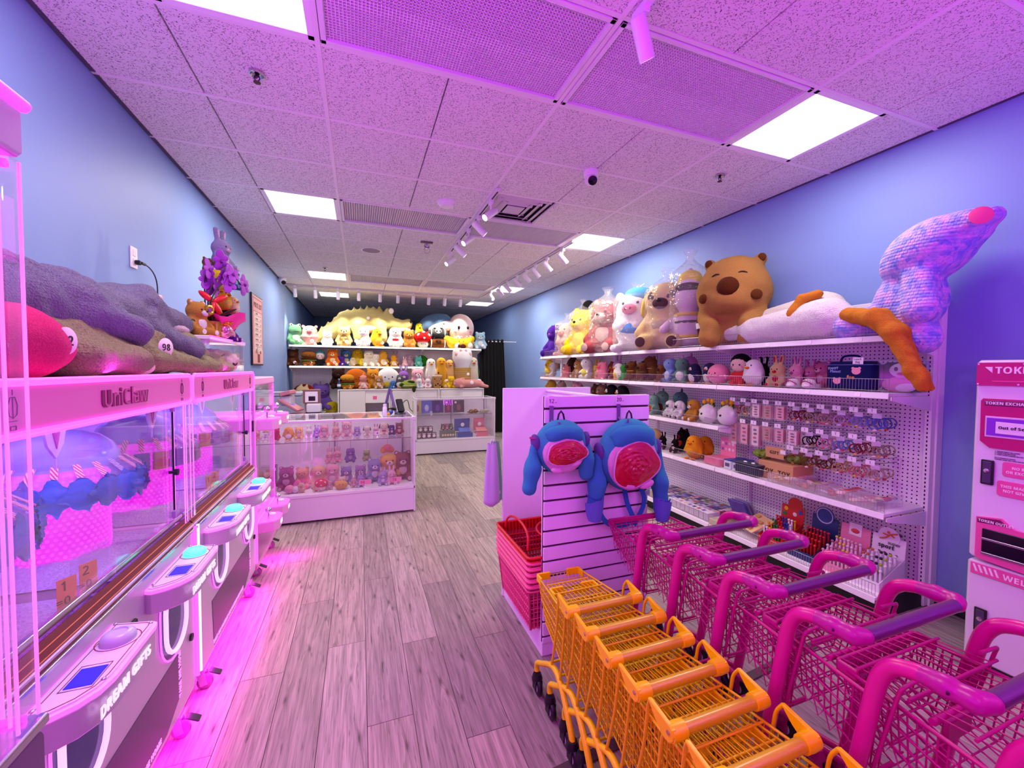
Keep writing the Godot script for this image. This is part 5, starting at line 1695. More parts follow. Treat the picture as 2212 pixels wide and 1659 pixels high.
# ---------------------------------------------------------------- token machine
func build_token_machine() -> void:
	var o := thing("token_machine", "white and magenta token vending machine at the right edge", "vending machine", Vector3(2.852, 0, -1.11), 180.0)
	# local: +x is into the room after the half turn, z = 0 at the far edge
	var P := func(y: float, z: float) -> Vector3: return Vector3(0, y, -(z + 1.11))
	var wm := mat("eadcf0", 0.35)
	var mg := mat("c01470", 0.25)
	var pk := mat("ee5aa6", 0.3)
	var dk := mat("7a1a5c", 0.3)
	part(o, "cabinet", mb().box(Vector3(-0.24, 1.02, -0.33), Vector3(0.474, 0.975, 0.66), 0.012), wm)
	part(o, "lower_door", mb().box(Vector3(-0.24, 0.27, -0.33), Vector3(0.476, 0.5, 0.664), 0.012), wm)
	part(o, "base", mb().box(Vector3(-0.24, 0.015, -0.33), Vector3(0.45, 0.03, 0.63), 0.004), mat("241c2a", 0.5))
	var side := func(pts: Array, d: float, m: Material, nm: String, x0 := 0.0) -> MeshInstance3D:
		# outline of [z, y] in world terms
		var poly := PackedVector2Array()
		for q in pts: poly.append(Vector2(q[0] + 1.11, q[1]))
		var t := mb().turn(Basis(Vector3(0, 0, -1), Vector3(0, 1, 0), Vector3(1, 0, 0)), Vector3(x0 - 0.004, 0, 0)).prism(poly, d + 0.004, 0.0015)
		return part(o, nm, t, m)
	var L := func(par: Node, s: String, size: float, z: float, y: float, m: Material, x0 := 0.006) -> void:
		var t: MeshInstance3D = text(par, "lettering", s, size, m, Transform3D(Basis(Vector3(0, 1, 0), PI / 2), Vector3(x0, y, -(z + 1.11))))
		(t.mesh as TextMesh).horizontal_alignment = HORIZONTAL_ALIGNMENT_LEFT
	var white := mat("fbeef6", 0.5)
	var hd: MeshInstance3D = side.call([[-1.105, 1.385], [-1.105, 1.495], [-0.46, 1.495], [-0.46, 1.385]], 0.008, mg, "header_plate")
	side.call([[-1.076, 1.474], [-1.05, 1.474], [-1.05, 1.445]], 0.010, white, "arrow_mark")
	L.call(hd, "TOKEN", 0.044, -1.042, 1.458, white, 0.0085)
	side.call([[-1.05, 1.404], [-0.90, 1.404], [-0.885, 1.392], [-0.88, 1.396], [-0.897, 1.408], [-1.05, 1.408]], 0.0095, pk, "trim_line")
	for q in [[-1.097, 1.488], [-0.95, 1.488], [-1.097, 1.392], [-0.965, 1.392]]:
		part(hd, "bolt", mb().turn(Basis(Vector3(0, 0, 1), -PI / 2), Vector3(0.008, q[1], -(q[0] + 1.11))).lathe([Vector2(0.005, 0), Vector2(0.004, 0.003), Vector2(0, 0.003)], 8), mat("d8d0dc", 0.2, 0.9))
	var ex: MeshInstance3D = side.call([[-1.083, 1.115], [-1.085, 1.31], [-1.078, 1.322], [-0.5, 1.322], [-0.5, 1.085], [-1.05, 1.085]], 0.008, mg, "exchange_plate")
	side.call([[-1.072, 1.288], [-1.072, 1.314], [-0.7, 1.314], [-0.71, 1.288]], 0.0095, dk, "title_strip")
	L.call(ex, "TOKEN EXCHANGE", 0.0185, -1.068, 1.301, white, 0.011)
	side.call([[-1.066, 1.138], [-1.066, 1.238], [-0.6, 1.238], [-0.6, 1.138]], 0.011, mat("e6c8e8", 0.3), "screen_frame")
	part(o, "screen", bxm(Vector3(0.004, 0.084, 0.44)), glow("8a18e0", 0.45, "5a1090"), Vector3(0.0105, 1.188, -0.27))
	var nt: MeshInstance3D = side.call([[-1.029, 1.158], [-1.029, 1.214], [-0.88, 1.210], [-0.88, 1.156]], 0.0155, mat("f4eaf4", 0.6), "paper_note")
	L.call(nt, "Out of Service", 0.019, -1.02, 1.187, mat("2a1430", 0.6), 0.0165)
	for k in 7:
		L.call(o, ["1. INSERT BILLS OR COINS", "2. PRESS THE BUTTON", "3. TAKE YOUR TOKENS BELOW", "", "NO CHANGE IS GIVEN", "TOKENS HAVE NO CASH VALUE", ""][k] if k % 4 != 3 else "-", 0.0065, -1.033, 1.072 - k * 0.0075, mat("6a4478", 0.6), 0.0005)
	for b in [[-1.005, 0.958, 1.027, "NO REFUND", "OR EXCHANGE"], [-1.02, 0.862, 0.936, "THIS MACHINE DOES", "NOT GIVE CHANGE"]]:
		var q: MeshInstance3D = side.call(rounded_list(b[0], b[1], -0.62, b[2], 0.012), 0.003, pk, "notice_plate")
		L.call(q, b[3], 0.017, b[0] + 0.03 if b[0] > -1.01 else b[0] + 0.012, b[2] - 0.026, white, 0.0035)
		L.call(q, b[4], 0.017, b[0] + 0.012 if b[0] > -1.01 else b[0] + 0.02, b[2] - 0.047, white, 0.0035)
	for c in [[-1.053, 0.965], [-1.053, 0.232]]:
		var lk := part(o, "lock_plate", mb().box(Vector3(0.004, c[1], -(c[0] + 1.11)), Vector3(0.01, 0.12, 0.044), 0.003), mat("1c1424", 0.4))
		part(lk, "lock_body", mb().box(Vector3(0.0095, c[1], -(c[0] + 1.11)), Vector3(0.004, 0.104, 0.03), 0.006), mat("5c4a72", 0.3, 0.5))
		part(lk, "keyhole", mb().turn(Basis(Vector3(0, 0, 1), -PI / 2), Vector3(0.011, c[1] + 0.008, -(c[0] + 1.11))).lathe([Vector2(0.011, 0), Vector2(0.01, 0.004), Vector2(0.005, 0.005), Vector2(0, 0.006)], 14), mat("d0c8d8", 0.2, 0.9))
	var ou: MeshInstance3D = side.call([[-1.082, 0.55], [-1.082, 0.74], [-0.998, 0.755], [-0.955, 0.715], [-0.5, 0.715], [-0.5, 0.50], [-1.07, 0.535]], 0.008, pk, "outlet_plate")
	side.call([[-1.078, 0.712], [-1.078, 0.736], [-1.0, 0.748], [-0.975, 0.722]], 0.0095, dk, "title_strip")
	L.call(ou, "TOKEN OUTLET", 0.0165, -1.074, 0.727, white, 0.011)
	part(o, "outlet_tray", mb().box(Vector3(0.006, 0.628, -0.3), Vector3(0.012, 0.125, 0.5), 0.004), mat("1a1226", 0.12))
	part(o, "tray_lip", mb().box(Vector3(0.012, 0.64, -0.3), Vector3(0.008, 0.012, 0.5), 0.003).box(Vector3(0.012, 0.57, -0.3), Vector3(0.012, 0.012, 0.5), 0.003), mat("b8a8c4", 0.15, 0.8))
	var wb: MeshInstance3D = side.call([[-1.095, 0.455], [-1.095, 0.508], [-0.5, 0.508], [-0.5, 0.455]], 0.006, pk, "welcome_band")
	for k in 5: side.call([[-1.088 + k * 0.018, 0.502], [-1.079 + k * 0.018, 0.502], [-1.068 + k * 0.018, 0.468], [-1.077 + k * 0.018, 0.468]], 0.0075, white, "stripe_mark")
	L.call(wb, "WELCOME", 0.036, -0.985, 0.481, white, 0.0065)

func rounded_list(z0: float, y0: float, z1: float, y1: float, r: float) -> Array:
	var o := []
	for q in rounded(z0, y0, z1, y1, r): o.append([q.x, q.y])
	return o

# ---------------------------------------------------------------- carts
func wire_basket(m: MB, R: Dictionary, w: float) -> void:
	# R: top rear, top front, low rear, low front as [half width, y, z]
	var tr: Array = R.tr
	var tf: Array = R.tf
	var lr: Array = R.lr
	var lf: Array = R.lf
	var V := func(a: Array, s: float) -> Vector3: return Vector3(a[0] * s, a[1], a[2])
	for s in [-1.0, 1.0]:
		var n: int = R.n
		for k in n + 1:
			var t: float = float(k) / n
			var a: Vector3 = V.call(tr, s).lerp(V.call(tf, s), t)
			var b: Vector3 = V.call(lr, s).lerp(V.call(lf, s), t)
			m.tube([a, b, b - Vector3(s * 0.012, -0.002, 0)], w, 5)
		for k in range(1, R.rows + 1):
			var t: float = float(k) / R.rows
			m.tube([V.call(tr, s).lerp(V.call(lr, s), t), V.call(tf, s).lerp(V.call(lf, s), t)], w * (1.5 if k == R.rows or k == R.rows / 2 else 1.0), 5)
	# bottom and front
	var nb: int = R.nb
	for k in nb + 1:
		var s := -1.0 + 2.0 * k / nb
		m.tube([V.call(lr, s), V.call(lf, s), V.call(tf, s)], w, 5)
	for k in R.n / 2 + 1:
		var t: float = float(k) / (R.n / 2)
		var a: Vector3 = V.call(lr, -1.0).lerp(V.call(lf, -1.0), t)
		m.tube([a, Vector3(-a.x, a.y, a.z)], w, 5)
	for k in range(1, R.rows):
		var t: float = float(k) / R.rows
		var a: Vector3 = V.call(tf, -1.0).lerp(V.call(lf, -1.0), t)
		m.tube([a, Vector3(-a.x, a.y, a.z)], w, 5)

func cart_caster(o: Node3D, at: Vector3, r: float, dark: Material, hub: Material, fork: Material) -> void:
	var c := part(o, "caster", mb().at(at.x, at.y, at.z).lathe([Vector2(0.0, r * 1.5), Vector2(r * 0.62, r * 1.5), Vector2(r * 0.7, r * 1.9), Vector2(r * 0.5, r * 2.5), Vector2(0.0, r * 2.5)], 14).at(0, 0, 0).box(at + Vector3(-r * 0.42, r * 1.25, r * 0.15), Vector3(r * 0.14, r * 1.2, r * 1.0), 0.002).box(at + Vector3(r * 0.42, r * 1.25, r * 0.15), Vector3(r * 0.14, r * 1.2, r * 1.0), 0.002), fork)
	var w := mb().turn(Basis(Vector3(0, 0, 1), PI / 2), at + Vector3(0, r, r * 0.3)).lathe([Vector2(0.0, -r * 0.3), Vector2(r * 0.8, -r * 0.3), Vector2(r * 0.97, -r * 0.2), Vector2(r, 0), Vector2(r * 0.97, r * 0.2), Vector2(r * 0.8, r * 0.3), Vector2(0, r * 0.3)], 20)
	part(c, "wheel", w, dark)
	part(c, "wheel_hub", mb().turn(Basis(Vector3(0, 0, 1), PI / 2), at + Vector3(0, r, r * 0.3)).lathe([Vector2(0.0, -r * 0.34), Vector2(r * 0.42, -r * 0.34), Vector2(r * 0.5, -r * 0.31), Vector2(r * 0.5, r * 0.31), Vector2(r * 0.42, r * 0.34), Vector2(0, r * 0.34)], 14), hub)

func curve(pts: Array, step := 0.012, round := 0.22) -> Array:
	var cv := Curve3D.new()
	cv.bake_interval = step
	for k in pts.size():
		var t: Vector3 = (pts[mini(k + 1, pts.size() - 1)] - pts[maxi(k - 1, 0)]) * round
		if k == 0 or k == pts.size() - 1: t = Vector3.ZERO
		else:
			var lim: float = minf(pts[k].distance_to(pts[k - 1]), pts[k].distance_to(pts[k + 1])) * 0.45
			t = t.limit_length(lim)
		cv.add_point(pts[k], -t, t)
	var o := []
	for p in cv.get_baked_points(): o.append(p)
	return o

func build_carts() -> void:
	var ye := mat("f4e000", 0.3)
	var yd := mat("e6d000", 0.3)
	var yh := mat("d0c000", 0.22)
	yh.clearcoat_enabled = true
	yh.clearcoat = 0.7
	var bk := mat("141018", 0.45)
	var hub := mat("d4ccd8", 0.3, 0.4)
	var o := thing("shopping_cart", "small yellow wire shopping cart at the front of the yellow row, touching the slatwall stand", "shopping cart", Vector3(0.875, 0, -1.325), 0, "small yellow carts nested in a row")
	part(o, "handle", mb().tube([Vector3(-0.13, 0.55, 0), Vector3(0.13, 0.55, 0)], 0.0165, 16), yh)
	for s in [-1.0, 1.0]:
		# plastic end plate with a ferrule round the bar
		var pl := PackedVector2Array()
		for q in [[0.016, -0.012], [0.02, 0.004], [0.014, 0.018], [-0.004, 0.022], [-0.075, 0.032], [-0.082, 0.028], [-0.05, -0.004], [-0.018, -0.026], [0.004, -0.026]]: pl.append(Vector2(-q[0], 0.55 + q[1]))
		var pt := part(o, "end_plate", mb().turn(Basis(Vector3(0, 0, -1), Vector3(0, 1, 0), Vector3(1, 0, 0)), Vector3(s * 0.158 - 0.007, 0, 0)).prism(pl, 0.014, 0.004), ye)
		part(pt, "ferrule", mb().turn(Basis(Vector3(0, 0, 1), PI / 2), Vector3(s * 0.14, 0.55, 0)).lathe([Vector2(0.012, -0.022), Vector2(0.0215, -0.022), Vector2(0.0228, 0.0), Vector2(0.0215, 0.022), Vector2(0.012, 0.022)], 16), ye)
		part(pt, "bolt", mb().turn(Basis(Vector3(0, 0, 1), -s * PI / 2), Vector3(s * 0.165, 0.553, 0.0)).lathe([Vector2(0.006, 0), Vector2(0.006, 0.002), Vector2(0.003, 0.003), Vector2(0, 0.003)], 10), mat("c8b090", 0.25, 0.8))
		# bent post wire from the plate to the frame
		part(o, "post", mb().tube(curve([Vector3(s * 0.157, 0.575, -0.078), Vector3(s * 0.152, 0.545, -0.092), Vector3(s * 0.148, 0.40, -0.115), Vector3(s * 0.142, 0.235, -0.165)]), 0.0052, 6), yd)
		part(o, "post", mb().tube(curve([Vector3(s * 0.157, 0.545, -0.01), Vector3(s * 0.152, 0.505, -0.035), Vector3(s * 0.147, 0.36, -0.06), Vector3(s * 0.142, 0.225, -0.09)]), 0.0052, 6), yd)
		# arched base tube
		part(o, "base_tube", mb().tube(curve([Vector3(s * 0.14, 0.10, -0.315), Vector3(s * 0.14, 0.135, -0.315), Vector3(s * 0.139, 0.165, -0.27), Vector3(s * 0.138, 0.225, -0.165), Vector3(s * 0.142, 0.215, -0.09), Vector3(s * 0.15, 0.15, -0.01), Vector3(s * 0.153, 0.085, 0.035)], 0.012, 0.3), 0.0115, 10), ye)
		cart_caster(o, Vector3(s * 0.14, 0.0, -0.315), 0.036, bk, hub, bk)
		cart_caster(o, Vector3(s * 0.153, 0.0, 0.035), 0.036, bk, hub, bk)
	var bm := mb()
	var Y := {"tr": [0.148, 0.512, -0.02], "tf": [0.108, 0.488, -0.388], "lr": [0.128, 0.25, -0.05], "lf": [0.092, 0.30, -0.33], "n": 20, "rows": 6, "nb": 11}
	wire_basket(bm, Y, 0.0018)
	bm.tube([Vector3(-0.148, 0.512, -0.02), Vector3(-0.108, 0.49, -0.39), Vector3(0.108, 0.49, -0.39), Vector3(0.148, 0.512, -0.02)], 0.0042, 6)
	part(o, "wire_basket", bm, yd)
	var fl := mb()
	for k in 12:
		var x := -0.12 + 0.24 * k / 11.0
		fl.tube([Vector3(x, 0.515, -0.03), Vector3(x * 0.9, 0.503, -0.18), Vector3(x * 0.84, 0.488, -0.30)], 0.0017, 5)
	for q in [[0.135, 0.517, -0.03], [0.128, 0.512, -0.11], [0.116, 0.505, -0.2], [0.104, 0.49, -0.30]]: fl.tube([Vector3(-q[0], q[1], q[2]), Vector3(q[0], q[1], q[2])], 0.0034, 6)
	part(o, "rear_flap", fl, yd)
	for s in [-1.0, 1.0]:
		part(o, "corner_bumper", mb().box(Vector3(s * 0.107, 0.484, -0.37), Vector3(0.012, 0.036, 0.05), 0.005).box(Vector3(s * 0.077, 0.484, -0.392), Vector3(0.07, 0.036, 0.012), 0.005), ye)
		part(o, "seat_pad", mb().box(Vector3(s * 0.06, 0.452, -0.285), Vector3(0.085, 0.032, 0.012), 0.005), ye)
	for q in [[0.215, -0.12], [0.16, -0.27]]: part(o, "under_bar", mb().tube([Vector3(-0.14, q[0], q[1]), Vector3(0.14, q[0], q[1])], 0.005, 6), yd)
	var ord := ["", "second", "third", "fourth", "fifth", "sixth", "seventh", "eighth"]
	for k in range(1, 8):
		dup(o, "small yellow wire shopping cart, %s in its row counted from the slatwall stand" % ord[k], Vector3(0.875, 0, -1.325 + 0.134 * k))
	# the pink row
	var pk := mat("d00480", 0.3)
	var pd := mat("ba0470", 0.32)
	var ph := mat("5e0452", 0.14)
	ph.clearcoat_enabled = true
	ph.clearcoat = 1.0
	var pc := mat("b0087e", 0.32)
	var p := thing("shopping_cart", "magenta wire shopping cart at the front of the pink row, nose against the slatwall stand", "shopping cart", Vector3(1.357, 0, -1.268), 0, "magenta carts nested in a row")
	part(p, "handle", mb().tube([Vector3(-0.19, 0.8, 0), Vector3(0.19, 0.8, 0)], 0.017, 18), ph)
	for s in [-1.0, 1.0]:
		part(p, "side_post", mb().tube(curve([Vector3(s * 0.224, 0.80, -0.06), Vector3(s * 0.224, 0.792, -0.115), Vector3(s * 0.222, 0.765, -0.155), Vector3(s * 0.221, 0.70, -0.178), Vector3(s * 0.218, 0.42, -0.222), Vector3(s * 0.214, 0.10, -0.275)], 0.012, 0.25), 0.0185, 14), pk)
		var g := skin([["c", s * 0.2, 0.8, 0.0, s * 0.222, 0.8, -0.012, 0.0195, 0.0205], ["c", s * 0.222, 0.8, -0.012, s * 0.2245, 0.8, -0.055, 0.021, 0.021], ["c", s * 0.2245, 0.8, -0.055, s * 0.2245, 0.797, -0.09, 0.021, 0.0195]], 0.005, 0.012)
		var gp := part(p, "corner_grip", g, pc)
		part(gp, "bolt", mb().turn(Basis(Vector3(0, 0, 1), -s * PI / 2), Vector3(s * 0.2445, 0.8, -0.045)).lathe([Vector2(0.006, 0), Vector2(0.005, 0.002), Vector2(0, 0.003)], 10), mat("d8c0d0", 0.2, 0.8) if s > 0 else mat("4a0830", 0.5))
		part(p, "gate_wire", mb().tube(curve([Vector3(s * 0.12, 0.735, -0.135), Vector3(s * 0.2, 0.73, -0.135), Vector3(s * 0.207, 0.715, -0.14), Vector3(s * 0.202, 0.5, -0.185), Vector3(s * 0.195, 0.478, -0.19), Vector3(s * 0.12, 0.475, -0.19)], 0.01, 0.2), 0.0046, 7), pd)
		part(p, "base_rail", mb().tube(curve([Vector3(s * 0.214, 0.13, -0.27), Vector3(s * 0.205, 0.115, -0.36), Vector3(s * 0.16, 0.12, -0.56)]), 0.013, 10), pd)
		cart_caster(p, Vector3(s * 0.214, 0.0, -0.275), 0.048, bk, hub, pd)
		cart_caster(p, Vector3(s * 0.16, 0.0, -0.54), 0.048, bk, hub, pd)
	var bm2 := mb()
	var Q := {"tr": [0.205, 0.662, -0.16], "tf": [0.17, 0.672, -0.50], "lr": [0.178, 0.465, -0.19], "lf": [0.15, 0.592, -0.485], "n": 18, "rows": 4, "nb": 10}
	wire_basket(bm2, Q, 0.0021)
	bm2.tube([Vector3(-0.205, 0.662, -0.16), Vector3(-0.172, 0.674, -0.502), Vector3(0.172, 0.674, -0.502), Vector3(0.205, 0.662, -0.16)], 0.0055, 7)
	# zigzag wire feet under the basket
	for s in [-1.0, 1.0]:
		for k in 9:
			var t := k / 9.0
			var a := Vector3(s * lerpf(0.178, 0.15, t), lerpf(0.465, 0.592, t), lerpf(-0.19, -0.485, t))
			bm2.tube([a, a + Vector3(s * 0.006, -0.026, -0.012), a + Vector3(0, 0.012, -0.03)], 0.002, 5)
	part(p, "wire_basket", bm2, pd)
	var f2 := mb()
	for k in 11:
		var x := -0.17 + 0.34 * k / 10.0
		f2.tube([Vector3(x, 0.70, -0.13), Vector3(x * 0.95, 0.69, -0.26), Vector3(x * 0.9, 0.675, -0.36)], 0.002, 5)
	for q in [[0.19, 0.702, -0.13], [0.178, 0.694, -0.24], [0.165, 0.677, -0.36]]: f2.tube([Vector3(-q[0], q[1], q[2]), Vector3(q[0], q[1], q[2])], 0.004, 6)
	f2.tube([Vector3(-0.175, 0.675, -0.31), Vector3(0.175, 0.675, -0.31)], 0.008, 8)
	part(p, "rear_flap", f2, pd)
	part(p, "nose_band", mb().box(Vector3(0, 0.672, -0.505), Vector3(0.345, 0.032, 0.012), 0.005).box(Vector3(-0.172, 0.672, -0.48), Vector3(0.012, 0.032, 0.05), 0.005).box(Vector3(0.172, 0.672, -0.48), Vector3(0.012, 0.032, 0.05), 0.005), mat("b80c70", 0.35))
	for s in [-0.1, 0.1]: part(p, "seat_plate", bxm(Vector3(0.1, 0.05, 0.012), 0.004), mat("a80866", 0.35), Vector3(s, 0.652, -0.3))
	for q in [[0.205, -0.36], [0.165, -0.53]]: part(p, "cross_bar", mb().tube([Vector3(-q[0], 0.12, q[1]), Vector3(q[0], 0.12, q[1])], 0.007, 7), pd)
	for k in range(1, 6):
		dup(p, "magenta wire shopping cart, %s in its row counted from the slatwall stand" % ord[k], Vector3(1.357, 0, -1.268 + 0.215 * k))
# ---------------------------------------------------------------- plush toys
# each kind: the height of its shape, its skin, and small parts [name, colour, egg centre 3, radii 3, (turn about z)]; capital-letter names come in mirrored pairs
# colours: a number picks from the toy's own list; k black, w white, p pink, o orange, n brown, r red, y yellow
var KIND := {}
const SITTING := [["e", 0, 0.3, 0, 0.26, 0.3, 0.22], ["e", 0, 0.68, 0.03, 0.29, 0.26, 0.25], ["C", 0.2, 0.46, 0.03, 0.31, 0.24, 0.17, 0.085, 0.08], ["C", 0.15, 0.13, 0.05, 0.21, 0.1, 0.32, 0.11, 0.105]]
const FACE := [["Eye", "k", 0.105, 0.71, 0.255, 0.026, 0.03, 0.018]]

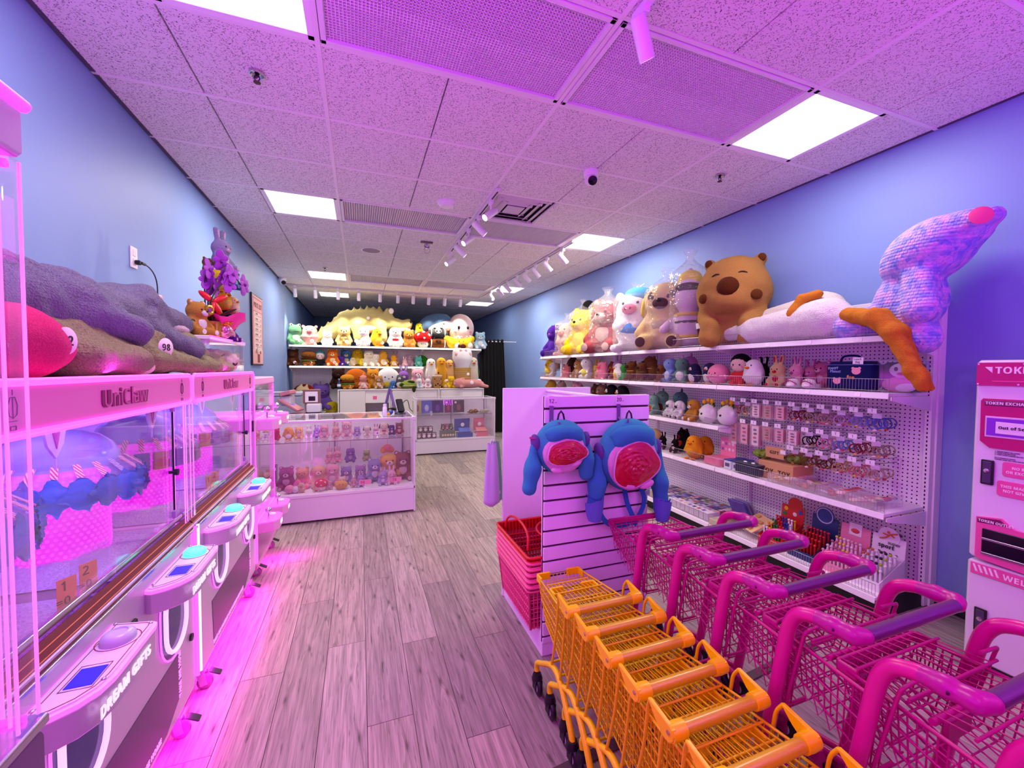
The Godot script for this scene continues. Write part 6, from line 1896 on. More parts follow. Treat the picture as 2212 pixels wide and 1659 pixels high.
func define_kinds() -> void:
	var paws := [["Foot_pad", 1, 0.21, 0.1, 0.415, 0.07, 0.07, 0.018]]
	var muzzle := [["muzzle", 1, 0, 0.625, 0.255, 0.11, 0.08, 0.07], ["nose", "k", 0, 0.66, 0.32, 0.036, 0.026, 0.02]]
	KIND = {
		"bear": [1.0, SITTING + [["E", 0.2, 0.91, 0, 0.085, 0.09, 0.055]], FACE + muzzle + paws + [["belly_patch", 1, 0, 0.32, 0.13, 0.17, 0.2, 0.1], ["Inner_ear", 1, 0.2, 0.91, 0.04, 0.05, 0.055, 0.025]]],
		"bunny": [1.3, SITTING + [["C", 0.1, 0.88, 0, 0.15, 1.22, -0.02, 0.07, 0.075]], FACE + paws + [["muzzle", 1, 0, 0.62, 0.25, 0.09, 0.065, 0.06], ["nose", "p", 0, 0.65, 0.308, 0.026, 0.02, 0.015], ["Inner_ear", 1, 0.135, 1.1, 0.06, 0.035, 0.13, 0.02, -8], ["belly_patch", 1, 0, 0.32, 0.13, 0.16, 0.19, 0.1]]],
		"cat": [0.98, SITTING + [["C", 0.17, 0.82, 0, 0.21, 0.95, 0, 0.08, 0.02]], FACE + [["nose", "p", 0, 0.66, 0.285, 0.024, 0.018, 0.014], ["muzzle", 1, 0, 0.62, 0.25, 0.09, 0.06, 0.05], ["belly_patch", 1, 0, 0.32, 0.13, 0.16, 0.2, 0.1]]],
		"dog": [0.95, SITTING, FACE + muzzle + [["Ear", 2, 0.29, 0.66, 0.0, 0.06, 0.19, 0.1, 14], ["shirt", 3, 0, 0.33, 0.0, 0.265, 0.2, 0.228]] + paws],
		"pig": [0.96, [["e", 0, 0.4, 0, 0.36, 0.4, 0.28], ["e", 0, 0.66, 0.02, 0.33, 0.29, 0.26], ["C", 0.3, 0.42, 0.1, 0.12, 0.4, 0.28, 0.075, 0.065], ["C", 0.2, 0.06, 0.1, 0.26, 0.05, 0.26, 0.08, 0.07]], [["Eye", "k", 0.12, 0.75, 0.25, 0.022, 0.022, 0.015], ["snout", 2, 0, 0.65, 0.29, 0.12, 0.085, 0.06], ["Nostril", "r", 0.04, 0.655, 0.345, 0.018, 0.024, 0.012], ["Ear", 1, 0.27, 0.88, 0.04, 0.075, 0.09, 0.05, -30]]],
		"frog": [1.0, SITTING + [["E", 0.17, 0.91, 0.03, 0.09, 0.09, 0.08]], [["Eyeball", "w", 0.17, 0.93, 0.075, 0.065, 0.065, 0.055], ["Pupil", "k", 0.175, 0.935, 0.125, 0.026, 0.03, 0.012], ["belly_patch", 1, 0, 0.33, 0.13, 0.18, 0.2, 0.1], ["mouth", "n", 0, 0.62, 0.272, 0.14, 0.012, 0.012]]],
		"chick": [0.98, [["e", 0, 0.42, 0, 0.36, 0.42, 0.32], ["e", 0, 0.68, 0.02, 0.29, 0.28, 0.26], ["C", 0.3, 0.5, 0.02, 0.38, 0.3, 0.08, 0.07, 0.06]], [["Eye", "k", 0.12, 0.74, 0.245, 0.028, 0.032, 0.018], ["beak", "o", 0, 0.66, 0.31, 0.085, 0.045, 0.08], ["Foot", "o", 0.14, 0.035, 0.27, 0.1, 0.035, 0.12], ["belly_patch", 1, 0, 0.34, 0.17, 0.24, 0.26, 0.17]]],
		"dino": [1.0, [["e", 0, 0.28, 0, 0.28, 0.28, 0.26], ["e", 0, 0.7, 0.06, 0.25, 0.25, 0.28], ["c", 0, 0.35, 0, 0, 0.6, 0.02, 0.2, 0.18], ["C", 0.2, 0.4, 0.1, 0.28, 0.28, 0.24, 0.06, 0.055], ["C", 0.16, 0.1, 0.05, 0.22, 0.08, 0.26, 0.1, 0.09], ["c", 0, 0.15, -0.15, 0, 0.12, -0.42, 0.14, 0.04]], [["Eye", "k", 0.17, 0.76, 0.25, 0.024, 0.028, 0.02], ["horn", 2, 0, 0.98, 0.0, 0.045, 0.09, 0.045], ["belly_patch", 1, 0, 0.27, 0.17, 0.19, 0.2, 0.12]]],
		"capy": [0.9, [["e", 0, 0.3, -0.02, 0.3, 0.3, 0.3], ["e", 0, 0.64, 0.04, 0.23, 0.23, 0.24], ["e", 0, 0.58, 0.2, 0.16, 0.14, 0.16], ["C", 0.18, 0.08, 0.15, 0.2, 0.06, 0.28, 0.09, 0.08], ["E", 0.17, 0.85, -0.02, 0.05, 0.055, 0.04]], [["Eye", "k", 0.16, 0.7, 0.2, 0.026, 0.012, 0.02], ["nose", 2, 0, 0.62, 0.335, 0.12, 0.085, 0.045], ["scarf", 1, 0, 0.44, 0.06, 0.24, 0.035, 0.24]]],
		"doll": [1.0, [["e", 0, 0.24, 0, 0.2, 0.24, 0.17], ["C", 0.16, 0.38, 0.03, 0.27, 0.22, 0.12, 0.07, 0.065], ["C", 0.1, 0.1, 0.05, 0.14, 0.06, 0.24, 0.09, 0.08]], [["head", 1, 0, 0.66, 0.03, 0.27, 0.25, 0.23], ["hair", 2, 0, 0.73, -0.03, 0.3, 0.27, 0.25], ["Eye", "k", 0.1, 0.64, 0.245, 0.024, 0.03, 0.014], ["Cheek", "p", 0.16, 0.58, 0.215, 0.035, 0.022, 0.012]]],
		"ball": [0.9, [["e", 0, 0.45, 0, 0.48, 0.45, 0.42]], [["Eye", "k", 0.15, 0.5, 0.395, 0.032, 0.034, 0.02], ["nose", "k", 0, 0.43, 0.415, 0.03, 0.02, 0.014], ["belly_patch", 1, 0, 0.28, 0.2, 0.3, 0.22, 0.2], ["Arm", 0, 0.44, 0.36, 0.12, 0.08, 0.13, 0.08, 24]]],
		"bolster": [1.0, [["e", 0, 0.4, 0, 0.17, 0.4, 0.16], ["c", 0, 0.2, 0, 0, 0.84, 0, 0.165, 0.15]], [["Eye", "k", 0.06, 0.86, 0.13, 0.018, 0.02, 0.012], ["beak", "o", 0, 0.8, 0.17, 0.05, 0.03, 0.05], ["Wing", 1, 0.16, 0.5, 0.04, 0.035, 0.17, 0.09, 8]]],
		"octopus": [0.95, [["e", 0, 0.56, 0, 0.36, 0.39, 0.34], ["C", 0.12, 0.2, 0.2, 0.18, 0.06, 0.34, 0.1, 0.08], ["C", 0.26, 0.2, 0.0, 0.4, 0.06, 0.05, 0.1, 0.08], ["C", 0.15, 0.2, -0.15, 0.25, 0.06, -0.28, 0.1, 0.08]], [["Eye", "k", 0.12, 0.56, 0.325, 0.034, 0.048, 0.02], ["Cheek", "p", 0.21, 0.45, 0.275, 0.04, 0.026, 0.014]]],
		"penguin": [0.95, [["e", 0, 0.42, 0, 0.33, 0.42, 0.28], ["e", 0, 0.68, 0.02, 0.28, 0.26, 0.24], ["C", 0.28, 0.5, 0.0, 0.38, 0.24, 0.05, 0.06, 0.04]], [["face_patch", 1, 0, 0.66, 0.1, 0.2, 0.18, 0.18], ["belly_patch", 1, 0, 0.32, 0.12, 0.24, 0.28, 0.18], ["Eye", "k", 0.1, 0.72, 0.25, 0.028, 0.03, 0.016], ["beak", "o", 0, 0.64, 0.29, 0.05, 0.03, 0.04], ["Foot", "o", 0.14, 0.035, 0.2, 0.1, 0.035, 0.1]]],
		"mushroom": [0.95, [["e", 0, 0.62, 0, 0.5, 0.34, 0.46], ["e", 0, 0.52, 0, 0.46, 0.14, 0.42]], [["stem", 1, 0, 0.24, 0.02, 0.33, 0.25, 0.3], ["Eye", "k", 0.12, 0.22, 0.305, 0.022, 0.024, 0.014], ["Spot", "w", 0.28, 0.72, 0.33, 0.09, 0.09, 0.03, 20], ["spot", "w", 0, 0.88, 0.28, 0.09, 0.06, 0.05], ["spot", "w", 0.02, 0.55, 0.45, 0.06, 0.06, 0.02]]],
		"burger": [0.9, [["e", 0, 0.66, 0, 0.42, 0.24, 0.36]], [["lower_bun", 0, 0, 0.2, 0, 0.4, 0.2, 0.34], ["patty", 2, 0, 0.42, 0, 0.44, 0.09, 0.38], ["lettuce", 1, 0, 0.33, 0.01, 0.46, 0.05, 0.4], ["Eye", "k", 0.1, 0.62, 0.35, 0.026, 0.028, 0.016], ["Foot", 0, 0.16, 0.06, 0.3, 0.09, 0.07, 0.08]]],
		"cup": [1.0, [["e", 0, 0.4, 0, 0.3, 0.42, 0.28], ["c", 0, 0.16, 0, 0, 0.66, 0, 0.27, 0.31]], [["lid", "w", 0, 0.82, 0, 0.34, 0.07, 0.31], ["straw", 2, 0.08, 0.97, 0, 0.045, 0.14, 0.045, -14], ["Eye", "k", 0.09, 0.5, 0.31, 0.024, 0.026, 0.014], ["Pearl", 2, 0.14, 0.2, 0.25, 0.05, 0.05, 0.03], ["pearl", 2, 0, 0.3, 0.292, 0.05, 0.05, 0.03], ["Pearl", 2, 0.2, 0.62, 0.22, 0.045, 0.045, 0.04]]],
		"lying": [0.42, [["e", 0, 0.2, 0, 0.62, 0.19, 0.2], ["e", -0.58, 0.22, 0.06, 0.24, 0.21, 0.21], ["c", -0.4, 0.08, 0.15, -0.5, 0.06, 0.26, 0.07, 0.06], ["c", 0.5, 0.12, 0.1, 0.75, 0.06, 0.12, 0.09, 0.07], ["c", 0.5, 0.12, -0.08, 0.75, 0.07, -0.1, 0.09, 0.07], ["c", -0.5, 0.4, -0.02, -0.3, 0.42, -0.08, 0.05, 0.045], ["c", -0.55, 0.36, 0.16, -0.4, 0.2, 0.24, 0.05, 0.04]], [["eye", "k", -0.72, 0.26, 0.2, 0.022, 0.026, 0.018], ["eye", "k", -0.78, 0.26, 0.1, 0.02, 0.026, 0.018], ["snout", 1, -0.78, 0.2, 0.16, 0.05, 0.04, 0.05]]],
	}

func plush_mat(cols: Array, c) -> Material:
	if c is String:
		return {"k": mat("0a070a", 0.15), "w": cloth("f4f0ee"), "p": cloth("f08aa4"), "o": cloth("f0801c"), "n": cloth("4a2416"), "r": cloth("b8304c"), "y": cloth("f4c832")}[c]
	return fur(cols[mini(c, cols.size() - 1)])

func ball_mesh() -> ArrayMesh:
	if not shared.has("ball"): shared.ball = mb().ell(Vector3.ZERO, Vector3.ONE, 16).mesh()
	return shared.ball

func plush(kind: String, at: Vector3, yaw: float, h: float, cols: Array, label: String, group := "", num := "") -> Node3D:
	var K: Array = KIND[kind]
	var o := thing({"lying": "long_animal", "ball": "round", "capy": "capybara", "dino": "dinosaur"}.get(kind, kind) + "_plush", label, "plush toy", at, yaw, group)
	var s: float = h / K[0]
	o.scale = Vector3.ONE * s
	if not shared.has("k" + kind): shared["k" + kind] = skin(K[1], 0.036, 0.07, 0.0)
	part(o, "body", shared["k" + kind], fur(cols[0]))
	for p in K[2]:
		var nm: String = p[0]
		for sx in ([-1.0, 1.0] if nm[0] == nm[0].to_upper() else [1.0]):
			var q := part(o, nm.to_lower(), ball_mesh(), plush_mat(cols, p[1]), Vector3(p[2] * sx, p[3], p[4]))
			var b := Basis()
			if p.size() > 8: b = Basis(Vector3(0, 0, 1), deg_to_rad(p[8]) * sx)
			q.basis = b * Basis.from_scale(Vector3(p[5], p[6], p[7]))
	if num: sticker(o, Vector3(0.12, 0.2, 0.3) if kind not in ["lying"] else Vector3(0.0, 0.25, 0.2), 0.085, num)
	return o

func sticker(o: Node3D, at: Vector3, r: float, num: String) -> MeshInstance3D:
	if not shared.has("disc"): shared.disc = mb().turn(Basis(Vector3.RIGHT, PI / 2)).lathe([Vector2(0.97, -0.03), Vector2(1, 0), Vector2(0.97, 0.03), Vector2(0, 0.05)], 20).mesh()
	var s := part(o, "price_sticker", shared.disc, mat("f8e6ec", 0.6), at)
	s.scale = Vector3.ONE * r
	if num != "-": text(s, "lettering", num, 1.0, mat("2a1a24", 0.6), Transform3D(Basis(), Vector3(0, 0, 0.06)), "Droid Sans", true, 0.02)
	return s

# rows of [kind, x, y, z, yaw, height, colours, label]
func plush_rows(rows: Array, group: String) -> void:
	for r in rows:
		plush(r[0], Vector3(r[1], r[2], r[3]), r[4], r[5], Array((r[6] as String).split(" ")), r[7], group, r[8] if r.size() > 8 else "")
# ---------------------------------------------------------------- the toys, row by row
func rows_back1() -> void:
	plush_rows([
		["frog", -1.141, 1.876, -8.66, 25, 0.404, "6cae84 f2efe6", "green frog plush with a pale belly at the left end of the top back shelf", "34"],
		["pig", -0.886, 1.876, -8.66, 0, 0.379, "f4b4b0 f0a0a0 e88890", "pink pig plush with red nostrils beside the green frog", "33"],
		["bear", -0.581, 1.876, -8.66, 0, 0.297, "fbf8f2 fbf8f2", "small white polar bear plush with a black nose on the top back shelf", "56"],
		["cat", 0.06, 1.876, -8.66, 0, 0.408, "f8f4f6 fbd0dc", "white cat plush with pastel pompoms, right of the cream bear", "38"],
		["chick", 0.343, 1.876, -8.66, 15, 0.381, "f6b62c f6c850", "orange and yellow chicken plush with a red comb on the top back shelf", "21"],
		["dog", 0.675, 1.876, -8.66, 0, 0.412, "fbfaf8 fbfaf8 1c1a20 c81c2c", "white dog plush with black ears and red shirt on the top back shelf", "50"],
		["bear", 0.942, 1.876, -8.66, 0, 0.378, "b07030 c88a48", "brown bear cub plush with a white bib left of the red mushroom"],
		["mushroom", 1.228, 1.876, -8.66, 0, 0.344, "d8161c f8efdc", "red mushroom plush with white spots on the top back shelf", "2"],
		["bear", 2.457, 1.876, -8.66, -10, 0.385, "a8d0e0 f4f0f2", "pale blue bear plush at the right end of the top back shelf", "-"],
		["octopus", 1.99, 2.11, -8.66, 0, 0.214, "fbe8e6 fbe8e6", "small white octopus plush sitting on the yellow banana plush"],
		["octopus", 2.183, 2.11, -8.66, 0, 0.215, "f6b8b4 f6b8b4", "small pink octopus plush sitting on the yellow banana plush"],
		["bolster", 1.176, 1.876, -8.8, 0, 0.538, "f2e22c e6c81c", "lemon yellow bolster plush behind the red mushroom on the top back shelf"],
		["octopus", 2.057, 1.876, -8.8, 0, 0.76, "fbdcd8 fbdcd8", "big pale pink octopus plush at the back of the top back shelf"],
	], "plush toys on the top back shelf")

func rows_back2() -> void:
	plush_rows([
		["bear", -1.172, 1.488, -8.66, 0, 0.323, "4a2618 6a3a22", "dark brown bear plush at the left end of the second back shelf", "52"],
		["burger", -0.907, 1.488, -8.66, 0, 0.291, "a8662c 7a8a30 5a2a18", "brown bun burger plush on the second back shelf, beside the dark bear", "22"],
		["doll", -0.711, 1.488, -8.66, 0, 0.3, "1e2026 f0d4cc 58b8bc", "doll plush with a teal bob and black dress on the second back shelf"],
		["bear", -0.491, 1.488, -8.66, 0, 0.339, "e87020 f6d8a0", "orange bear plush with a cream belly on the second back shelf", "52"],
		["bear", -0.339, 1.488, -8.66, 0, 0.199, "5a2a9c 5a2a9c", "small purple bear plush in front of the blue one on the second back shelf", "12"],
		["penguin", -0.129, 1.488, -8.66, 0, 0.172, "e0cda0 e0cda0", "small beige penguin plush on the second back shelf", "8"],
		["chick", 0.045, 1.488, -8.66, 0, 0.161, "f4dc24 f4dc24", "small bright yellow chick plush at the front of the second back shelf", "6"],
		["cat", 0.168, 1.488, -8.66, 0, 0.324, "efe4cc efe4cc", "cream cat plush, larger of two on the second back shelf", "-"],
		["cat", 0.305, 1.488, -8.66, 0, 0.263, "f4ecd8 f4ecd8", "cream cat plush, smaller of two on the second back shelf", "-"],
		["dino", 0.443, 1.488, -8.66, 0, 0.328, "d89a2c f4e2b8 e0b040", "ochre dinosaur plush, larger of two on the second back shelf", "-"],
		["dino", 0.643, 1.488, -8.66, 0, 0.242, "e8a020 f8ecc8 e0b040", "small ochre dinosaur plush with a white belly on the second back shelf", "12"],
		["bunny", 0.86, 1.488, -8.66, 0, 0.205, "f4b8c0 fbe4e4", "small pink bunny plush left of the teal frog on the second back shelf", "-"],
		["frog", 1.138, 1.488, -8.66, 0, 0.227, "5cc0ac 9adcc8", "teal frog plush at the right end of the second back shelf"],
		["bear", -0.253, 1.488, -8.8, 0, 0.342, "4a80b8 e8d8b0", "blue bear plush behind the purple one on the second back shelf", "-"],
		["chick", -0.037, 1.488, -8.8, 0, 0.345, "e8c420 f0d050", "yellow chick plush standing at the back of the second back shelf"],
		["bunny", 0.703, 1.488, -8.8, 0, 0.33, "d8b0c4 ecd0d8", "dusty pink bunny plush at the back of the second back shelf"],
		["cat", 0.963, 1.488, -8.8, 0, 0.268, "e0b8c8 e8c8d4", "dusty pink cat plush at the back of the second back shelf"],
		["ball", 1.221, 1.488, -8.8, 0, 0.244, "2c8a28 2c8a28", "dark green round plush behind the teal frog"],
	], "plush toys on the second back shelf")

func rows_back3() -> void:
	plush_rows([
		["burger", -0.218, 1.063, -8.22, 0, 0.274, "e0982c 5aa030 6a2c18", "burger plush with green lettuce on the left cabinet", "9"],
		["dino", 0.056, 1.063, -8.22, 0, 0.275, "f0a090 f8dcd0 f0a090", "pink dinosaur plush with a pale belly on the left cabinet", "31"],
		["bear", 0.332, 1.063, -8.22, 0, 0.261, "c89058 f4e6d0", "tan hamster-like bear plush on the left cabinet", "26"],
		["bear", -0.381, 1.063, -8.36, 0, 0.395, "2a1410 3a1e14", "very dark brown bear plush at the left end of the cabinets", "14"],
		["ball", -0.072, 1.063, -8.36, 0, 0.382, "c8641c d8782c", "big orange round plush behind the cabinet row", "22"],
		["bear", 0.234, 1.063, -8.36, 0, 0.394, "d08828 e0a040", "golden bear plush behind the tan one on the cabinets", "-"],
		["ball", 0.515, 1.063, -8.36, 0, 0.398, "f4f4f4 f0d848", "white round seal plush with a yellow bib on the cabinets", "-"],
		["bunny", 0.807, 1.063, -8.36, 0, 0.459, "8a5ab4 efe6f4", "purple bunny plush with a pale muzzle at the back of the cabinets"],
		["bear", 1.076, 1.063, -8.36, 0, 0.408, "f4b0c4 fbe8ec", "pink bear plush at the back of the cabinets"],
		["octopus", 0.582, 1.063, -8.22, 0, 0.16, "4a7ec4 4a7ec4", "blue octopus plush on the middle cabinet", "12"],
		["penguin", 0.716, 1.063, -8.28, 0, 0.27, "5a5a64 f4f2f0", "grey penguin plush on the middle cabinet"],
		["bunny", 1.094, 1.063, -8.22, 0, 0.254, "fbf6f6 a8c8e8", "small white bunny plush with a blue bib on the middle cabinet"],
		["bunny", 1.26, 1.063, -8.22, 0, 0.255, "fbf6f6 f48aa8", "small white bunny plush with a pink bib on the middle cabinet", "-"],
		["cup", 1.446, 1.063, -8.22, 0, 0.295, "c8935a c8935a 2c1a14", "brown milk tea cup plush with dark pearls on the cabinets"],
		["chick", 1.604, 1.063, -8.22, 0, 0.158, "f0c030 f8e4a0", "small yellow chick plush beside the milk tea cup plush", "-"],
		["cat", 1.726, 1.063, -8.22, 0, 0.248, "f6cc28 f6cc28", "yellow cat plush right of the small chick on the right cabinet"],
		["bolster", 1.347, 1.063, -8.38, 0, 0.598, "f4efe4 fbfbf6", "tall white goose bolster plush standing on the cabinets", "34"],
		["bolster", 1.558, 1.063, -8.38, 0, 0.622, "e8a830 f0b840", "tall golden chicken bolster plush standing on the cabinets", "30"],
		["bolster", 1.733, 1.063, -8.38, 0, 0.581, "e0b070 e8bc80", "tall tan bread bolster plush standing on the cabinets", "-"],
		["bolster", 2.226, 1.063, -8.38, 0, 0.639, "e8dcc4 4c7a34", "tall bolster plush with green leafy top at the right end of the cabinets", "-"],
	], "plush toys on the white cabinets")

func rows_cshelf() -> void:
	plush_rows([
		["bear", -0.934, 0.75, -4.5, 0, 0.104, "f0a090 fbd8d0", "pink bear charm at the left end of the counter glass shelf"],
		["bear", -0.845, 0.75, -4.5, 0, 0.116, "e0b890 f0dcc0", "tan bear charm behind the price card on the counter glass shelf"],
		["bear", -0.768, 0.75, -4.5, 0, 0.119, "d01c30 d01c30", "red bear charm on the counter glass shelf"],
		["chick", -0.657, 0.75, -4.5, 0, 0.126, "f4a42c fbf6f0", "orange chick charm in a white eggshell on the counter shelf"],
		["bear", -0.567, 0.75, -4.5, 0, 0.127, "f0c060 f4dcc0", "yellow bear charm right of the orange chick charm"],
		["bunny", -0.478, 0.75, -4.5, 0, 0.133, "f8e8f0 f4b8d0", "white bunny charm with pink ears on the counter shelf"],
		["bunny", -0.408, 0.75, -4.5, 0, 0.134, "8a68c8 f0e4f8", "purple bunny charm in the middle of the counter shelf"],
		["bear", -0.339, 0.75, -4.5, 0, 0.135, "f4a8c0 fbe0e8", "rosy bear charm under the middle of the counter shelf rail"],
		["bunny", -0.233, 0.75, -4.5, 0, 0.151, "f0b0a8 f8d8cc", "peach bunny charm standing on the counter shelf"],
		["bear", -0.131, 0.75, -4.5, 0, 0.166, "f0b8c0 fbe8e8", "pale pink bear charm in a rose hat on the counter shelf"],
		["bear", -0.032, 0.75, -4.5, 0, 0.104, "b090d0 f0e0f4", "lilac bear charm in a purple cup on the counter shelf"],
		["dog", 0.064, 0.75, -4.5, 0, 0.105, "f0e0c8 f8f0e0 6a4a30 e8dcc8", "cream dog charm with brown ears on the counter shelf"],
		["bunny", 0.152, 0.75, -4.5, 0, 0.125, "f0c8d0 e878a8", "pink bunny charm in a hot pink dress on the counter shelf"],
		["dog", 0.232, 0.75, -4.5, 0, 0.134, "f0d8c0 fbf0e4 4a2c1c c82840", "cream dog charm in a red shirt on the counter shelf"],
		["cat", 0.31, 0.75, -4.5, 0, 0.107, "4a3a70 f0c8d8", "small dark violet cat charm on the counter shelf"],
		["bear", 0.386, 0.75, -4.5, 0, 0.13, "8a5048 e8c0b0", "brown bear charm at the right end of the counter shelf"],
	], "plush charms on the counter glass shelf")

func rows_cdeck() -> void:
	plush_rows([
		["bear", -0.677, 0.272, -4.48, 0, 0.225, "a04a78 f0c8d0", "dark rose bear plush at the left of the counter deck"],
		["bear", -0.536, 0.272, -4.48, 0, 0.208, "e0a868 f48a8c", "tan bear plush in a coral shirt on the counter deck"],
		["dog", -0.391, 0.272, -4.48, 0, 0.211, "e4bc80 f4e0c0 d8a868 f0a8b0", "tan dog plush with a pale muzzle on the counter deck"],
		["cat", -0.268, 0.272, -4.48, 0, 0.221, "f0a4b8 fbe4e8", "pink cat plush in a dark red cap on the counter deck"],
		["bear", -0.139, 0.272, -4.5, 0, 0.183, "9a80c0 f4dcd0", "lilac bear plush with a yellow bow on the counter deck"],
		["bear", -0.002, 0.272, -4.5, 0, 0.183, "a878b8 f0d8e0", "mauve bear plush behind the small lilac bunny"],
		["bear", 0.139, 0.272, -4.5, 0, 0.246, "9a94c4 f0e8f0", "grey lilac bear plush with a blue flower on its head"],
		["dog", 0.283, 0.272, -4.5, 0, 0.289, "f0b450 fbeede d89838 f4e8f4", "yellow dog plush in a white bonnet on the counter deck"],
		["bear", 0.419, 0.272, -4.5, 0, 0.306, "9c5a50 f4d8cc", "brown bear plush at the right end of the counter deck"],
		["bunny", 0.003, 0.272, -4.33, 0, 0.147, "a890d0 f0e4f4", "small lilac bunny plush at the front of the counter deck"],
		["bunny", 0.21, 0.272, -4.33, 0, 0.185, "b098d4 f0e0f0", "small violet bunny plush beside the price card"],
		["bunny", 0.296, 0.272, -4.33, 0, 0.191, "f4b4c4 fbe4ec", "small pink bunny plush with folded ears on the counter deck"],
		["cat", -0.287, 0.272, -4.33, 0, 0.088, "d8a0b0 f0d0d8", "small dusty cat plush leaning in the counter"],
		["bunny", -0.066, 0.272, -4.33, 0, 0.117, "e0a0a8 f4d4d4", "small rosy bunny plush between the lilac bears"],
		["bear", -0.173, 0.272, -4.33, 0, 0.121, "e8c8b0 f8e4d4", "small cream bear plush in front of the lilac one with the bow"],
		["ball", -0.627, 0.272, -4.3, 0, 0.079, "f4a8c0 f4a8c0", "pink cushion plush at the front left of the counter deck"],
		["chick", -0.623, 0.272, -4.3, 0, 0.063, "f0a040 f4c080", "tiny orange chick plush at the front of the counter deck"],
		["ball", -0.576, 0.272, -4.3, 0, 0.064, "f4eef8 f4eef8", "tiny white seal plush at the front of the counter deck"],
		["pig", -0.527, 0.272, -4.3, 0, 0.093, "d8c098 c8a078 d89880", "tiny tan pig plush at the front of the counter deck"],
		["mushroom", -0.356, 0.272, -4.3, 0, 0.114, "d82840 fbe8e0", "small red mushroom plush on the counter deck"],
		["bear", -0.397, 0.272, -4.3, 0, 0.092, "e0b48c f4dcc0", "tiny tan bear plush left of the counter mushroom"],
	], "plush toys on the counter deck")

func rows_right2() -> void:
	plush_rows([
		["chick", 3, 1.326, -6.24, -85, 0.298, "f0c824 f4d850", "yellow chick plush at the far end of the second right shelf"],
		["bunny", 3, 1.326, -6.153, -96, 0.327, "efe8e0 e0d0c0", "white bunny plush with floppy ears on the second right shelf"],
		["pig", 2.98, 1.326, -5.631, -81, 0.204, "f08a94 3a2420 f8c8c8", "coral watermelon-coloured pig plush on the second right shelf"],
		["bear", 3.12, 1.326, -5.683, -93, 0.329, "4a2e20 7a5030", "dark brown bear plush at the back of the second right shelf"],
		["bear", 3.05, 1.326, -5.378, -79, 0.279, "c89058 f0d8b0", "tan bear plush beside the zebra-striped toy on the second right shelf"],
		["dino", 2.98, 1.326, -5.019, -82, 0.298, "f0f0ec e0d048 e8d060", "white dinosaur plush with a yellow front on the second right shelf"],
		["bunny", 3.08, 1.326, -4.923, -78, 0.276, "f0c050 f8e0a0", "butter yellow bunny plush on the second right shelf"],
		["pig", 2.98, 1.326, -4.641, -81, 0.229, "f48aa8 f06a90 f0507c", "bright pink pig plush on the second right shelf"],
		["bunny", 3.12, 1.326, -4.495, -84, 0.327, "d8a8d4 ecd0e4", "mauve bunny plush at the back of the second right shelf"],
		["bear", 3.1, 1.326, -4.568, -88, 0.239, "8a3a24 b05a34", "rust red bear plush behind the white goose on the second right shelf"],
		["chick", 2.98, 1.326, -4.271, -104, 0.21, "f8f6f2 f6d050", "white goose plush with a yellow bib on the second right shelf"],
		["dino", 3, 1.326, -4.175, -78, 0.198, "3c9c48 58b860 2c6c34", "green dinosaur plush squeezed beside the white goose"],
		["capy", 3, 1.326, -4.032, -90, 0.232, "7a4a26 f0c040 3c2414", "capybara plush with a yellow scarf, farthest of the brown ones"],
		["capy", 2.98, 1.326, -3.839, -80, 0.212, "7c5030 7a8a3c 402818", "capybara plush with a green scarf on the second right shelf"],
		["capy", 3.1, 1.326, -3.831, -97, 0.288, "80502c f0c850 402818", "biggest capybara plush with a yellow ring on the second right shelf"],
		["capy", 2.98, 1.326, -3.506, -84, 0.184, "84502e 84502e 4a2a1a", "capybara plush without a scarf, nearest of the brown ones"],
		["dino", 3, 1.326, -3.384, -103, 0.257, "88a8e0 e0e8f8 f0e8f4", "blue dinosaur plush with a small horn on the second right shelf"],
		["dino", 2.98, 1.326, -3.213, -76, 0.253, "6a9c84 f0f0e8 d8b8e8", "green dinosaur plush with a white belly and lilac horn"],
		["dino", 3.12, 1.326, -3.251, -99, 0.279, "d89ac8 f0d0e4 d8a0e0", "pink dinosaur plush at the back of the second right shelf"],
		["penguin", 2.98, 1.326, -3.055, -101, 0.191, "28264c f4f0ec", "navy penguin plush with a white face, left of the pink round toy"],
		["penguin", 3.02, 1.326, -2.912, -93, 0.196, "2c2a54 f4f0ec", "navy penguin plush half hidden behind the pink round toy"],
		["ball", 2.96, 1.326, -2.76, -89, 0.182, "f08cb0 f4a0c0", "pink round plush on the second right shelf, left of the black-haired doll"],
		["doll", 2.98, 1.326, -2.561, -77, 0.267, "d8303c f4d0c0 141016", "big-headed doll plush with black hair and red clothes on the second right shelf"],
		["chick", 2.96, 1.326, -2.417, -97, 0.219, "f4f2f0 f4f2f0", "white goose plush right of the black-haired doll"],
		["bunny", 3.05, 1.326, -2.407, -92, 0.239, "121014 e8e0e4", "black bunny plush on the second right shelf"],
		["bunny", 2.98, 1.326, -2.227, -87, 0.248, "d8bc84 c01c2c", "tan bunny plush in a dark red skirt on the second right shelf"],
		["bunny", 3.02, 1.326, -2.115, -101, 0.231, "e898b4 8a4a8c", "pink bunny plush with a purple bib on the second right shelf"],
		["bunny", 3.1, 1.326, -2.074, -86, 0.21, "d87ca4 f0c0d4", "deep pink bunny plush lying back near the white slippers"],
		["bear", 3.14, 1.326, -2.006, -97, 0.202, "c86490 e0a0bc", "dull pink bear plush behind the white slippers"],
	], "plush toys on the second right shelf")

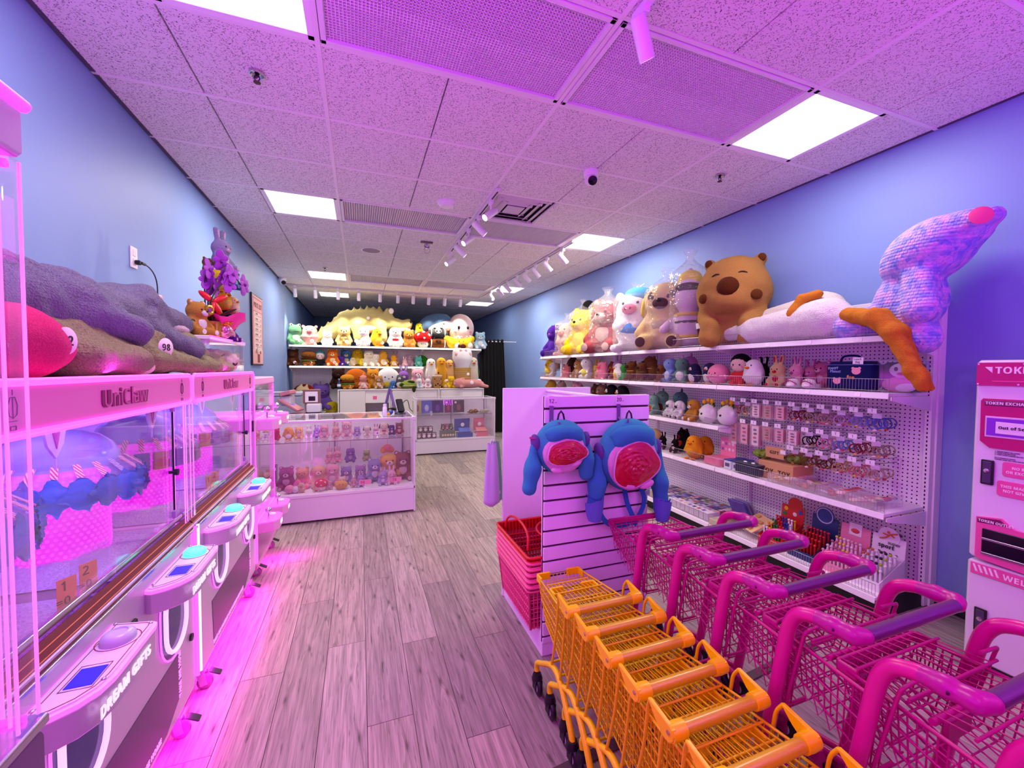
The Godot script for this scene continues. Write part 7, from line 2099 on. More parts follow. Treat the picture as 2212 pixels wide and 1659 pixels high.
func rows_right3() -> void:
	plush_rows([
		["dino", 3, 0.971, -3.647, -104, 0.217, "8cc8a8 c8542c 6aa888", "mint dinosaur plush with an orange front at the left of the third right shelf"],
		["dino", 3.13, 0.971, -3.659, -81, 0.263, "7cb498 6a3020 6aa888", "mint dinosaur plush with a brown front at the back of the third right shelf"],
		["dino", 3.13, 0.971, -3.382, -98, 0.271, "5c8c84 8a7a80 4a7a70", "teal grey dinosaur plush at the back of the third right shelf"],
		["dog", 2.98, 0.971, -3.368, -91, 0.174, "f4f2f0 4a4650 f4f2f0 d8d0e0", "zebra-like white plush with a dark muzzle, farther of two"],
		["dog", 2.96, 0.971, -3.217, -96, 0.181, "f4f2f0 4a4650 f4f2f0 c8b8dc", "zebra-like white plush with a dark muzzle, nearer of two"],
		["dog", 2.96, 0.971, -3.034, -99, 0.206, "c88c34 fbeee8 b87c28 c88c34", "tan dog plush with a pale muzzle and doughnut collar on the third right shelf"],
	], "plush toys on the third right shelf")

func rows_right4() -> void:
	plush_rows([
		["ball", 3.02, 0.621, -3.651, -77, 0.187, "d8ac78 d8ac78", "tan round plush at the left of the fourth right shelf"],
		["bunny", 3, 0.621, -3.495, -80, 0.18, "1c161c f0b8c8", "black bunny plush with a pink muzzle, farther of two on the fourth right shelf"],
		["bunny", 2.98, 0.621, -3.293, -92, 0.179, "181318 f4c4d0", "black bunny plush with a pink muzzle, nearer of two on the fourth right shelf"],
		["bear", 3.13, 0.621, -3.34, -99, 0.236, "120e12 a01c24", "black bear plush with a red front at the back of the fourth right shelf"],
		["chick", 2.94, 0.621, -3.003, -80, 0.225, "f09c20 f4ac34", "orange bird plush in a blue cap, nearest the pink display box"],
		["chick", 3.08, 0.621, -3.007, -79, 0.21, "e08c1c f0a430", "orange bird plush half hidden beside the pink display box"],
	], "plush toys on the fourth right shelf")

func rows_rightfar() -> void:
	plush_rows([
		["chick", 2.98, 0.971, -6.147, -102, 0.315, "d8a83c e8c868", "ochre bird plush far down the third right shelf, above the stand"],
		["bear", 2.98, 0.971, -5.786, -100, 0.314, "b8988c d8b8a8", "dusty brown bear plush far down the third right shelf"],
		["pig", 2.98, 0.971, -5.289, -85, 0.3, "d888a0 e8a0b0 d87088", "pink pig plush far down the third right shelf"],
		["bear", 2.98, 0.971, -4.764, -85, 0.296, "4a2a20 7a4a34", "dark brown bear plush far down the third right shelf"],
		["bear", 2.98, 0.971, -4.628, -90, 0.301, "7a5848 a88068", "greyish brown bear plush far down the third right shelf"],
		["penguin", 2.98, 0.971, -4.414, -100, 0.299, "1c181c f4f0f0", "black and white penguin plush, farther of two above the stand"],
		["penguin", 2.98, 0.971, -4.19, -100, 0.296, "1e1a1e f4f0f0", "black and white penguin plush, nearer of two above the stand"],
	], "plush toys far down the third right shelf")

# ---------------------------------------------------------------- larger toys, one by one
func hero(called: String, label: String, at: Vector3, yaw: float, prims: Array, cell: float, k: float, m: Material, rough := 0.006) -> Node3D:
	var o := thing(called, label, "plush toy", at, yaw)
	part(o, "body", skin(prims, cell, k, rough), m)
	return o

# egg-shaped parts: [name, material, centre 3, radii 3, turn about x y z]
func eggs(o: Node3D, list: Array) -> void:
	for p in list:
		var q := part(o, p[0], ball_mesh(), p[1], Vector3(p[2], p[3], p[4]))
		var b := Basis()
		if p.size() > 8: b = Basis.from_euler(Vector3(p[8], p[9], p[10]) * (PI / 180.0))
		q.basis = b * Basis.from_scale(Vector3(p[5], p[6], p[7]))

func build_machine_top() -> void:
	var bk := mat("0a070a", 0.15)
	var gr := fur("85849a", 7.0, 1.3)
	var g := hero("long_animal_plush", "long grey furry reptile plush lying on top of the olive one above the claw machines", Vector3(-0.87, 1.56, -1.9), 0, [
		["c", 0, 0.045, 0.75, 0, 0.07, 0.25, 0.085, 0.112], ["c", 0, 0.07, 0.25, 0, 0.08, -0.1, 0.112, 0.1], ["e", 0.0, 0.115, -0.2, 0.115, 0.095, 0.14], ["c", 0.02, 0.10, -0.25, 0.03, 0.105, -0.62, 0.085, 0.05], ["e", 0.05, 0.175, -0.17, 0.045, 0.045, 0.06], ["e", -0.05, 0.175, -0.17, 0.04, 0.04, 0.05],
		["c", 0.06, 0.06, 0.28, 0.15, 0.015, 0.14, 0.055, 0.052], ["c", 0.05, 0.05, -0.07, 0.15, -0.03, -0.36, 0.055, 0.052], ["e", 0, 0.17, 0.55, 0.04, 0.03, 0.2]], 0.012, 0.045, gr, 0.012)
	eggs(g, [["jaw", fur("ead2dc"), 0.045, 0.07, -0.46, 0.05, 0.03, 0.16], ["eyelid", mat("e8d8b0", 0.4), 0.1, 0.175, -0.2, 0.01, 0.012, 0.008], ["nostril", bk, 0.07, 0.125, -0.645, 0.012, 0.012, 0.01], ["belly_patch", fur("e8d0d8"), 0.09, 0.015, 0.02, 0.03, 0.04, 0.09]])
	var ol := fur("a09a72", 7.0, 1.3)
	var c := hero("long_animal_plush", "long olive furry crocodile plush with a 98 sticker, lying under the grey one", Vector3(-0.82, 1.42, -1.9), 0, [
		["c", -0.02, 0.085, 0.85, 0, 0.09, 0.1, 0.085, 0.10], ["c", 0, 0.09, 0.1, 0.0, 0.085, -0.3, 0.10, 0.09], ["e", 0.0, 0.115, -0.5, 0.10, 0.09, 0.17], ["c", 0.02, 0.075, -0.6, 0.06, 0.045, -1.06, 0.07, 0.035],
		["e", 0.12, 0.05, 0.24, 0.062, 0.05, 0.10], ["e", 0.10, 0.055, 0.40, 0.055, 0.05, 0.10], ["c", 0.09, 0.06, 0.02, 0.13, 0.036, -0.45, 0.042, 0.034], ["c", 0.13, 0.036, -0.45, 0.12, 0.03, -0.88, 0.034, 0.022], ["c", 0.03, 0.165, 0.0, 0.09, 0.15, -0.09, 0.03, 0.015]], 0.012, 0.045, ol, 0.012)
	eggs(c, [["belly_patch", fur("ead8d0"), 0.11, 0.03, 0.12, 0.03, 0.028, 0.07]])
	var s := sticker(c, Vector3(0.125, 0.105, -0.035), 0.036, "98")
	s.rotation_degrees.y = 72
	var p := hero("long_animal_plush", "hot pink plush with a rounded tip and a 52 sticker, beside the glass corner", Vector3(-0.74, 1.42, -1.2), 0, [["c", 0, 0.085, 0.25, 0, 0.085, -0.05, 0.08, 0.085], ["e", 0, 0.08, -0.09, 0.08, 0.075, 0.135]], 0.01, 0.04, cloth("f03c82", 10.0), 0.003)
	var s2 := sticker(p, Vector3(0.08, 0.092, -0.10), 0.033, "52")
	s2.rotation_degrees.y = 84
	# glass case on the farther machine, with a fluffy toy inside
	var M := cab_mats()
	var k := thing("acrylic_case", "clear acrylic case with a white lid on top of the farther claw machine", "display case", Vector3(-0.72, 1.424, -2.5))
	part(k, "lid", mb().box(Vector3(-0.24, 0.178, -0.33), Vector3(0.5, 0.022, 0.68), 0.005), M.white)
	part(k, "led_edge", mb().box(Vector3(0.008, 0.186, -0.33), Vector3(0.006, 0.008, 0.68), 0.002), glow("ff62ea", 0.9))
	part(k, "glass", bxm(Vector3(0.004, 0.16, 0.64)), M.clear, Vector3(0, 0.085, -0.33))
	part(k, "glass", bxm(Vector3(0.46, 0.16, 0.004)), M.clear, Vector3(-0.24, 0.085, 0))
	for z in [-0.012, -0.65]: part(k, "corner_post", bxm(Vector3(0.02, 0.165, 0.02), 0.003), M.acryl, Vector3(-0.008, 0.084, z))
	var f := hero("fluffy_plush", "fluffy pale pink long-haired plush with dark eyelashes inside the acrylic case", Vector3(-0.82, 1.425, -2.86), 60, [["e", 0, 0.066, 0, 0.12, 0.066, 0.09], ["e", 0.08, 0.06, 0.02, 0.07, 0.058, 0.07]], 0.008, 0.03, fur("f4d4dc", 12.0, 1.6), 0.02)
	part(f, "eyelash", mb().tube(curve([Vector3(-0.05, 0.10, 0.07), Vector3(-0.02, 0.086, 0.085), Vector3(0.02, 0.10, 0.078)]), 0.005, 6).tube(curve([Vector3(0.06, 0.06, 0.085), Vector3(0.085, 0.04, 0.09), Vector3(0.11, 0.062, 0.078)]), 0.005, 6), mat("3a1626", 0.7))
	plush("bear", Vector3(-0.86, 1.575, -2.42), 70, 0.15, ["f4f0f2", "f4f0f2"], "small white and grey panda-like plush between the grey and olive reptiles")
	# gifts on the case
	var y := 1.614
	var rb := plush("bear", Vector3(-0.80, y, -2.60), 65, 0.19, ["c89040", "f4ece8"], "golden bear figure with a round camera-like eyepiece, left of the orchid")
	part(rb, "eyepiece", mb().turn(Basis(Vector3.RIGHT, PI / 2), Vector3(0.1, 0.72, 0.24)).lathe([Vector2(0.14, 0.0), Vector2(0.14, 0.08), Vector2(0.10, 0.09), Vector2(0.08, 0.06), Vector2(0, 0.06)], 20), mat("b88a2c", 0.25, 0.7))
	part(rb, "lens", ball_mesh(), mat("7a3c98", 0.1), Vector3(0.1, 0.72, 0.3)).scale = Vector3(0.06, 0.06, 0.03)
	var orc := thing("orchid", "potted purple orchid tied with red ribbon on the acrylic case", "orchid", Vector3(-0.78, y, -2.75))
	part(orc, "pot", mb().lathe([Vector2(0.04, 0), Vector2(0.055, 0.02), Vector2(0.062, 0.09), Vector2(0.056, 0.09), Vector2(0.0, 0.08)], 20), mat("d8a848", 0.15, 0.8))
	var R := RandomNumberGenerator.new()
	R.seed = 12
	for q in 3:
		var a := Vector3(-0.02 + q * 0.02, 0.08, 0.01 * q)
		var stem := curve([a, a + Vector3(0.0, 0.14, 0.02), a + Vector3(0.01 + 0.03 * q, 0.27, 0.03 - 0.05 * q), a + Vector3(0.05 + 0.02 * q, 0.34 - 0.05 * q, 0.02 - 0.11 * q)])
		part(orc, "stem", mb().tube(stem, 0.0035, 6), mat("2c2a18", 0.6))
		for w in 4:
			var c0: Vector3 = stem[int((0.55 + 0.15 * w) * (stem.size() - 1))] + Vector3(R.randf_range(0, 0.03), R.randf_range(-0.02, 0.02), R.randf_range(-0.025, 0.025))
			var fb := Basis(Vector3.UP, 1.1 + R.randf_range(-0.5, 0.5)) * Basis(Vector3.RIGHT, R.randf_range(-0.3, 0.4))
			var bl := mb()
			for e in 5:
				var an := TAU * e / 5.0 + 0.3
				bl.turn(fb * Basis(Vector3(0, 0, 1), an), c0)
				var big := 1.25 if e in [0, 2] else 0.9
				bl.ell(Vector3(0.0, 0.024 * big, 0.003), Vector3(0.018 * big, 0.024 * big, 0.003), 10)
			var fl := part(orc, "flower", bl, mat("9c30b8", 0.55))
			part(fl, "flower_lip", mb().turn(fb, c0).ell(Vector3(0, -0.006, 0.008), Vector3(0.008, 0.01, 0.008), 8), mat("6a1078", 0.5))
	for q in 3:
		var an := q * 2.1
		part(orc, "leaf", mb().turn(Basis(Vector3.UP, an) * Basis(Vector3(0, 0, 1), 0.5), Vector3(0, 0.09, 0)).ell(Vector3(0.07, 0.01, 0), Vector3(0.08, 0.006, 0.03), 12), mat("243018", 0.45))
	var bow := mb()
	for q in [[0.07, 0.06, 30], [-0.05, 0.075, 150], [0.05, -0.06, -60], [-0.02, -0.09, -110]]:
		var an := deg_to_rad(q[2])
		bow.turn(Basis(Vector3.UP, 0.9) * Basis(Vector3(0, 0, 1), an), Vector3(0.02, 0.20, 0.02)).ell(Vector3(0.045, 0, 0), Vector3(0.048, 0.018, 0.012), 12)
	part(orc, "ribbon_bow", bow, mat("d81c2c", 0.35))
	var wrap := thing("wrapped_gift", "shiny gift wrapped in hot pink paper and gold ribbon below the orchid", "gift", Vector3(-0.745, y, -2.83))
	part(wrap, "paper", mb().grid(24, 8, func(s: float, t: float) -> Vector3:
		var a := TAU * s
		var r := 0.045 + 0.07 * t * t + 0.012 * sin(a * 6.0) * t
		return Vector3(cos(a) * r, 0.02 + 0.115 * t + 0.02 * sin(a * 4.0) * t, sin(a) * r * 1.3), true), mat("e83090", 0.4))
	part(wrap, "foil_ball", mb().ell(Vector3(0.02, 0.045, 0.06), Vector3(0.045, 0.045, 0.04), 12), mat("e8a8b4", 0.12, 0.8))
	part(wrap, "gold_bow", mb().ell(Vector3(0.045, 0.09, 0.05), Vector3(0.02, 0.014, 0.014), 10).ell(Vector3(0.035, 0.085, 0.085), Vector3(0.02, 0.014, 0.014), 10), mat("d8a030", 0.15, 0.9))
	var T := [
		["bear", -0.74, 1.605, -2.93, 80, 0.14, "6a3c9c f0c8d0", "small doll-like bear plush in a purple skirt at the foot of the toy tower"],
		["penguin", -0.77, 1.70, -3.0, 75, 0.12, "3a66a8 f4f4f4", "blue and white shark-like plush low in the toy tower"],
		["cat", -0.80, 1.715, -2.93, 60, 0.15, "0e0c10 16141a", "black cat plush in the toy tower"],
		["chick", -0.73, 1.775, -2.97, 65, 0.11, "f4d8a0 f8e8c8", "cream chick plush in the middle of the toy tower"],
		["chick", -0.76, 1.79, -2.90, 65, 0.13, "f4c430 f8d868", "yellow chick plush, lower of two in the toy tower"],
		["chick", -0.79, 1.89, -2.90, 65, 0.14, "f4cc38 f8dc74", "yellow duckling plush, upper of two in the toy tower"],
		["bear", -0.74, 1.93, -3.0, 75, 0.14, "2a6c94 8ac0dc", "blue bear plush in the toy tower"],
		["bear", -0.83, 1.99, -2.88, 65, 0.10, "7a4a24 9a6a3c", "small brown bear plush near the top of the toy tower"],
		["bunny", -0.78, 2.03, -2.94, 70, 0.25, "9a94b8 d8c8d8", "grey bunny plush with long ears on top of the toy tower"],
	]
	plush_rows(T, "toys stacked in a tower on the acrylic case")

func bag(at: Vector3, rx: float, h: float, rz: float, label: String, sd: int) -> void:
	# clear crinkled plastic bag with a gathered top
	if not mats.has("film"):
		var m := pane("fff6f0", 0.09, 0.12)
		m.normal_enabled = true
		m.normal_texture = tex.crinkle
		m.normal_scale = 0.9
		m.uv1_triplanar = true
		m.uv1_scale = Vector3.ONE * 3.0
		mats.film = m
	var nz := FastNoiseLite.new()
	nz.seed = sd
	nz.frequency = 1.0
	var o := thing("plastic_bag", label, "plastic bag", at, 0, "clear plastic bags round the big toys")
	part(o, "film", mb().grid(36, 30, func(s: float, t: float) -> Vector3:
		var a := TAU * s
		var r := 1.0
		if t < 0.06: r = sqrt(t / 0.06)
		elif t > 0.72: r = lerpf(1.0, 0.16, smoothstep(0.72, 0.93, t)) + (0.16 * (t - 0.93) / 0.07 if t > 0.93 else 0.0)
		var j := 1.0 + 0.07 * nz.get_noise_3d(cos(a) * 2.4, t * 7.0, sin(a) * 2.4) + 0.04 * sin(a * 9.0 + t * 5.0) * t
		return Vector3(cos(a) * rx * r * j, t * h, sin(a) * rz * r * j), true), mats.film)

func build_back_plush() -> void:
	rows_back1()
	rows_back2()
	rows_back3()
	var bk := mat("0a070a", 0.15)
	var cr := fur("ddd088", 6.0, 1.1)
	var P := [["c", -0.9, 0.02, 0.0, -0.62, 0.16, 0, 0.07, 0.13], ["c", -0.62, 0.16, 0, -0.3, 0.36, 0, 0.13, 0.2], ["c", -0.3, 0.42, 0, 0.25, 0.46, 0, 0.19, 0.2], ["e", 0.47, 0.43, 0, 0.16, 0.17, 0.17], ["c", 0.5, 0.40, 0.02, 0.84, 0.36, 0.05, 0.13, 0.1], ["e", 0.49, 0.60, 0.06, 0.08, 0.1, 0.08], ["e", 0.88, 0.40, 0.05, 0.09, 0.1, 0.09], ["c", -0.1, 0.3, 0.15, -0.08, 0.08, 0.2, 0.12, 0.1], ["c", 0.34, 0.3, 0.16, 0.36, 0.08, 0.22, 0.11, 0.1]]
	for q in 10:
		var x := -0.75 + q * 0.12
		var yy := [0.22, 0.31, 0.39, 0.48, 0.56, 0.62, 0.65, 0.665, 0.67, 0.66][q] as float
		P.append(["c", x, yy, 0, x - 0.015, yy + 0.065, 0, 0.04, 0.014])
	var c := hero("crocodile_plush", "huge pale yellow crocodile plush with a bumpy back lying along the top back shelf", Vector3(0.06, 1.98, -8.86), 0, P, 0.024, 0.06, cr, 0.014)
	eggs(c, [["eye_white", mat("fbfaf4", 0.4), 0.545, 0.635, 0.13, 0.05, 0.06, 0.03], ["pupil", bk, 0.93, 0.44, 0.145, 0.02, 0.035, 0.012], ["jaw", fur("f8f0e0"), 0.78, 0.25, 0.1, 0.17, 0.06, 0.1], ["belly_patch", fur("f0dcb8"), 0.1, 0.25, 0.12, 0.32, 0.08, 0.12]])
	sticker(c, Vector3(0.1, 0.46, 0.22), 0.03, "-")
	var w := hero("whale_plush", "big denim blue whale plush with a white belly behind the panda football", Vector3(1.52, 2.22, -8.85), 0, [["e", 0, 0.2, 0, 0.36, 0.2, 0.22, 0, 0, 14], ["c", -0.25, 0.1, 0, -0.4, -0.02, 0.05, 0.1, 0.06]], 0.022, 0.06, fur("55789c"), 0.006)
	eggs(w, [["belly_patch", fur("f8f4f0"), 0.1, 0.12, 0.1, 0.3, 0.13, 0.16, 0, 0, 12], ["eye", bk, 0.13, 0.17, 0.255, 0.024, 0.012, 0.01], ["red_lining", cloth("c83040"), -0.02, 0.0, 0.1, 0.3, 0.04, 0.12, 0, 0, 8]])
	var l := plush("bear", Vector3(-0.285, 1.876, -8.66), 0, 0.41, ["f0cf84", "f4dca4"], "cream bear plush with a round window of small buns in its belly", "", "10")
	part(l, "window_ring", mb().turn(Basis(Vector3.RIGHT, PI / 2), Vector3(0, 0.32, 0.2)).lathe([Vector2(0.17, 0), Vector2(0.2, 0.0), Vector2(0.2, 0.04), Vector2(0.17, 0.04)], 24), cloth("b8803c"))
	for q in [[-0.07, 0.36], [0.07, 0.37], [0.0, 0.25]]: part(l, "bun", ball_mesh(), cloth("e8c078"), Vector3(q[0], q[1], 0.22)).scale = Vector3(0.075, 0.065, 0.05)
	for e in [[2.09, "474a4c", "dark grey football-shaped plush with a panda face, stacked on the brown one", "f8f8f4"], [1.878, "6a3c1c", "brown football-shaped plush under the panda one", "4a2a14"]]:
		var b := hero("football_plush", e[2], Vector3(1.53, e[0], -8.64), 0, [["e", 0, 0.105, 0, 0.21, 0.105, 0.11]], 0.018, 0.03, cloth(e[1], 8.0), 0.003)
		for s in [-1.0, 1.0]:
			var rg := []
			for q in 20: rg.append(Vector3(s * 0.14, 0.105 + 0.081 * sin(TAU * q / 20), 0.085 * cos(TAU * q / 20)))
			part(b, "white_stripe", mb().tube(rg, 0.011, 6, true), cloth("f6f2ee"))
		eggs(b, [["face_patch", cloth(e[3]), 0, 0.125, 0.06, 0.085, 0.07, 0.06], ["eye", bk, -0.035, 0.135, 0.112, 0.016, 0.02, 0.01], ["eye", bk, 0.035, 0.135, 0.112, 0.016, 0.02, 0.01], ["ear", bk, -0.07, 0.2, 0.05, 0.026, 0.024, 0.02], ["ear", bk, 0.07, 0.2, 0.05, 0.026, 0.024, 0.02]])
	var bn := hero("banana_plush", "large smiling yellow banana plush with two dark feet on the top back shelf", Vector3(1.99, 1.876, -8.62), 0, [["c", -0.27, 0.2, 0, -0.14, 0.11, 0, 0.075, 0.11], ["c", -0.14, 0.11, 0, 0.14, 0.11, 0, 0.11, 0.11], ["c", 0.14, 0.11, 0, 0.27, 0.22, 0, 0.11, 0.065]], 0.018, 0.05, cloth("f0c430", 8.0), 0.003)
	eggs(bn, [["foot", cloth("4a2414"), -0.055, 0.045, 0.11, 0.06, 0.05, 0.04], ["foot", cloth("4a2414"), 0.055, 0.045, 0.11, 0.06, 0.05, 0.04], ["eye", bk, -0.03, 0.15, 0.105, 0.01, 0.01, 0.008], ["eye", bk, 0.06, 0.15, 0.105, 0.01, 0.01, 0.008]])
	var pw := hero("paw_plush", "giant white cat paw plush with pink pads on a tan rope-wrapped stump", Vector3(1.99, 1.063, -8.36), 0, [["c", 0, 0.44, 0, 0, 0.58, 0, 0.15, 0.19], ["e", 0, 0.64, 0, 0.205, 0.17, 0.13], ["E", 0.11, 0.74, 0, 0.085, 0.08, 0.08]], 0.02, 0.05, cloth("f6f0ee", 8.0), 0.003)
	eggs(pw, [["pad", cloth("f0b4b0"), 0, 0.58, 0.135, 0.1, 0.075, 0.05], ["toe_pad", cloth("f0b4b0"), -0.14, 0.68, 0.09, 0.035, 0.045, 0.03], ["toe_pad", cloth("f0b4b0"), 0.14, 0.68, 0.09, 0.035, 0.045, 0.03], ["toe_pad", cloth("f0b4b0"), -0.05, 0.75, 0.085, 0.035, 0.04, 0.03], ["toe_pad", cloth("f0b4b0"), 0.05, 0.75, 0.085, 0.035, 0.04, 0.03]])
	var rp := mb()
	for q in 17: rp.at(0, 0.02 + q * 0.024, 0).lathe([Vector2(0.168, -0.013), Vector2(0.182, 0.0), Vector2(0.168, 0.013)], 24)
	part(pw, "rope_stump", rp, cloth("d8b068"))
	sticker(pw, Vector3(0.08, 0.28, 0.17), 0.03, "-")
	var av := hero("avocado_plush", "green avocado car plush with a dark tail tag at the front of the cabinets", Vector3(0.87, 1.063, -8.18), 0, [["e", 0, 0.07, 0, 0.17, 0.07, 0.1], ["e", 0.03, 0.12, 0, 0.1, 0.05, 0.08]], 0.012, 0.03, cloth("9cb048", 12.0), 0.003)
	eggs(av, [["headlight", cloth("3a5420"), -0.12, 0.075, 0.075, 0.04, 0.035, 0.03], ["window", cloth("2c401c"), 0.05, 0.125, 0.06, 0.075, 0.03, 0.03], ["band", cloth("d8d890"), 0.0, 0.055, 0.085, 0.14, 0.015, 0.02], ["tail", cloth("34401c"), 0.1, -0.01, 0.13, 0.035, 0.06, 0.025]])
	plush("lying", Vector3(2.12, 1.063, -8.16), 0, 0.19, ["f4a8a0", "f8d0c8"], "long pink lying pig plush with floppy ears at the right end of the cabinets", "", "-")
	# hanging on the pegboard at the left
	var hb := plush("bear", Vector3(-0.71, 0.64, -8.78), 12, 0.52, ["7a58b4", "7a58b4"], "purple teddy bear plush hanging from a peg hook left of the cabinets")
	part(hb, "peg_hook", mb().tube([Vector3(0, 0.9, -0.3), Vector3(0, 1.06, -0.2), Vector3(0, 1.04, 0.0)], 0.012, 6), mat("c8c4cc", 0.2, 0.9))
	var ht := hero("hood_plush", "tan cat-faced plush hood with a red cape hanging from a peg", Vector3(-1.0, 0.72, -8.76), -20, [["e", 0, 0.2, 0.06, 0.15, 0.17, 0.12], ["c", -0.07, 0.32, 0.05, -0.03, 0.42, 0.04, 0.06, 0.015], ["c", 0.05, 0.32, 0.05, 0.07, 0.41, 0.04, 0.05, 0.015]], 0.014, 0.03, cloth("e4c89c", 10.0), 0.004)
	eggs(ht, [["cape", cloth("9c1c18"), -0.02, 0.25, -0.03, 0.22, 0.17, 0.08], ["nose", cloth("d89890"), 0.05, 0.19, 0.18, 0.02, 0.02, 0.015], ["mark", cloth("8a5a30"), -0.03, 0.29, 0.16, 0.03, 0.015, 0.015], ["mark", cloth("8a5a30"), 0.06, 0.3, 0.155, 0.03, 0.015, 0.015]])
	plush("ball", Vector3(-0.515, 0.56, -8.72), 0, 0.24, ["d8c020", "e8d850"], "golden round toy hanging low beside the cabinet")
	# bottle, glassy bag on the shelf
	var bo := thing("drink_bottle", "small dark blue plastic bottle at the left end of the cabinet row", "bottle", Vector3(-0.36, 1.063, -8.16))
	part(bo, "bottle_body", mb().lathe([Vector2(0, 0), Vector2(0.032, 0), Vector2(0.034, 0.01), Vector2(0.034, 0.11), Vector2(0.018, 0.15), Vector2(0.014, 0.17), Vector2(0, 0.17)], 18), mat("24304c", 0.2))
	part(bo, "cap", mb().at(0, 0.17, 0).lathe([Vector2(0.017, 0), Vector2(0.017, 0.025), Vector2(0, 0.026)], 14), mat("8aa0c8", 0.4))
	part(bo, "label_band", mb().at(0, 0.05, 0).lathe([Vector2(0.0348, 0), Vector2(0.0348, 0.045)], 18), mat("d8dce8", 0.5))

func build_right_plush() -> void:
	rows_right2()
	rows_right3()
	rows_right4()
	rows_rightfar()
	var Y := 1.662
	var bk := mat("0a070a", 0.15)
	plush("cat", Vector3(3.08, Y, -6.2), -75, 0.55, ["4a1c9c", "5a2cb0"], "deep purple pointed-ear plush at the far end of the top right shelf")
	plush("pig", Vector3(3.06, Y, -5.76), -75, 0.52, ["f4c0bc", "f0a8b0", "f0b0b4"], "pale pink plush in a clear bag, second from the far end up top")
	var yb := plush("bear", Vector3(3.06, Y, -5.26), -70, 0.70, ["f2c81c", "f6d850"], "bright yellow plush with a black top in a clear bag on the top right shelf")
	part(yb, "black_tip", ball_mesh(), cloth("16121a"), Vector3(0.1, 0.98, 0)).scale = Vector3(0.15, 0.14, 0.1)
	plush("bear", Vector3(3.06, Y, -4.66), -65, 0.74, ["9c4450", "c8a8a4"], "maroon plush with a grey muzzle in a creased clear bag on the top right shelf")
	var pg := plush("pig", Vector3(3.04, Y, -4.02), -62, 0.70, ["f2ecf4", "f0e0ec", "ee86a8"], "white pig plush with a sky blue cap and scarf in a clear bag")
	eggs(pg, [["cap", cloth("58a8e0"), 0.08, 0.86, -0.04, 0.3, 0.16, 0.26, 0, 0, -14], ["scarf", cloth("2c8ce4"), 0.02, 0.36, 0.16, 0.27, 0.11, 0.17]])
	var pu := plush("dog", Vector3(3.06, Y, -3.55), -60, 0.72, ["e0c088", "5a3c44", "e8cc60", "b8a088"], "pug plush in a yellow hood inside a clear bag, left of the bee-striped toy")
	eggs(pu, [["dark_eye_patch", cloth("5a4048"), -0.12, 0.72, 0.2, 0.075, 0.085, 0.05], ["dark_eye_patch", cloth("5a4048"), 0.12, 0.72, 0.2, 0.075, 0.085, 0.05]])
	var be := hero("bee_plush", "tall yellow, black and lavender striped plush in a clear bag beside the big capybara", Vector3(3.1, Y, -3.27), -60, [["e", 0, 0.2, 0, 0.17, 0.2, 0.15], ["e", 0, 0.5, 0.02, 0.135, 0.15, 0.13], ["c", 0.0, 0.66, 0, 0.0, 0.78, 0, 0.11, 0.03], ["C", 0.15, 0.28, 0.06, 0.2, 0.2, 0.14, 0.045, 0.045]], 0.016, 0.04, cloth("d8b8d8", 9.0), 0.004)
	eggs(be, [["yellow_hood", cloth("e8c84c"), 0, 0.68, -0.01, 0.12, 0.11, 0.11], ["black_cap", cloth("2c2428"), 0, 0.6, 0.04, 0.125, 0.06, 0.115], ["yellow_band", cloth("e8c040"), 0, 0.34, 0.0, 0.15, 0.035, 0.14], ["black_band", cloth("2a2226"), 0, 0.26, 0.0, 0.17, 0.05, 0.15], ["yellow_band", cloth("e8c040"), 0, 0.12, 0.01, 0.168, 0.04, 0.15]])
	bag(Vector3(3.06, Y, -5.76), 0.2, 0.66, 0.22, "clear plastic bag over the pale pink plush", 1)
	bag(Vector3(3.06, Y, -5.26), 0.22, 0.80, 0.24, "clear plastic bag over the bright yellow plush", 2)
	bag(Vector3(3.06, Y, -4.66), 0.24, 0.86, 0.27, "creased clear plastic bag over the maroon plush", 3)
	bag(Vector3(3.04, Y, -4.02), 0.26, 0.80, 0.29, "clear plastic bag over the white pig plush", 4)
	bag(Vector3(3.06, Y, -3.55), 0.23, 0.86, 0.22, "clear plastic bag over the pug plush", 5)
	bag(Vector3(3.1, Y, -3.27), 0.21, 0.98, 0.2, "clear plastic bag with a tall peak over the bee-striped plush", 6)
	# big brown sleepy bear-like toy
	var tan_ := fur("bd8a48", 7.0, 1.2)
	var cp := hero("capybara_plush", "huge caramel capybara plush with a dark nose, tallest on the top right shelf", Vector3(3.07, Y, -2.72), -58, [["e", 0, 0.2, 0, 0.24, 0.2, 0.2], ["e", 0, 0.46, 0.04, 0.295, 0.27, 0.25], ["e", 0, 0.62, 0.02, 0.22, 0.15, 0.2], ["C", 0.13, 0.36, 0.14, 0.05, 0.37, 0.22, 0.1, 0.1], ["C", 0.2, 0.25, 0.1, 0.14, 0.16, 0.24, 0.075, 0.07], ["C", 0.12, 0.07, 0.12, 0.15, 0.06, 0.26, 0.08, 0.075], ["E", 0.2, 0.73, 0.0, 0.045, 0.05, 0.035]], 0.016, 0.05, tan_, 0.008)
	eggs(cp, [["nose", fur("5c2c14", 9.0), 0, 0.47, 0.285, 0.085, 0.085, 0.06], ["cheek", fur("6a3a18", 9.0), 0.2, 0.4, 0.232, 0.048, 0.042, 0.02, 0, 38, 0], ["inner_ear", fur("6a3a1c", 9.0), 0.205, 0.735, 0.03, 0.032, 0.036, 0.02], ["inner_ear", fur("6a3a1c", 9.0), -0.205, 0.735, 0.03, 0.032, 0.036, 0.02], ["cheek", fur("6a3a18", 9.0), -0.2, 0.4, 0.232, 0.048, 0.042, 0.02, 0, -38, 0]])
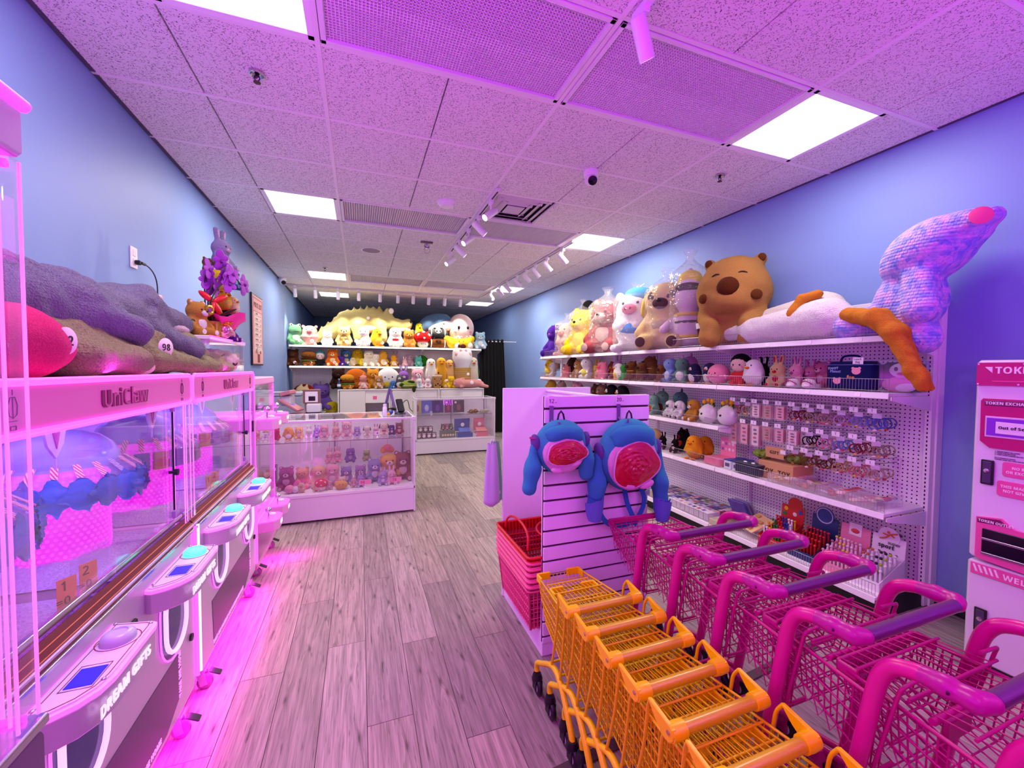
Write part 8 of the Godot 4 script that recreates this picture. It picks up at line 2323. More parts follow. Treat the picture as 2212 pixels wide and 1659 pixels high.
	for s in [-1.0, 1.0]: part(cp, "closed_eye", mb().tube(curve([Vector3(s * 0.07, 0.585, 0.255), Vector3(s * 0.1, 0.592, 0.25), Vector3(s * 0.13, 0.58, 0.232)]), 0.006, 6), mat("2a1410", 0.7))
	var ch := hero("cup_plush", "dark brown cup plush with a white band held beside the capybara", Vector3(2.94, Y, -2.87), -60, [["c", 0, 0.1, 0, 0, 0.24, 0, 0.085, 0.1], ["e", 0, 0.3, 0, 0.085, 0.06, 0.085]], 0.012, 0.03, cloth("4a2012", 12.0), 0.003)
	part(ch, "white_band", mb().lathe([Vector2(0.0975, 0.16), Vector2(0.103, 0.21)], 22), cloth("f4ece8"))
	text(part(ch, "label_patch", ball_mesh(), cloth("f4ece8"), Vector3(0, 0.1, 0.085)), "lettering", "MILK TEA", 0.4, mat("4a2012", 0.6), Transform3D(Basis().scaled(Vector3(0.8, 0.8, 0.8)), Vector3(0, 0.1, 0.95)))
	ch.get_node("label_patch").scale = Vector3(0.036, 0.036, 0.016)
	# two white geese lying on the shelf, long orange legs over the edge
	var wh := fur("f6eef0", 6.0, 1.0)
	var oc := fur("d8862c", 9.0)
	var gd := [["c", 0, 0.1, 0.3, 0, 0.14, -0.25, 0.10, 0.14], ["c", 0, 0.13, -0.2, 0, 0.09, -0.5, 0.12, 0.06], ["c", 0, 0.1, 0.3, -0.02, 0.11, 0.52, 0.09, 0.055], ["e", -0.02, 0.115, 0.56, 0.068, 0.07, 0.08], ["e", -0.1, 0.14, 0.0, 0.05, 0.06, 0.2]]
	var g1 := hero("goose_plush", "white goose plush at the shelf edge with long orange legs dangling over it", Vector3(2.95, Y, -2.12), 180, gd, 0.014, 0.05, wh, 0.008)
	eggs(g1, [["beak", oc, -0.02, 0.115, 0.68, 0.038, 0.03, 0.075], ["eye", bk, 0.05, 0.115, 0.6, 0.01, 0.012, 0.01], ["eye", bk, -0.05, 0.115, 0.6, 0.01, 0.012, 0.01]])
	for q in 2:
		var x := [0.02, 0.075][q] as float
		var lg := skin([["c", x, 0.11 + q * 0.03, -0.42, x + 0.07, 0.10, -0.60, 0.046, 0.05], ["c", x + 0.07, 0.10, -0.60, x + 0.085, 0.0, -0.70, 0.05, 0.046], ["c", x + 0.085, 0.0, -0.70, x + 0.10 + q * 0.0, -0.2, -0.78 - q * 0.02, 0.046, 0.036], ["e", x + 0.105, -0.26, -0.82 - q * 0.02, 0.028, 0.06, 0.03], ["c", x + 0.1, -0.22, -0.79, x + 0.09, -0.3, -0.85, 0.03, 0.014]], 0.009, 0.03, 0.006)
		part(g1, "leg", lg, oc)
	var g2 := hero("goose_plush", "white goose plush lying behind the other one against the pegboard", Vector3(3.12, Y + 0.02, -2.2), 176, [["c", 0, 0.17, 0.25, 0, 0.2, -0.2, 0.10, 0.13], ["c", 0, 0.2, -0.2, 0, 0.16, -0.38, 0.11, 0.05], ["c", 0, 0.15, 0.25, 0.02, 0.15, 0.40, 0.08, 0.055], ["e", 0.06, 0.145, 0.46, 0.068, 0.07, 0.08]], 0.014, 0.05, fur("f4ecdc", 6.0, 1.0), 0.008)
	eggs(g2, [["beak", oc, 0.09, 0.175, 0.55, 0.034, 0.03, 0.06, -20, 20, 0], ["eye", bk, 0.11, 0.19, 0.47, 0.01, 0.012, 0.01]])
	part(g2, "wing_foot", skin([["c", 0.13, 0.3, -0.26, 0.2, 0.27, -0.2, 0.03, 0.032], ["c", 0.2, 0.27, -0.2, 0.235, 0.18, -0.17, 0.032, 0.042], ["e", 0.235, 0.15, -0.17, 0.045, 0.04, 0.035]], 0.008, 0.02, 0.004), oc)
	# tie-dye bear leaning out from the end of the shelf
	var td := StandardMaterial3D.new()
	td.albedo_texture = tex.tiedye
	td.albedo_color = Color("f2eeff")
	td.roughness = 0.9
	td.uv1_triplanar = true
	td.uv1_scale = Vector3.ONE * 3.4
	td.normal_enabled = true
	td.normal_texture = tex.quilt_n
	td.normal_scale = 1.1
	td.rim_enabled = true
	td.rim = 0.3
	var b := thing("bear_plush", "big pastel tie-dye quilted bear plush leaning out over the near shelf end", "plush toy", Vector3(3.02, Y, -1.5))
	# the quilt needs its own finer scale, so the skin carries the pattern of both
	part(b, "body", skin([["e", 0.03, 0.2, 0.02, 0.15, 0.19, 0.17, 14, 0, 0], ["e", 0.02, 0.465, 0.10, 0.19, 0.165, 0.23, -34, 0, 0], ["e", 0.02, 0.55, 0.26, 0.11, 0.10, 0.10], ["e", 0.0, 0.585, 0.345, 0.065, 0.05, 0.06], ["c", -0.09, 0.31, 0.12, -0.13, 0.13, 0.15, 0.075, 0.085], ["c", 0.12, 0.32, -0.05, 0.18, 0.2, -0.1, 0.07, 0.08], ["c", -0.04, 0.1, 0.07, -0.09, -0.03, 0.14, 0.1, 0.085], ["c", -0.03, 0.1, -0.1, -0.1, 0.07, -0.22, 0.1, 0.09]], 0.013, 0.03, 0.003), td)
	var tg := sticker(b, Vector3(-0.11, 0.57, 0.36), 0.045, "-")
	tg.rotation_degrees = Vector3(-8, -55, 0)
	tg.material_override = mat("f05a90", 0.5)
# ---------------------------------------------------------------- goods
func small_card(at: Vector3, yaw: float, w: float, h: float, txt: String, hex: String, label: String, ink := "c02858") -> void:
	var o := thing("price_card", label, "price card", at, yaw)
	part(o, "card", mb().box(Vector3(0, h * 0.5 + 0.025, 0), Vector3(w, h, 0.002)), mat(hex, 0.6))
	part(o, "stand", mb().lathe([Vector2(0, 0), Vector2(0.014, 0), Vector2(0.012, 0.006), Vector2(0.004, 0.01), Vector2(0.004, 0.03)], 12), mat("f4f0f4", 0.4))
	if txt: text(o, "lettering", txt, h * 0.75, mat(ink, 0.6), Transform3D(Basis(), Vector3(-w * 0.2 if w > h * 1.8 else 0.0, h * 0.5 + 0.025, 0.0016)))

func carton(called: String, label: String, at: Vector3, yaw: float, s: Vector3, m: Material, cat := "box", group := "") -> Node3D:
	var o := thing(called, label, cat, at, yaw, group)
	part(o, "box_body", mb().box(Vector3(0, s.y * 0.5, 0), s, minf(0.004, s.y * 0.1)), m)
	return o

func build_counter_goods() -> void:
	rows_cshelf()
	rows_cdeck()
	var z := -4.5
	small_card(Vector3(-0.84, 0.75, -4.42), 0, 0.05, 0.06, "2", "f4eef4", "white price card reading 2 at the left of the counter glass shelf", "3a3040")
	small_card(Vector3(-0.80, 0.75, -4.36), 0, 0.05, 0.04, "12", "f4eef4", "white price card reading 12 in front of the red bear charm", "3a3040")
	small_card(Vector3(0.16, 0.75, -4.36), 0, 0.05, 0.04, "4", "f4eef4", "white price card reading 4 near the lilac bear charm", "3a3040")
	small_card(Vector3(0.04, 0.272, -4.29), 0, 0.115, 0.05, "98", "f890b8", "pink price card reading 98 on the counter deck")
	small_card(Vector3(0.34, 0.272, -4.29), 0, 0.10, 0.05, "78", "f890b8", "pink price card reading 78, nearer the right end of the counter deck")
	# things standing about on the deck
	var bd := carton("boxed_doll", "dark brown window box with a doll and white price tag in the counter", Vector3(-0.86, 0.45, -4.62), 0, Vector3(0.15, 0.21, 0.09), mat("2c1620", 0.3), "toy box")
	bd.position.y = 0.272
	part(bd, "window", bxm(Vector3(0.11, 0.14, 0.003)), mat("5a3a34", 0.08), Vector3(0, 0.12, 0.046))
	part(bd, "doll_face", ball_mesh(), mat("d8b090", 0.5), Vector3(0, 0.13, 0.05)).scale = Vector3(0.032, 0.024, 0.01)
	part(bd, "price_tag", bxm(Vector3(0.05, 0.03, 0.002)), mat("f4eef4", 0.6), Vector3(0.05, 0.18, 0.05))
	for h in [["b0a8c8", -0.83, 0.07, "grey blue cardboard doll house at the left front of the counter deck"], ["e8a88c", -0.775, 0.05, "peach cardboard doll house beside the grey one"], ["e87ca4", -0.565, 0.065, "hot pink arched toy house on the counter deck"]]:
		var o := carton("toy_house", h[3], Vector3(h[1], 0.272, -4.34), 0, Vector3(h[2], 0.085, 0.05), mat(h[0], 0.5), "toy house", "toy houses on the counter deck")
		part(o, "doorway", mb().box(Vector3(0, 0.028, 0.0252), Vector3(h[2] * 0.5, 0.05, 0.002), 0.0008), mat("6a2844", 0.6))
		part(o, "roof", mb().turn(Basis(Vector3(0, 0, 1), PI / 4), Vector3(0, 0.085, 0)).box(Vector3.ZERO, Vector3(h[2] * 0.66, h[2] * 0.66, 0.048), 0.002), mat(h[0], 0.5))
	var lo := hero("bun_plush", "golden flat bun plush at the front middle of the counter deck", Vector3(-0.18, 0.272, -4.3), 0, [["e", 0, 0.042, 0, 0.062, 0.042, 0.05]], 0.006, 0.01, cloth("e0a850"), 0.002)
	eggs(lo, [["eye", mat("2a1410", 0.5), -0.012, 0.055, 0.047, 0.004, 0.005, 0.003], ["eye", mat("2a1410", 0.5), 0.016, 0.055, 0.047, 0.004, 0.005, 0.003]])
	var hb := hero("flower_headband", "orange and pink flower headband hanging in the counter above the grey lilac bear", Vector3(0.27, 0.55, -4.55), 0, [["e", 0, 0.05, 0, 0.05, 0.045, 0.03], ["e", -0.045, 0.03, 0, 0.03, 0.035, 0.025], ["e", 0.04, 0.03, 0, 0.03, 0.03, 0.025]], 0.006, 0.015, cloth("f49450"), 0.004)
	eggs(hb, [["petal", cloth("f48aa0"), 0.0, 0.06, 0.025, 0.03, 0.026, 0.012], ["petal", cloth("f8c040"), -0.05, 0.03, 0.022, 0.02, 0.024, 0.01]])
	part(hb, "cord", mb().tube([Vector3(0, 0.08, 0), Vector3(0, 0.19, 0)], 0.0015, 5), mat("8a7a8a", 0.5))
	for q in [[-0.30, "bunny", "f4b8b4 f8d8d0", 0.16, "pink bunny charm hanging at the left under the glass shelf"], [-0.225, "bunny", "f4b0b0 fbe0d8", 0.17, "pink bunny charm hanging second from the left under the glass shelf"], [-0.10, "cat", "7a60a8 c8b0d8", 0.15, "violet cat charm hanging under the glass shelf"], [0.06, "frog", "9cbc58 e8e0a0", 0.12, "green frog charm hanging under the glass shelf"]]:
		var c := plush(q[1], Vector3(q[0], 0.47, -4.6), 0, q[3], Array((q[2] as String).split(" ")), q[4], "charms hanging under the counter glass shelf")
		part(c, "hanging_cord", mb().tube([Vector3(0, 0.95, 0), Vector3(0, 1.75, 0)], 0.012, 5), mat("8a7a8a", 0.5))
	# on the front counter: a pump bottle, card reader, phone stand, keys
	var y := 0.966
	var pb := thing("pump_bottle", "white lotion bottle standing on the front counter top", "bottle", Vector3(0.235, y, -4.36))
	part(pb, "bottle_body", mb().lathe([Vector2(0, 0), Vector2(0.02, 0), Vector2(0.0215, 0.004), Vector2(0.0215, 0.085), Vector2(0.017, 0.092), Vector2(0, 0.092)], 20), mat("f4eefc", 0.35))
	part(pb, "cap", mb().at(0, 0.092, 0).lathe([Vector2(0.017, 0), Vector2(0.017, 0.03), Vector2(0.0, 0.031)], 16), mat("f8f4fc", 0.3))
	var cr := thing("card_reader", "black card reader on a stand on the front counter", "card reader", Vector3(0.40, y, -4.52), 20)
	part(cr, "reader_body", mb().turn(Basis(Vector3.RIGHT, -0.5), Vector3(0, 0.09, 0)).box(Vector3.ZERO, Vector3(0.075, 0.15, 0.03), 0.01), mat("17121e", 0.35))
	part(cr, "base", mb().lathe([Vector2(0, 0), Vector2(0.06, 0), Vector2(0.058, 0.01), Vector2(0.02, 0.03), Vector2(0, 0.03)], 24), mat("221c2a", 0.4))
	part(cr, "cable", mb().tube(curve([Vector3(0.03, 0.1, -0.02), Vector3(0.09, 0.14, -0.02), Vector3(0.12, 0.05, -0.02), Vector3(0.16, 0.012, -0.03)]), 0.004, 6), mat("0c0a10", 0.5))
	var st := thing("phone_stand", "folded purple A-shaped stand with cables on the front counter", "stand", Vector3(0.30, y, -4.62), 30)
	for s in [-1.0, 1.0]: part(st, "stand_leg", mb().turn(Basis(Vector3(0, 0, 1), s * 0.28), Vector3(s * 0.04, 0.13, 0)).box(Vector3.ZERO, Vector3(0.03, 0.28, 0.014), 0.004), mat("9a86c4", 0.4) if s > 0 else mat("6e5f98", 0.4))
	var cc := []
	for k in 40: cc.append(Vector3(0.06 * cos(k * 0.7) + 0.02 * sin(k * 1.9), 0.02 + 0.035 * absf(sin(k * 0.53)), 0.04 * sin(k * 0.7)))
	part(st, "cable", mb().tube(curve(cc), 0.0035, 6), mat("141018", 0.5))
	var ky := thing("key_charm", "blue and yellow key charm lying on the front counter", "key charm", Vector3(0.285, y, -4.42))
	part(ky, "charm", skin([["e", 0, 0.022, 0, 0.03, 0.022, 0.02], ["e", 0.02, 0.035, 0, 0.018, 0.016, 0.014]], 0.006, 0.01), mat("2a44b0", 0.4))
	part(ky, "yellow_tag", mb().ell(Vector3(-0.012, 0.016, 0.016), Vector3(0.018, 0.016, 0.01), 10), mat("f0b020", 0.4))
	var lm := thing("hose_lamp", "thin black bendy lamp rising from the front counter", "lamp", Vector3(0.455, y, -4.70))
	part(lm, "gooseneck", mb().tube(curve([Vector3(0, 0, 0), Vector3(-0.02, 0.05, 0.0), Vector3(-0.07, 0.09, 0.02)]), 0.006, 8), mat("141018", 0.4))
	# behind the counter: grey chest, token kiosk, table terminal
	var ch := thing("grey_chest", "pale grey chest with rounded top corners against the left wall behind the counter", "chest", Vector3(-0.98, 0, -6.2))
	part(ch, "chest_body", mb().box(Vector3(0, 0.54, 0), Vector3(0.5, 1.08, 0.42), 0.015), mat("aab0c4", 0.45))
	part(ch, "lid", mb().box(Vector3(0, 1.105, 0), Vector3(0.51, 0.045, 0.43), 0.012), mat("b8bed0", 0.4))
	part(ch, "lid_groove", bxm(Vector3(0.34, 0.006, 0.004)), mat("6a7088", 0.5), Vector3(-0.02, 1.123, 0.215))
	var ki := thing("till_terminal", "pink and white till terminal with a slanted screen behind the counter", "till", Vector3(-0.75, 0.9, -5.5), -12)
	part(ki, "column", mb().box(Vector3(0.04, -0.42, -0.04), Vector3(0.14, 0.86, 0.2), 0.01), mat("b06a74", 0.4))
	part(ki, "slanted_panel", mb().turn(Basis(Vector3(0, 0, 1), -0.55), Vector3(-0.02, 0.11, 0.02)).box(Vector3.ZERO, Vector3(0.26, 0.03, 0.2), 0.008), mat("c8788a", 0.4))
	part(ki, "key_screen", mb().turn(Basis(Vector3(0, 0, 1), -0.55), Vector3(-0.02, 0.11, 0.02)).box(Vector3(0.0, 0.017, 0.0), Vector3(0.06, 0.004, 0.05)), glow("5060ff", 0.7))
	part(ki, "hood", mb().turn(Basis(Vector3(0, 0, 1), 0.25), Vector3(-0.06, 0.25, 0)).box(Vector3.ZERO, Vector3(0.13, 0.05, 0.18), 0.01), mat("d08090", 0.4))
	part(ki, "body_panel", mb().box(Vector3(-0.07, 0.16, -0.02), Vector3(0.13, 0.12, 0.16), 0.02), mat("ccc8d4", 0.4))
	var pr := thing("receipt_printer", "white receipt printer in a dark pink frame beside the till", "printer", Vector3(-0.56, 0.9, -5.62), 0)
	part(pr, "frame", mb().box(Vector3(0, 0.2, 0), Vector3(0.19, 0.17, 0.1), 0.006), mat("8a5a5c", 0.5))
	part(pr, "face_plate", mb().box(Vector3(0, 0.195, 0.052), Vector3(0.14, 0.13, 0.004), 0.001), mat("efeaf0", 0.4))
	part(pr, "screen", bxm(Vector3(0.075, 0.055, 0.003)), mat("14121c", 0.15), Vector3(0.005, 0.175, 0.055))
	part(pr, "printer_body", mb().box(Vector3(0.02, 0.055, -0.01), Vector3(0.17, 0.12, 0.15), 0.02), mat("e8e4ec", 0.4))
	part(pr, "table_top", bxm(Vector3(0.3, 0.02, 0.3), 0.004), mat("3a3440", 0.4), Vector3(0, -0.012, 0))
	part(pr, "table_leg", bxm(Vector3(0.05, 0.88, 0.05), 0.004), mat("2a2430", 0.4), Vector3(0, -0.46, 0))
	# back counter goods
	var by := 0.256
	var bz := -7.15
	for p in [["c8b878", 0.93, 0.16, "beige leaflet sheet standing in the back counter", "8a7030"], ["5a6cc8", 1.09, 0.19, "blue picture card with a pale figure in the back counter", "c8c4e8"], ["3c2468", 1.28, 0.2, "dark purple picture card beside the blue one", "6a3ca0"], ["6a2438", 1.47, 0.12, "dark red picture card in the middle of the back counter", "a84858"], ["3a2830", 1.66, 0.2, "dark boxed set with price tags at the right of the picture cards", "8c4c58"]]:
		var o := thing("picture_card", p[3], "picture card", Vector3(p[1], 0.661, bz - 0.1), 0)
		part(o, "sheet", mb().turn(Basis(Vector3.RIGHT, -0.08), Vector3(0, 0.12, 0)).box(Vector3.ZERO, Vector3(p[2], 0.22, 0.02), 0.002), mat(p[0], 0.35))
		part(o, "printed_shape", mb().turn(Basis(Vector3.RIGHT, -0.08), Vector3(0, 0.1, 0.011)).ell(Vector3(0, 0.0, 0), Vector3(p[2] * 0.25, 0.08, 0.001), 12), mat(p[4], 0.4))
		if p[1] > 1.4: part(o, "price_tag", bxm(Vector3(0.035, 0.035, 0.002)), mat("f2eef2", 0.6), Vector3(-p[2] * 0.3, 0.19, 0.016))
	for k in 2:
		var o := thing("slippers", ["tan furry slippers with a gold bar on the back counter shelf", "white and grey striped slippers on the back counter shelf"][k], "slippers", Vector3([1.9, 2.1][k], 0.661, -7.15), 15)
		for s in [-1.0, 1.0]:
			var c: String = ["8a5a2c", "c8c0b8"][k]
			part(o, "slipper", skin([["e", s * 0.045, 0.035, 0.02, 0.042, 0.035, 0.05], ["e", s * 0.045, 0.014, -0.02, 0.04, 0.014, 0.09]], 0.008, 0.015, 0.003), fur(c, 12.0))
			part(o, "gold_bar", mb().tube(curve([Vector3(s * 0.045 - 0.035, 0.03, 0.05), Vector3(s * 0.045, 0.05, 0.07), Vector3(s * 0.045 + 0.035, 0.03, 0.05)]), 0.006, 6), mat("e8c878", 0.15, 0.9))
	var b0: Node3D = null
	for r in 2:
		for k in (4 if r == 0 else 3):
			var lab := "small dark box with a round white window, %s row, %s from the left" % [["lower", "upper"][r], ["first", "second", "third", "fourth"][k]]
			var at := Vector3(0.93 + k * 0.085 + r * 0.03, by + r * 0.105, -7.08 - r * 0.03)
			if b0 == null:
				b0 = carton("ball_box", lab, at, 0, Vector3(0.08, 0.1, 0.08), mat("4a2440", 0.35), "toy box", "small boxes with round windows in the back counter")
				part(b0, "round_window", ball_mesh(), mat("efe0e4", 0.3), Vector3(0, 0.045, 0.04)).scale = Vector3(0.027, 0.027, 0.008)
				part(b0, "name_strip", bxm(Vector3(0.06, 0.016, 0.002)), mat("e0b8c8", 0.5), Vector3(0, 0.085, 0.0405))
			else: dup(b0, lab, at)
	var gb := carton("display_box", "grey green display box with a row of little faces in the back counter", Vector3(1.42, by, -7.08), 0, Vector3(0.25, 0.12, 0.14), mat("5c6454", 0.4), "box")
	for k in 5: part(gb, "printed_face", ball_mesh(), mat("e0c4a8", 0.5), Vector3(-0.09 + k * 0.045, 0.05, 0.07)).scale = Vector3(0.018, 0.018, 0.003)
	for k in 3: plush("bear", Vector3(1.35 + k * 0.07, by + 0.12, -7.12), 0, 0.12, [["7a4a54", "f0d8d0"], ["b04a7c", "f4e0e4"], ["3a5a48", "e8d8cc"]][k], ["dark red bear figure on the grey green box", "rose bear figure in the middle on the grey green box", "dark green bear figure at the right on the grey green box"][k], "figures on the grey green box")
	for k in 2:
		var hex: String = ["2438a0", "e0688c"][k]
		var o := carton("lunch_box", ["royal blue compartment lunch box with its lid propped up", "rose pink compartment lunch box with its lid propped up"][k], Vector3([1.72, 2.03][k], by, -7.06), 0, Vector3([0.27, 0.22][k], 0.075, 0.16), mat(hex, 0.3), "lunch box")
		part(o, "compartment_tray", mb().turn(Basis(Vector3.RIGHT, 0.5), Vector3(0, 0.12, 0.0)).box(Vector3.ZERO, Vector3(0.2, 0.015, 0.12), 0.003), mat(["4c6cd8", "f09098"][k], 0.25))
		part(o, "lid", mb().turn(Basis(Vector3.RIGHT, 0.1), Vector3(-0.02, 0.2, -0.1)).box(Vector3.ZERO, Vector3([0.28, 0.2][k], 0.22, 0.012), 0.004), mat(hex, 0.25))
		part(o, "printed_mark", ball_mesh(), mat("f0f0f8", 0.4), Vector3(-0.01, 0.2, -0.088)).scale = Vector3(0.035, 0.035, 0.004)
	small_card(Vector3(1.13, 0.661, -7.0), 0, 0.04, 0.04, "17", "f4eef4", "white price card before the picture cards in the back counter", "3a3040")
	small_card(Vector3(1.90, by, -6.99), 0, 0.04, 0.03, "9", "f4eef4", "white price card between the blue and pink lunch boxes", "3a3040")
	var ln := thing("lanyard_bunch", "glowing violet neon strip sign hung behind the back counter glass", "neon sign", Vector3(1.36, 0.83, -7.08))
	for k in 5: part(ln, "neon_tube", mb().tube(curve([Vector3(k * 0.035, 0.09, 0), Vector3(k * 0.035 + 0.004, 0.0, 0), Vector3(k * 0.035 + 0.018, -0.012 * (k % 2), 0)]), 0.005, 6), glow("c838f0", 1.6))
	ln.name = "neon_strip"

func build_right_goods() -> void:
	var R := RandomNumberGenerator.new()
	R.seed = 21
	# pegs with hanging packs
	var peg: Node3D = null
	var wire := mat("8a7f98", 0.3, 0.8)
	var card := mat("f6eef6", 0.6)
	var cols := ["5a6ad0", "8a88e0", "c8a0d8", "c89098", "a89080", "8c2030", "6c8ae0", "e8a0c8", "241c24", "c8b0a0", "e08080", "d8b070", "6a4430", "885030", "b87850", "7a5a48", "c8b8b0", "a070d0", "d8c8a0", "e070b0", "d0b8a0"]
	var rows := [[1.185, 11, 0], [1.01, 11, 4], [0.86, 6, 9]]
	var rn := ["top", "middle", "lowest"]
	var on := ["first", "second", "third", "fourth", "fifth", "sixth", "seventh", "eighth", "ninth", "tenth", "last"]
	for r in 3:
		for k in rows[r][1]:
			var z: float = -1.62 - k * 0.1025
			var y: float = rows[r][0]
			var lab := "peg hook with white price tab, %s from the near end of the %s row" % [on[k], rn[r]]
			var at := Vector3(3.275, y, z)
			if peg == null:
				peg = thing("peg_hook", lab, "hook", at, 0, "peg hooks in the near bay")
				part(peg, "wire", mb().tube([Vector3(0, 0, 0.0), Vector3(-0.26, 0.006, 0), Vector3(-0.275, 0.02, 0)], 0.0024, 6).tube([Vector3(0, 0.03, 0), Vector3(-0.27, 0.036, 0), Vector3(-0.275, 0.02, 0)], 0.0018, 6), wire)
				part(peg, "price_tab", bxm(Vector3(0.002, 0.032, 0.05)), card, Vector3(-0.277, 0.018, 0))
				text(peg, "lettering", "1", 0.022, mat("6a5a70", 0.6), Transform3D(Basis(Vector3(0, 1, 0), -PI / 2), Vector3(-0.2785, 0.018, 0)), "Droid Sans Mono", false)
			else: dup(peg, lab, at)
			# the goods: a bunch of hair rings, or a card in a clear bag
			var hex: String = cols[(k + int(rows[r][2])) % cols.size()]
			var seq := "%s from the near end of the %s row" % [on[k], rn[r]]
			if (r == 0 and k in [6, 7, 8]) or (r == 1 and k in [5, 6, 7, 8, 9, 10]):
				var o := thing("hair_clip_pack", "clear pack on a pink card, " + seq, "hair clips", Vector3(3.02, y - 0.01, z), 0, "packs hanging on the peg hooks")
				var hh := 0.16 if r == 1 and k > 7 else 0.10
				for d in 3: part(o, "backing_card", mb().box(Vector3(d * 0.022, -hh * 0.5, 0), Vector3(0.002, hh, 0.062), 0.0006), mat(["f0a8b8", "c88a80", "f4d8d8"][(k + d) % 3], 0.5))
				for q in 4: part(o, "clip", mb().ell(Vector3(-0.006, -hh * (0.2 + 0.2 * q), 0.004 * (q % 2)), Vector3(0.006, hh * 0.055, 0.016), 10), mat(["58202c", "b03850", "6a4a8a"][(k + q) % 3], 0.3))
				part(o, "clear_bag", bxm(Vector3(0.016, hh + 0.02, 0.075)), pane("fff4fa", 0.1, 0.08), Vector3(-0.006, -hh * 0.5, 0))
			else:
				var o := thing("hair_tie_bunch", "bunch of %s elastic hair rings, %s" % [["bluish", "lilac", "pinkish", "brownish", "pale"][(k + r) % 5], seq], "hair ties", Vector3(3.03, y - 0.004, z), 0, "packs hanging on the peg hooks")
				for q in 5:
					var pts := []
					var rr := R.randf_range(0.026, 0.034)
					var tl := R.randf_range(-0.5, 0.5)
					for w in 14:
						var a := TAU * w / 14.0
						pts.append(Vector3(q * 0.036 + 0.012 * sin(a + tl), -0.03 - rr + rr * cos(a), rr * sin(a) * 0.9 + 0.006 * sin(q * 2.0)))
					part(o, "hair_ring", mb().tube(pts, 0.0042, 6, true), cloth(Color(hex).lightened(0.12 * (q % 3)).to_html(false), 30.0))
					part(o, "bead", mb().ell(Vector3(q * 0.036, -0.03 - 2.0 * rr - 0.004, 0.004 * (q % 2)), Vector3(0.009, 0.008, 0.014), 8), mat(["f0d8c8", "e8b850", "f4e8f0", "d84858"][(k + q) % 4], 0.3))
				part(o, "header_card", bxm(Vector3(0.002, 0.03, 0.05)), mat("e8dcec", 0.4), Vector3(0.02, -0.012, 0))
	# fourth tier: boxes, cartons, trays
	var y4 := 0.621
	var pd := carton("display_box", "pink display box with an upright printed card on the fourth right shelf", Vector3(2.99, y4, -2.75), 0, Vector3(0.2, 0.065, 0.17), mat("ec7ca0", 0.4))
	part(pd, "upright_card", mb().box(Vector3(0.09, 0.12, 0), Vector3(0.006, 0.22, 0.165), 0.002), mat("f088ac", 0.4))
	for r in 2:
		for k in 4: part(pd, "printed_shape", ball_mesh(), mat(["f8d8e4", "8a70c8", "f4b8d0", "fbeef4"][(k + r) % 4], 0.5), Vector3(0.0865, 0.175 - r * 0.05, -0.055 + k * 0.036)).scale = Vector3(0.001, 0.014, 0.012)
	part(pd, "price_tag", bxm(Vector3(0.002, 0.035, 0.05)), card, Vector3(0.084, 0.205, 0.065))
	for k in 4:
		var o := carton("small_carton", ["white and blue small carton, left of four on the fourth right shelf", "white and blue small carton, second of four on the fourth right shelf", "white and blue small carton, third of four behind the others", "pale blue small carton, last of four beside the tray"][k], Vector3(2.95 + 0.1 * (k / 2), y4, -2.60 + 0.08 * (k % 2)), 8 * k, Vector3(0.09, 0.075, 0.07), mat(["eae8f4", "e4e4f2", "dfe0f0", "9cb8e0"][k], 0.4), "box", "small cartons on the fourth right shelf")
		part(o, "blue_lid", bxm(Vector3(0.091, 0.012, 0.071), 0.002), mat("2c3c9c", 0.4), Vector3(0, 0.072, 0))
		part(o, "printed_label", bxm(Vector3(0.001, 0.03, 0.045)), mat("5a5e80", 0.5), Vector3(-0.0457, 0.034, 0))
	var tr := thing("plastic_tray", "dark slate plastic tray tilted on the shelf front, below the kraft carton", "tray", Vector3(2.92, y4, -2.40))
	part(tr, "tray_shell", mb().box(Vector3(0, 0.045, 0), Vector3(0.10, 0.08, 0.20), 0.01).box(Vector3(0, 0.088, 0), Vector3(0.12, 0.008, 0.22), 0.003), mat("343c50", 0.4))
	for k in 2: part(tr, "white_token", mb().ell(Vector3(-0.01, 0.096, -0.03 + k * 0.07), Vector3(0.012, 0.006, 0.016), 10), mat("f0f0f4", 0.4))
	var ca := carton("kraft_carton", "kraft brown carton with a printed side on the fourth right shelf", Vector3(3.06, y4, -2.21), 0, Vector3(0.22, 0.13, 0.28), mat("c89a64", 0.7))
	text(ca, "lettering", "TOY", 0.05, mat("4a3420", 0.7), Transform3D(Basis(Vector3(0, 1, 0), -PI / 2), Vector3(-0.111, 0.06, -0.06)))
	text(ca, "lettering", "TOY", 0.05, mat("4a3420", 0.7), Transform3D(Basis(Vector3(0, 1, 0), -PI / 2), Vector3(-0.111, 0.06, 0.07)))
	var sg := thing("shelf_sign", "kraft paper sign reading GIFT over the green bags", "sign", Vector3(2.98, y4 + 0.131, -2.24), 0)
	part(sg, "board", mb().box(Vector3(0, 0.07, 0), Vector3(0.004, 0.085, 0.15), 0.001), mat("c89868", 0.7))
	text(sg, "lettering", "GIFT", 0.034, mat("3a2418", 0.7), Transform3D(Basis(Vector3(0, 1, 0), -PI / 2), Vector3(-0.0026, 0.07, 0.0)))
	part(sg, "price_tag", bxm(Vector3(0.002, 0.03, 0.04)), card, Vector3(-0.004, 0.085, 0.07))
	for k in 2:
		var o := thing("snack_bag", ["crumpled green snack bag left of the kraft sign", "crumpled green snack bag behind the kraft sign"][k], "snack bag", Vector3(3.0 + 0.06 * k, y4 + 0.132, -2.36 + 0.22 * k), 20)
		part(o, "foil", skin([["e", 0, 0.035, 0, 0.045, 0.035, 0.06], ["c", 0, 0.03, 0.05, 0, 0.06, 0.08, 0.02, 0.012]], 0.007, 0.015, 0.02), mat("6a8c1c", 0.25))
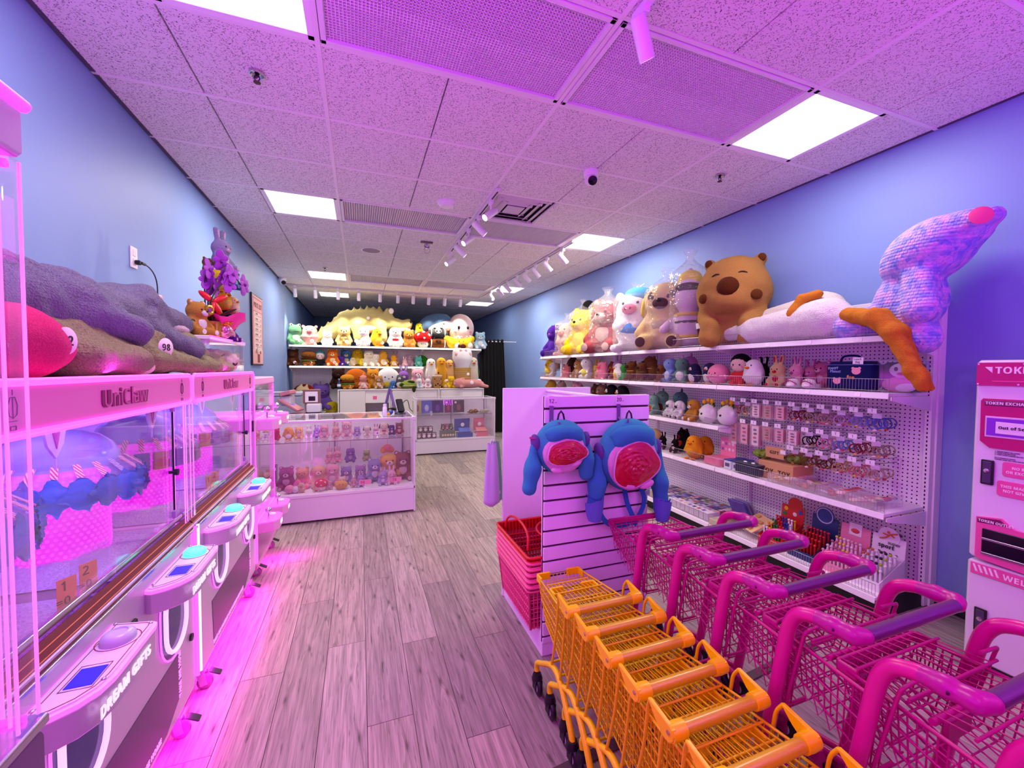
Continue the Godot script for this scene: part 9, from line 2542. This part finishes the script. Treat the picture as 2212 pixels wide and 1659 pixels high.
	# clear trays of little clip packs
	var pm := ["e8c070", "f0d0c0", "c86a5a", "9a8a5c", "f0b8c0", "e8e0ec", "b84048", "d8b8a8", "e0a0b8"]
	for t in 4:
		var zc := -2.12 + t * 0.175
		var o := thing("acrylic_tray", "clear acrylic tray of hair clips, %s from the near end of the fourth shelf" % ["fourth", "third", "second", "first"][t], "tray", Vector3(3.0, y4, zc), 0, "clear trays on the fourth shelf")
		part(o, "tray_wall", mb().box(Vector3(0, 0.004, 0), Vector3(0.27, 0.006, 0.166)).box(Vector3(-0.133, 0.035, 0), Vector3(0.004, 0.065, 0.166)).box(Vector3(0, 0.035, 0.081), Vector3(0.27, 0.065, 0.004)).box(Vector3(0, 0.035, -0.081), Vector3(0.27, 0.065, 0.004)), pane("f4e8f4", 0.12, 0.06))
		for k in 12:
			var c := solo("clip_sachet", mb().turn(Basis.from_euler(Vector3(R.randf_range(-0.4, 0.4), R.randf() * 3.0, R.randf_range(-0.4, 0.4)))).ell(Vector3.ZERO, Vector3(0.032, 0.009, 0.022), 8), mat(pm[(t * 2 + R.randi() % 3) % 9], 0.2), "shiny hair clip sachet in the %s clear tray, row %s, %s from the front" % [["fourth", "third", "second", "nearest"][t], NUMS[(k / 4) % 3], NUMS[k % 4]], "hair clips", Vector3(2.90 + 0.062 * (k % 4), y4 + 0.022 + 0.022 * (k / 8) + 0.01 * R.randf(), zc - 0.05 + 0.05 * ((k / 4) % 3)), "sachets in the %s clear tray" % ["fourth", "third", "second", "nearest"][t])
	# third tier: two bear pots of yellow tulips
	for k in 2:
		var o := hero("flower_pot_plush", ["white bear-shaped plush pot of yellow tulips, left of two", "white bear-shaped plush pot of yellow tulips, right of two"][k], Vector3(2.97 + 0.04 * k, 0.972, -2.87 + k * 0.17), -90, [["e", 0, 0.06, 0, 0.085, 0.062, 0.075], ["c", 0, 0.08, 0, 0, 0.1, 0, 0.078, 0.074], ["E", 0.07, 0.105, 0.02, 0.022, 0.024, 0.018]], 0.009, 0.015, cloth("f6f0f2", 12.0), 0.002)
		eggs(o, [["nose", mat("0a070a", 0.2), -0.01, 0.085, 0.075, 0.014, 0.011, 0.008]])
		for q in 5:
			var px := -0.05 + 0.026 * q
			part(o, "leaf", mb().turn(Basis(Vector3.UP, q * 1.3) * Basis(Vector3(0, 0, 1), 0.35), Vector3(px, 0.13, 0)).ell(Vector3(0, 0.025, 0), Vector3(0.014, 0.036, 0.005), 10), cloth("3a7a2c", 16.0))
			if q < 4:
				var tp := Vector3(px + 0.015, 0.175 + 0.02 * sin(q * 2.3), 0.02 * cos(q * 1.7))
				part(o, "tulip", mb().tube([Vector3(px, 0.12, 0), tp], 0.004, 6).ell(tp + Vector3(0, 0.016, 0), Vector3(0.018, 0.02, 0.018), 12), cloth("f2b428", 16.0))
	# second tier: slippers, lunch bag, clear bag
	var sl := thing("white_slippers", "pair of white strappy slippers in front of the pink toys on the second right shelf", "slippers", Vector3(2.93, 1.326, -2.0), -90)
	for s in [-1.0, 1.0]:
		part(sl, "slipper", skin([["e", s * 0.055, 0.018, 0, 0.042, 0.018, 0.085], ["e", s * 0.055, 0.04, 0.03, 0.042, 0.03, 0.04]], 0.008, 0.015, 0.003), cloth("f0e4e8", 12.0))
		part(sl, "red_trim", mb().tube(curve([Vector3(s * 0.055 - 0.04, 0.03, 0.05), Vector3(s * 0.055, 0.055, 0.07), Vector3(s * 0.055 + 0.04, 0.03, 0.05)]), 0.003, 6), cloth("c02838"))
	var lb := thing("lunch_bag", "navy blue zip lunch bag with pink bear prints and a handwritten tag", "lunch bag", Vector3(3.0, 1.326, -1.73), -90)
	part(lb, "bag_body", mb().box(Vector3(0, 0.095, 0), Vector3(0.28, 0.185, 0.13), 0.03), cloth("1e2460", 16.0))
	part(lb, "zip", mb().box(Vector3(0, 0.165, 0), Vector3(0.283, 0.006, 0.133), 0.002), mat("4a50a0", 0.5))
	part(lb, "handle", mb().tube(curve([Vector3(-0.06, 0.185, 0.03), Vector3(-0.04, 0.22, 0.03), Vector3(0.04, 0.22, 0.03), Vector3(0.06, 0.185, 0.03)]), 0.007, 8), cloth("171b4c"))
	var tg := part(lb, "paper_tag", mb().turn(Basis(Vector3(0, 0, 1), -0.04), Vector3(0.06, 0.19, 0.067)).box(Vector3.ZERO, Vector3(0.058, 0.042, 0.002)), mat("f6f2f6", 0.7))
	text(tg, "lettering", "Lunch", 0.016, mat("2a2434", 0.7), Transform3D(Basis(), Vector3(0.058, 0.199, 0.0685)), "Droid Sans", false)
	text(tg, "lettering", "Bag", 0.016, mat("2a2434", 0.7), Transform3D(Basis(), Vector3(0.058, 0.181, 0.0685)), "Droid Sans", false)
	text(lb, "lettering", "Happy", 0.02, mat("a8c8f0", 0.6), Transform3D(Basis(Vector3(0, 0, 1), 0.1), Vector3(-0.085, 0.145, 0.066)), "Droid Serif", false)
	text(lb, "lettering", "Planet!", 0.02, mat("a8c8f0", 0.6), Transform3D(Basis(Vector3(0, 0, 1), -0.05), Vector3(-0.07, 0.122, 0.066)), "Droid Serif", false)
	text(lb, "lettering", "fun", 0.028, mat("f0a050", 0.6), Transform3D(Basis(Vector3(0, 0, 1), -0.1), Vector3(0.02, 0.085, 0.066)), "Droid Sans", true)
	for q in [[0.05, 0.125, 0.026], [-0.06, 0.06, 0.024]]:
		for e in [[0, 0, 1.0], [-0.7, 0.7, 0.35], [0.7, 0.7, 0.35]]: part(lb, "bear_print", ball_mesh(), mat("f0a0b0", 0.6), Vector3(q[0] + e[0] * q[2], q[1] + e[1] * q[2], 0.0655)).scale = Vector3(q[2] * e[2], q[2] * e[2] * 0.85, 0.0015)
	var cb := thing("penguin_pack", "clear pack with a navy penguin face, at the near end of the second shelf", "packed toy", Vector3(3.05, 1.326, -1.5), -78)
	part(cb, "navy_cloth", mb().box(Vector3(0, 0.09, -0.02), Vector3(0.19, 0.18, 0.05), 0.02), cloth("1c2048", 14.0))
	eggs(cb, [["face_patch", cloth("d8d8e4"), 0, 0.13, 0.006, 0.06, 0.045, 0.01], ["eye", mat("0a070a", 0.3), -0.026, 0.138, 0.016, 0.009, 0.013, 0.004], ["eye", mat("0a070a", 0.3), 0.026, 0.138, 0.016, 0.009, 0.013, 0.004], ["beak", cloth("b03038"), 0, 0.11, 0.018, 0.022, 0.009, 0.006], ["striped_cloth", cloth("d88ab0"), -0.01, 0.045, 0.02, 0.08, 0.045, 0.02], ["white_cloth", cloth("e8dcec"), 0.02, 0.03, 0.03, 0.05, 0.028, 0.014]])
	part(cb, "clear_cover", mb().box(Vector3(0, 0.1, 0.0), Vector3(0.22, 0.2, 0.1), 0.02), pane("e0d8f4", 0.1, 0.08))
	bottom_tier(R)

const NUMS := ["one", "two", "three", "four", "five", "six", "seven", "eight", "nine", "ten", "eleven", "twelve", "thirteen", "fourteen", "fifteen"]

func bottom_tier(R: RandomNumberGenerator) -> void:
	var y := 0.136
	# a field of little blocks in printed boxes
	var bx := [bxm(Vector3(0.068, 0.07, 0.052), 0.003)]
	var tones := ["5a4a9c", "7a6ab0", "b8a8c8", "e0d4e4", "3a3a78", "b07a8c", "4c6a54", "a84a48", "c8b89c", "8a90c0"]
	var n := 0
	for i in 5:
		for j in 15:
			var hex: String = tones[(3 if i < 2 and j < 8 else R.randi() % 10)]
			var o := solo("puzzle_box", bx[0], mat(hex, 0.3), "glossy printed box on the bottom shelf, aisle row %s, box %s from near end" % [["one", "two", "three", "four", "five"][i], NUMS[j]], "small box", Vector3(2.86 + i * 0.071, y + 0.036, -2.74 - j * 0.055), "small boxes packed on the bottom shelf")
			part(o, "printed_face", bxm(Vector3(0.04, 0.001, 0.03)), mat(tones[(n * 7 + 3) % 10], 0.4), Vector3(0, 0.0355, 0))
			n += 1
	for k in 3: tag(solo("flat_folder", mb().turn(Basis(Vector3(0, 0, 1), 0.5), Vector3.ZERO).box(Vector3.ZERO, Vector3(0.012, 0.2, 0.16), 0.002), mat(["6a58b0", "9a8cd0", "b8b0c8"][k], 0.2), "", ""), "thin violet plastic folder leaning at the back of the bottom shelf, %s of three" % ["front", "middle", "back"][k], "folder").position = Vector3(3.08 + 0.045 * k, y + 0.1, -2.62)
	var ta := carton("clear_case", "clear flat case of mixed charms at the front of the bottom shelf", Vector3(2.9, y, -2.58), 0, Vector3(0.2, 0.05, 0.2), mat("c8c0a0", 0.2))
	part(ta, "charm_picture", mb().ell(Vector3(0, 0.052, 0), Vector3(0.075, 0.003, 0.07), 14), mat("8a8450", 0.3))
	var wp := thing("wooden_puzzle", "pale wooden building set with cut-out pieces on the bottom shelf", "wooden puzzle", Vector3(2.95, y, -2.36), -20)
	part(wp, "board", mb().turn(Basis(Vector3(0, 0, 1), 0.45), Vector3(0, 0.1, 0)).box(Vector3.ZERO, Vector3(0.2, 0.012, 0.2), 0.003), mat("dcb884", 0.6))
	for k in 7: part(wp, "cut_piece", mb().turn(Basis(Vector3(0, 0, 1), 0.45), Vector3(0, 0.1, 0)).box(Vector3(-0.07 + 0.045 * (k % 4), 0.012, -0.05 + 0.09 * (k / 4)), Vector3(0.03, 0.014, 0.05), 0.004), mat("c89a60", 0.6))
	# pen displays: a printed box with a raised back card and rows of pens
	var D := [["red display box of toy-topped pens with stars on the back card", "d01c24", -2.19, "pens"], ["dark blue display box of red pens with a round emblem", "182868", -1.955, "pens"], ["pink display box of pastel pens with a printed card", "f08ab0", -1.76, "pens"], ["white display box of ball-topped pens reading super sport", "f4ecf4", -1.575, "pens"]]
	var pen: Node3D = null
	for d in 4:
		var z: float = D[d][2]
		var W := 0.175
		var m := mat(D[d][1], 0.4)
		var o := thing("pen_display", D[d][0], "pen display", Vector3(3.0, y, z))
		var sd := PackedVector2Array([Vector2(-0.12, 0), Vector2(0.12, 0), Vector2(0.12, 0.16), Vector2(-0.12, 0.055)])
		for s in [-1.0, 1.0]: part(o, "side_wall", mb().turn(Basis(), Vector3(0, 0, s * W * 0.5 - 0.002)).prism(sd, 0.004), m)
		part(o, "front_wall", bxm(Vector3(0.004, 0.055, W)), m, Vector3(-0.12, 0.0275, 0))
		part(o, "floor_card", bxm(Vector3(0.24, 0.004, W)), m, Vector3(0, 0.004, 0))
		var bc := part(o, "back_card", mb().turn(Basis(Vector3(0, 0, 1), -0.1), Vector3(0.125, 0.15, 0)).box(Vector3.ZERO, Vector3(0.005, 0.24, W), 0.001), m)
		var F := func(yy: float, zz: float, s: Vector3, hex: String, nm: String) -> void:
			part(bc, nm, ball_mesh(), mat(hex, 0.4), Vector3(0.1205 + (yy - 0.15) * 0.1, yy, zz)).scale = s
		if d == 0:
			for q in [[0.24, -0.05, "f0c020"], [0.21, 0.02, "f8e8e0"], [0.235, 0.06, "3a50b0"], [0.2, -0.06, "2c8a3c"]]: F.call(q[0], q[1], Vector3(0.002, 0.016, 0.016), q[2], "printed_dot")
			part(bc, "round_header", mb().turn(Basis(Vector3(0, 0, 1), PI / 2), Vector3(0.133, 0.285, 0.02)).lathe([Vector2(0, 0), Vector2(0.055, 0), Vector2(0.055, 0.004), Vector2(0, 0.004)], 24), m)
		elif d == 1:
			part(bc, "round_header", mb().turn(Basis(Vector3(0, 0, 1), PI / 2), Vector3(0.133, 0.275, 0.0)).lathe([Vector2(0, 0), Vector2(0.062, 0), Vector2(0.062, 0.004), Vector2(0, 0.004)], 24), mat("2a3c90", 0.3))
			part(bc, "ring_print", mb().turn(Basis(Vector3(0, 0, 1), PI / 2), Vector3(0.128, 0.275, 0.0)).lathe([Vector2(0.05, 0), Vector2(0.056, 0), Vector2(0.056, 0.002), Vector2(0.05, 0.002)], 24), mat("d0d4e8", 0.3))
			F.call(0.275, 0.0, Vector3(0.003, 0.03, 0.02), "6a78c0", "printed_shape")
		elif d == 2:
			part(bc, "picture_label", mb().turn(Basis(Vector3(0, 0, 1), -0.1), Vector3(0.13, 0.245, 0)).box(Vector3.ZERO, Vector3(0.004, 0.08, 0.075), 0.001), mat("f6e8ee", 0.5))
			F.call(0.235, 0.0, Vector3(0.006, 0.018, 0.028), "d83c4c", "printed_berry")
		else:
			part(bc, "round_header", mb().turn(Basis(Vector3(0, 0, 1), PI / 2), Vector3(0.134, 0.27, 0.0)).lathe([Vector2(0, 0), Vector2(0.058, 0), Vector2(0.058, 0.004), Vector2(0, 0.004)], 24), m)
			var tb := Basis(Vector3(0, 0, 1), -0.1) * Basis(Vector3(0, 1, 0), -PI / 2)
			text(bc, "lettering", "super", 0.026, mat("2a2630", 0.6), Transform3D(tb, Vector3(0.125, 0.232, 0.03)), "Droid Sans", false)
			text(bc, "lettering", "sport", 0.034, mat("2a2630", 0.6), Transform3D(tb, Vector3(0.123, 0.206, -0.01)))
			part(bc, "figure_print", mb().tube(curve([Vector3(0.128, 0.30, 0.045), Vector3(0.1275, 0.285, 0.01), Vector3(0.126, 0.262, -0.012), Vector3(0.1255, 0.247, -0.045)]), 0.005, 6).tube(curve([Vector3(0.1275, 0.285, 0.01), Vector3(0.127, 0.272, 0.03)]), 0.004, 6).tube(curve([Vector3(0.127, 0.278, 0.0), Vector3(0.127, 0.282, -0.03)]), 0.004, 6).ell(Vector3(0.127, 0.297, 0.0), Vector3(0.003, 0.009, 0.009), 8), mat("e07830", 0.5))
			F.call(0.295, 0.058, Vector3(0.003, 0.01, 0.01), "3a3a50", "ball_print")
			for k in 4: F.call(0.165, 0.045 - k * 0.03, Vector3(0.002, 0.006, 0.008), "7a3a5a", "printed_dot")
			part(o, "clear_sleeve", bxm(Vector3(0.22, 0.12, 0.003)), pane("f0e8f8", 0.12, 0.06), Vector3(0.02, 0.08, 0.09))
		# pens
		var pc: Array = [["f4f0f0", "e8b020", "2c8a3c", "d02028", "2a3a9c"], ["c81c20", "c81c20", "b01018", "d8282c", "c81c20"], ["e8a0b8", "f0d8e0", "c06a80", "e8d050", "f4e0e8"], ["d06a3c", "f0f0f0", "2a2630", "a8c840", "f0f0f0"]][d]
		for r in 4:
			for k in 7:
				var col: String = pc[(r + k / 2) % 5] if d != 3 else pc[k * 5 / 7]
				var lab := "%s pen, %s display box, row %s from front, pen %s from left" % [["toy-topped", "red", "pastel", "ball-topped"][d], ["red", "dark blue", "pink", "white"][d], NUMS[r], NUMS[k]]
				var at := Vector3(2.92 + r * 0.046, y + 0.006 + r * 0.022, z - 0.07 + k * 0.0235)
				var pn := thing("pen", lab, "pen", at, 0, "pens in the %s display box" % ["red", "dark blue", "pink", "white"][d])
				if not shared.has("pen"):
					shared.pen = mb().lathe([Vector2(0, 0), Vector2(0.006, 0), Vector2(0.0065, 0.09), Vector2(0.004, 0.1), Vector2(0, 0.1)], 8).mesh()
					shared.pentop = mb().ell(Vector3(0, 0.108, 0), Vector3(0.0095, 0.0095, 0.0095), 8).mesh()
				part(pn, "barrel", shared.pen, mat(["e0d4dc", "a81418", "f0d8e4", "f0e8f4"][d] if d != 0 else col, 0.3))
				part(pn, "topper", shared.pentop, mat(col, 0.35))
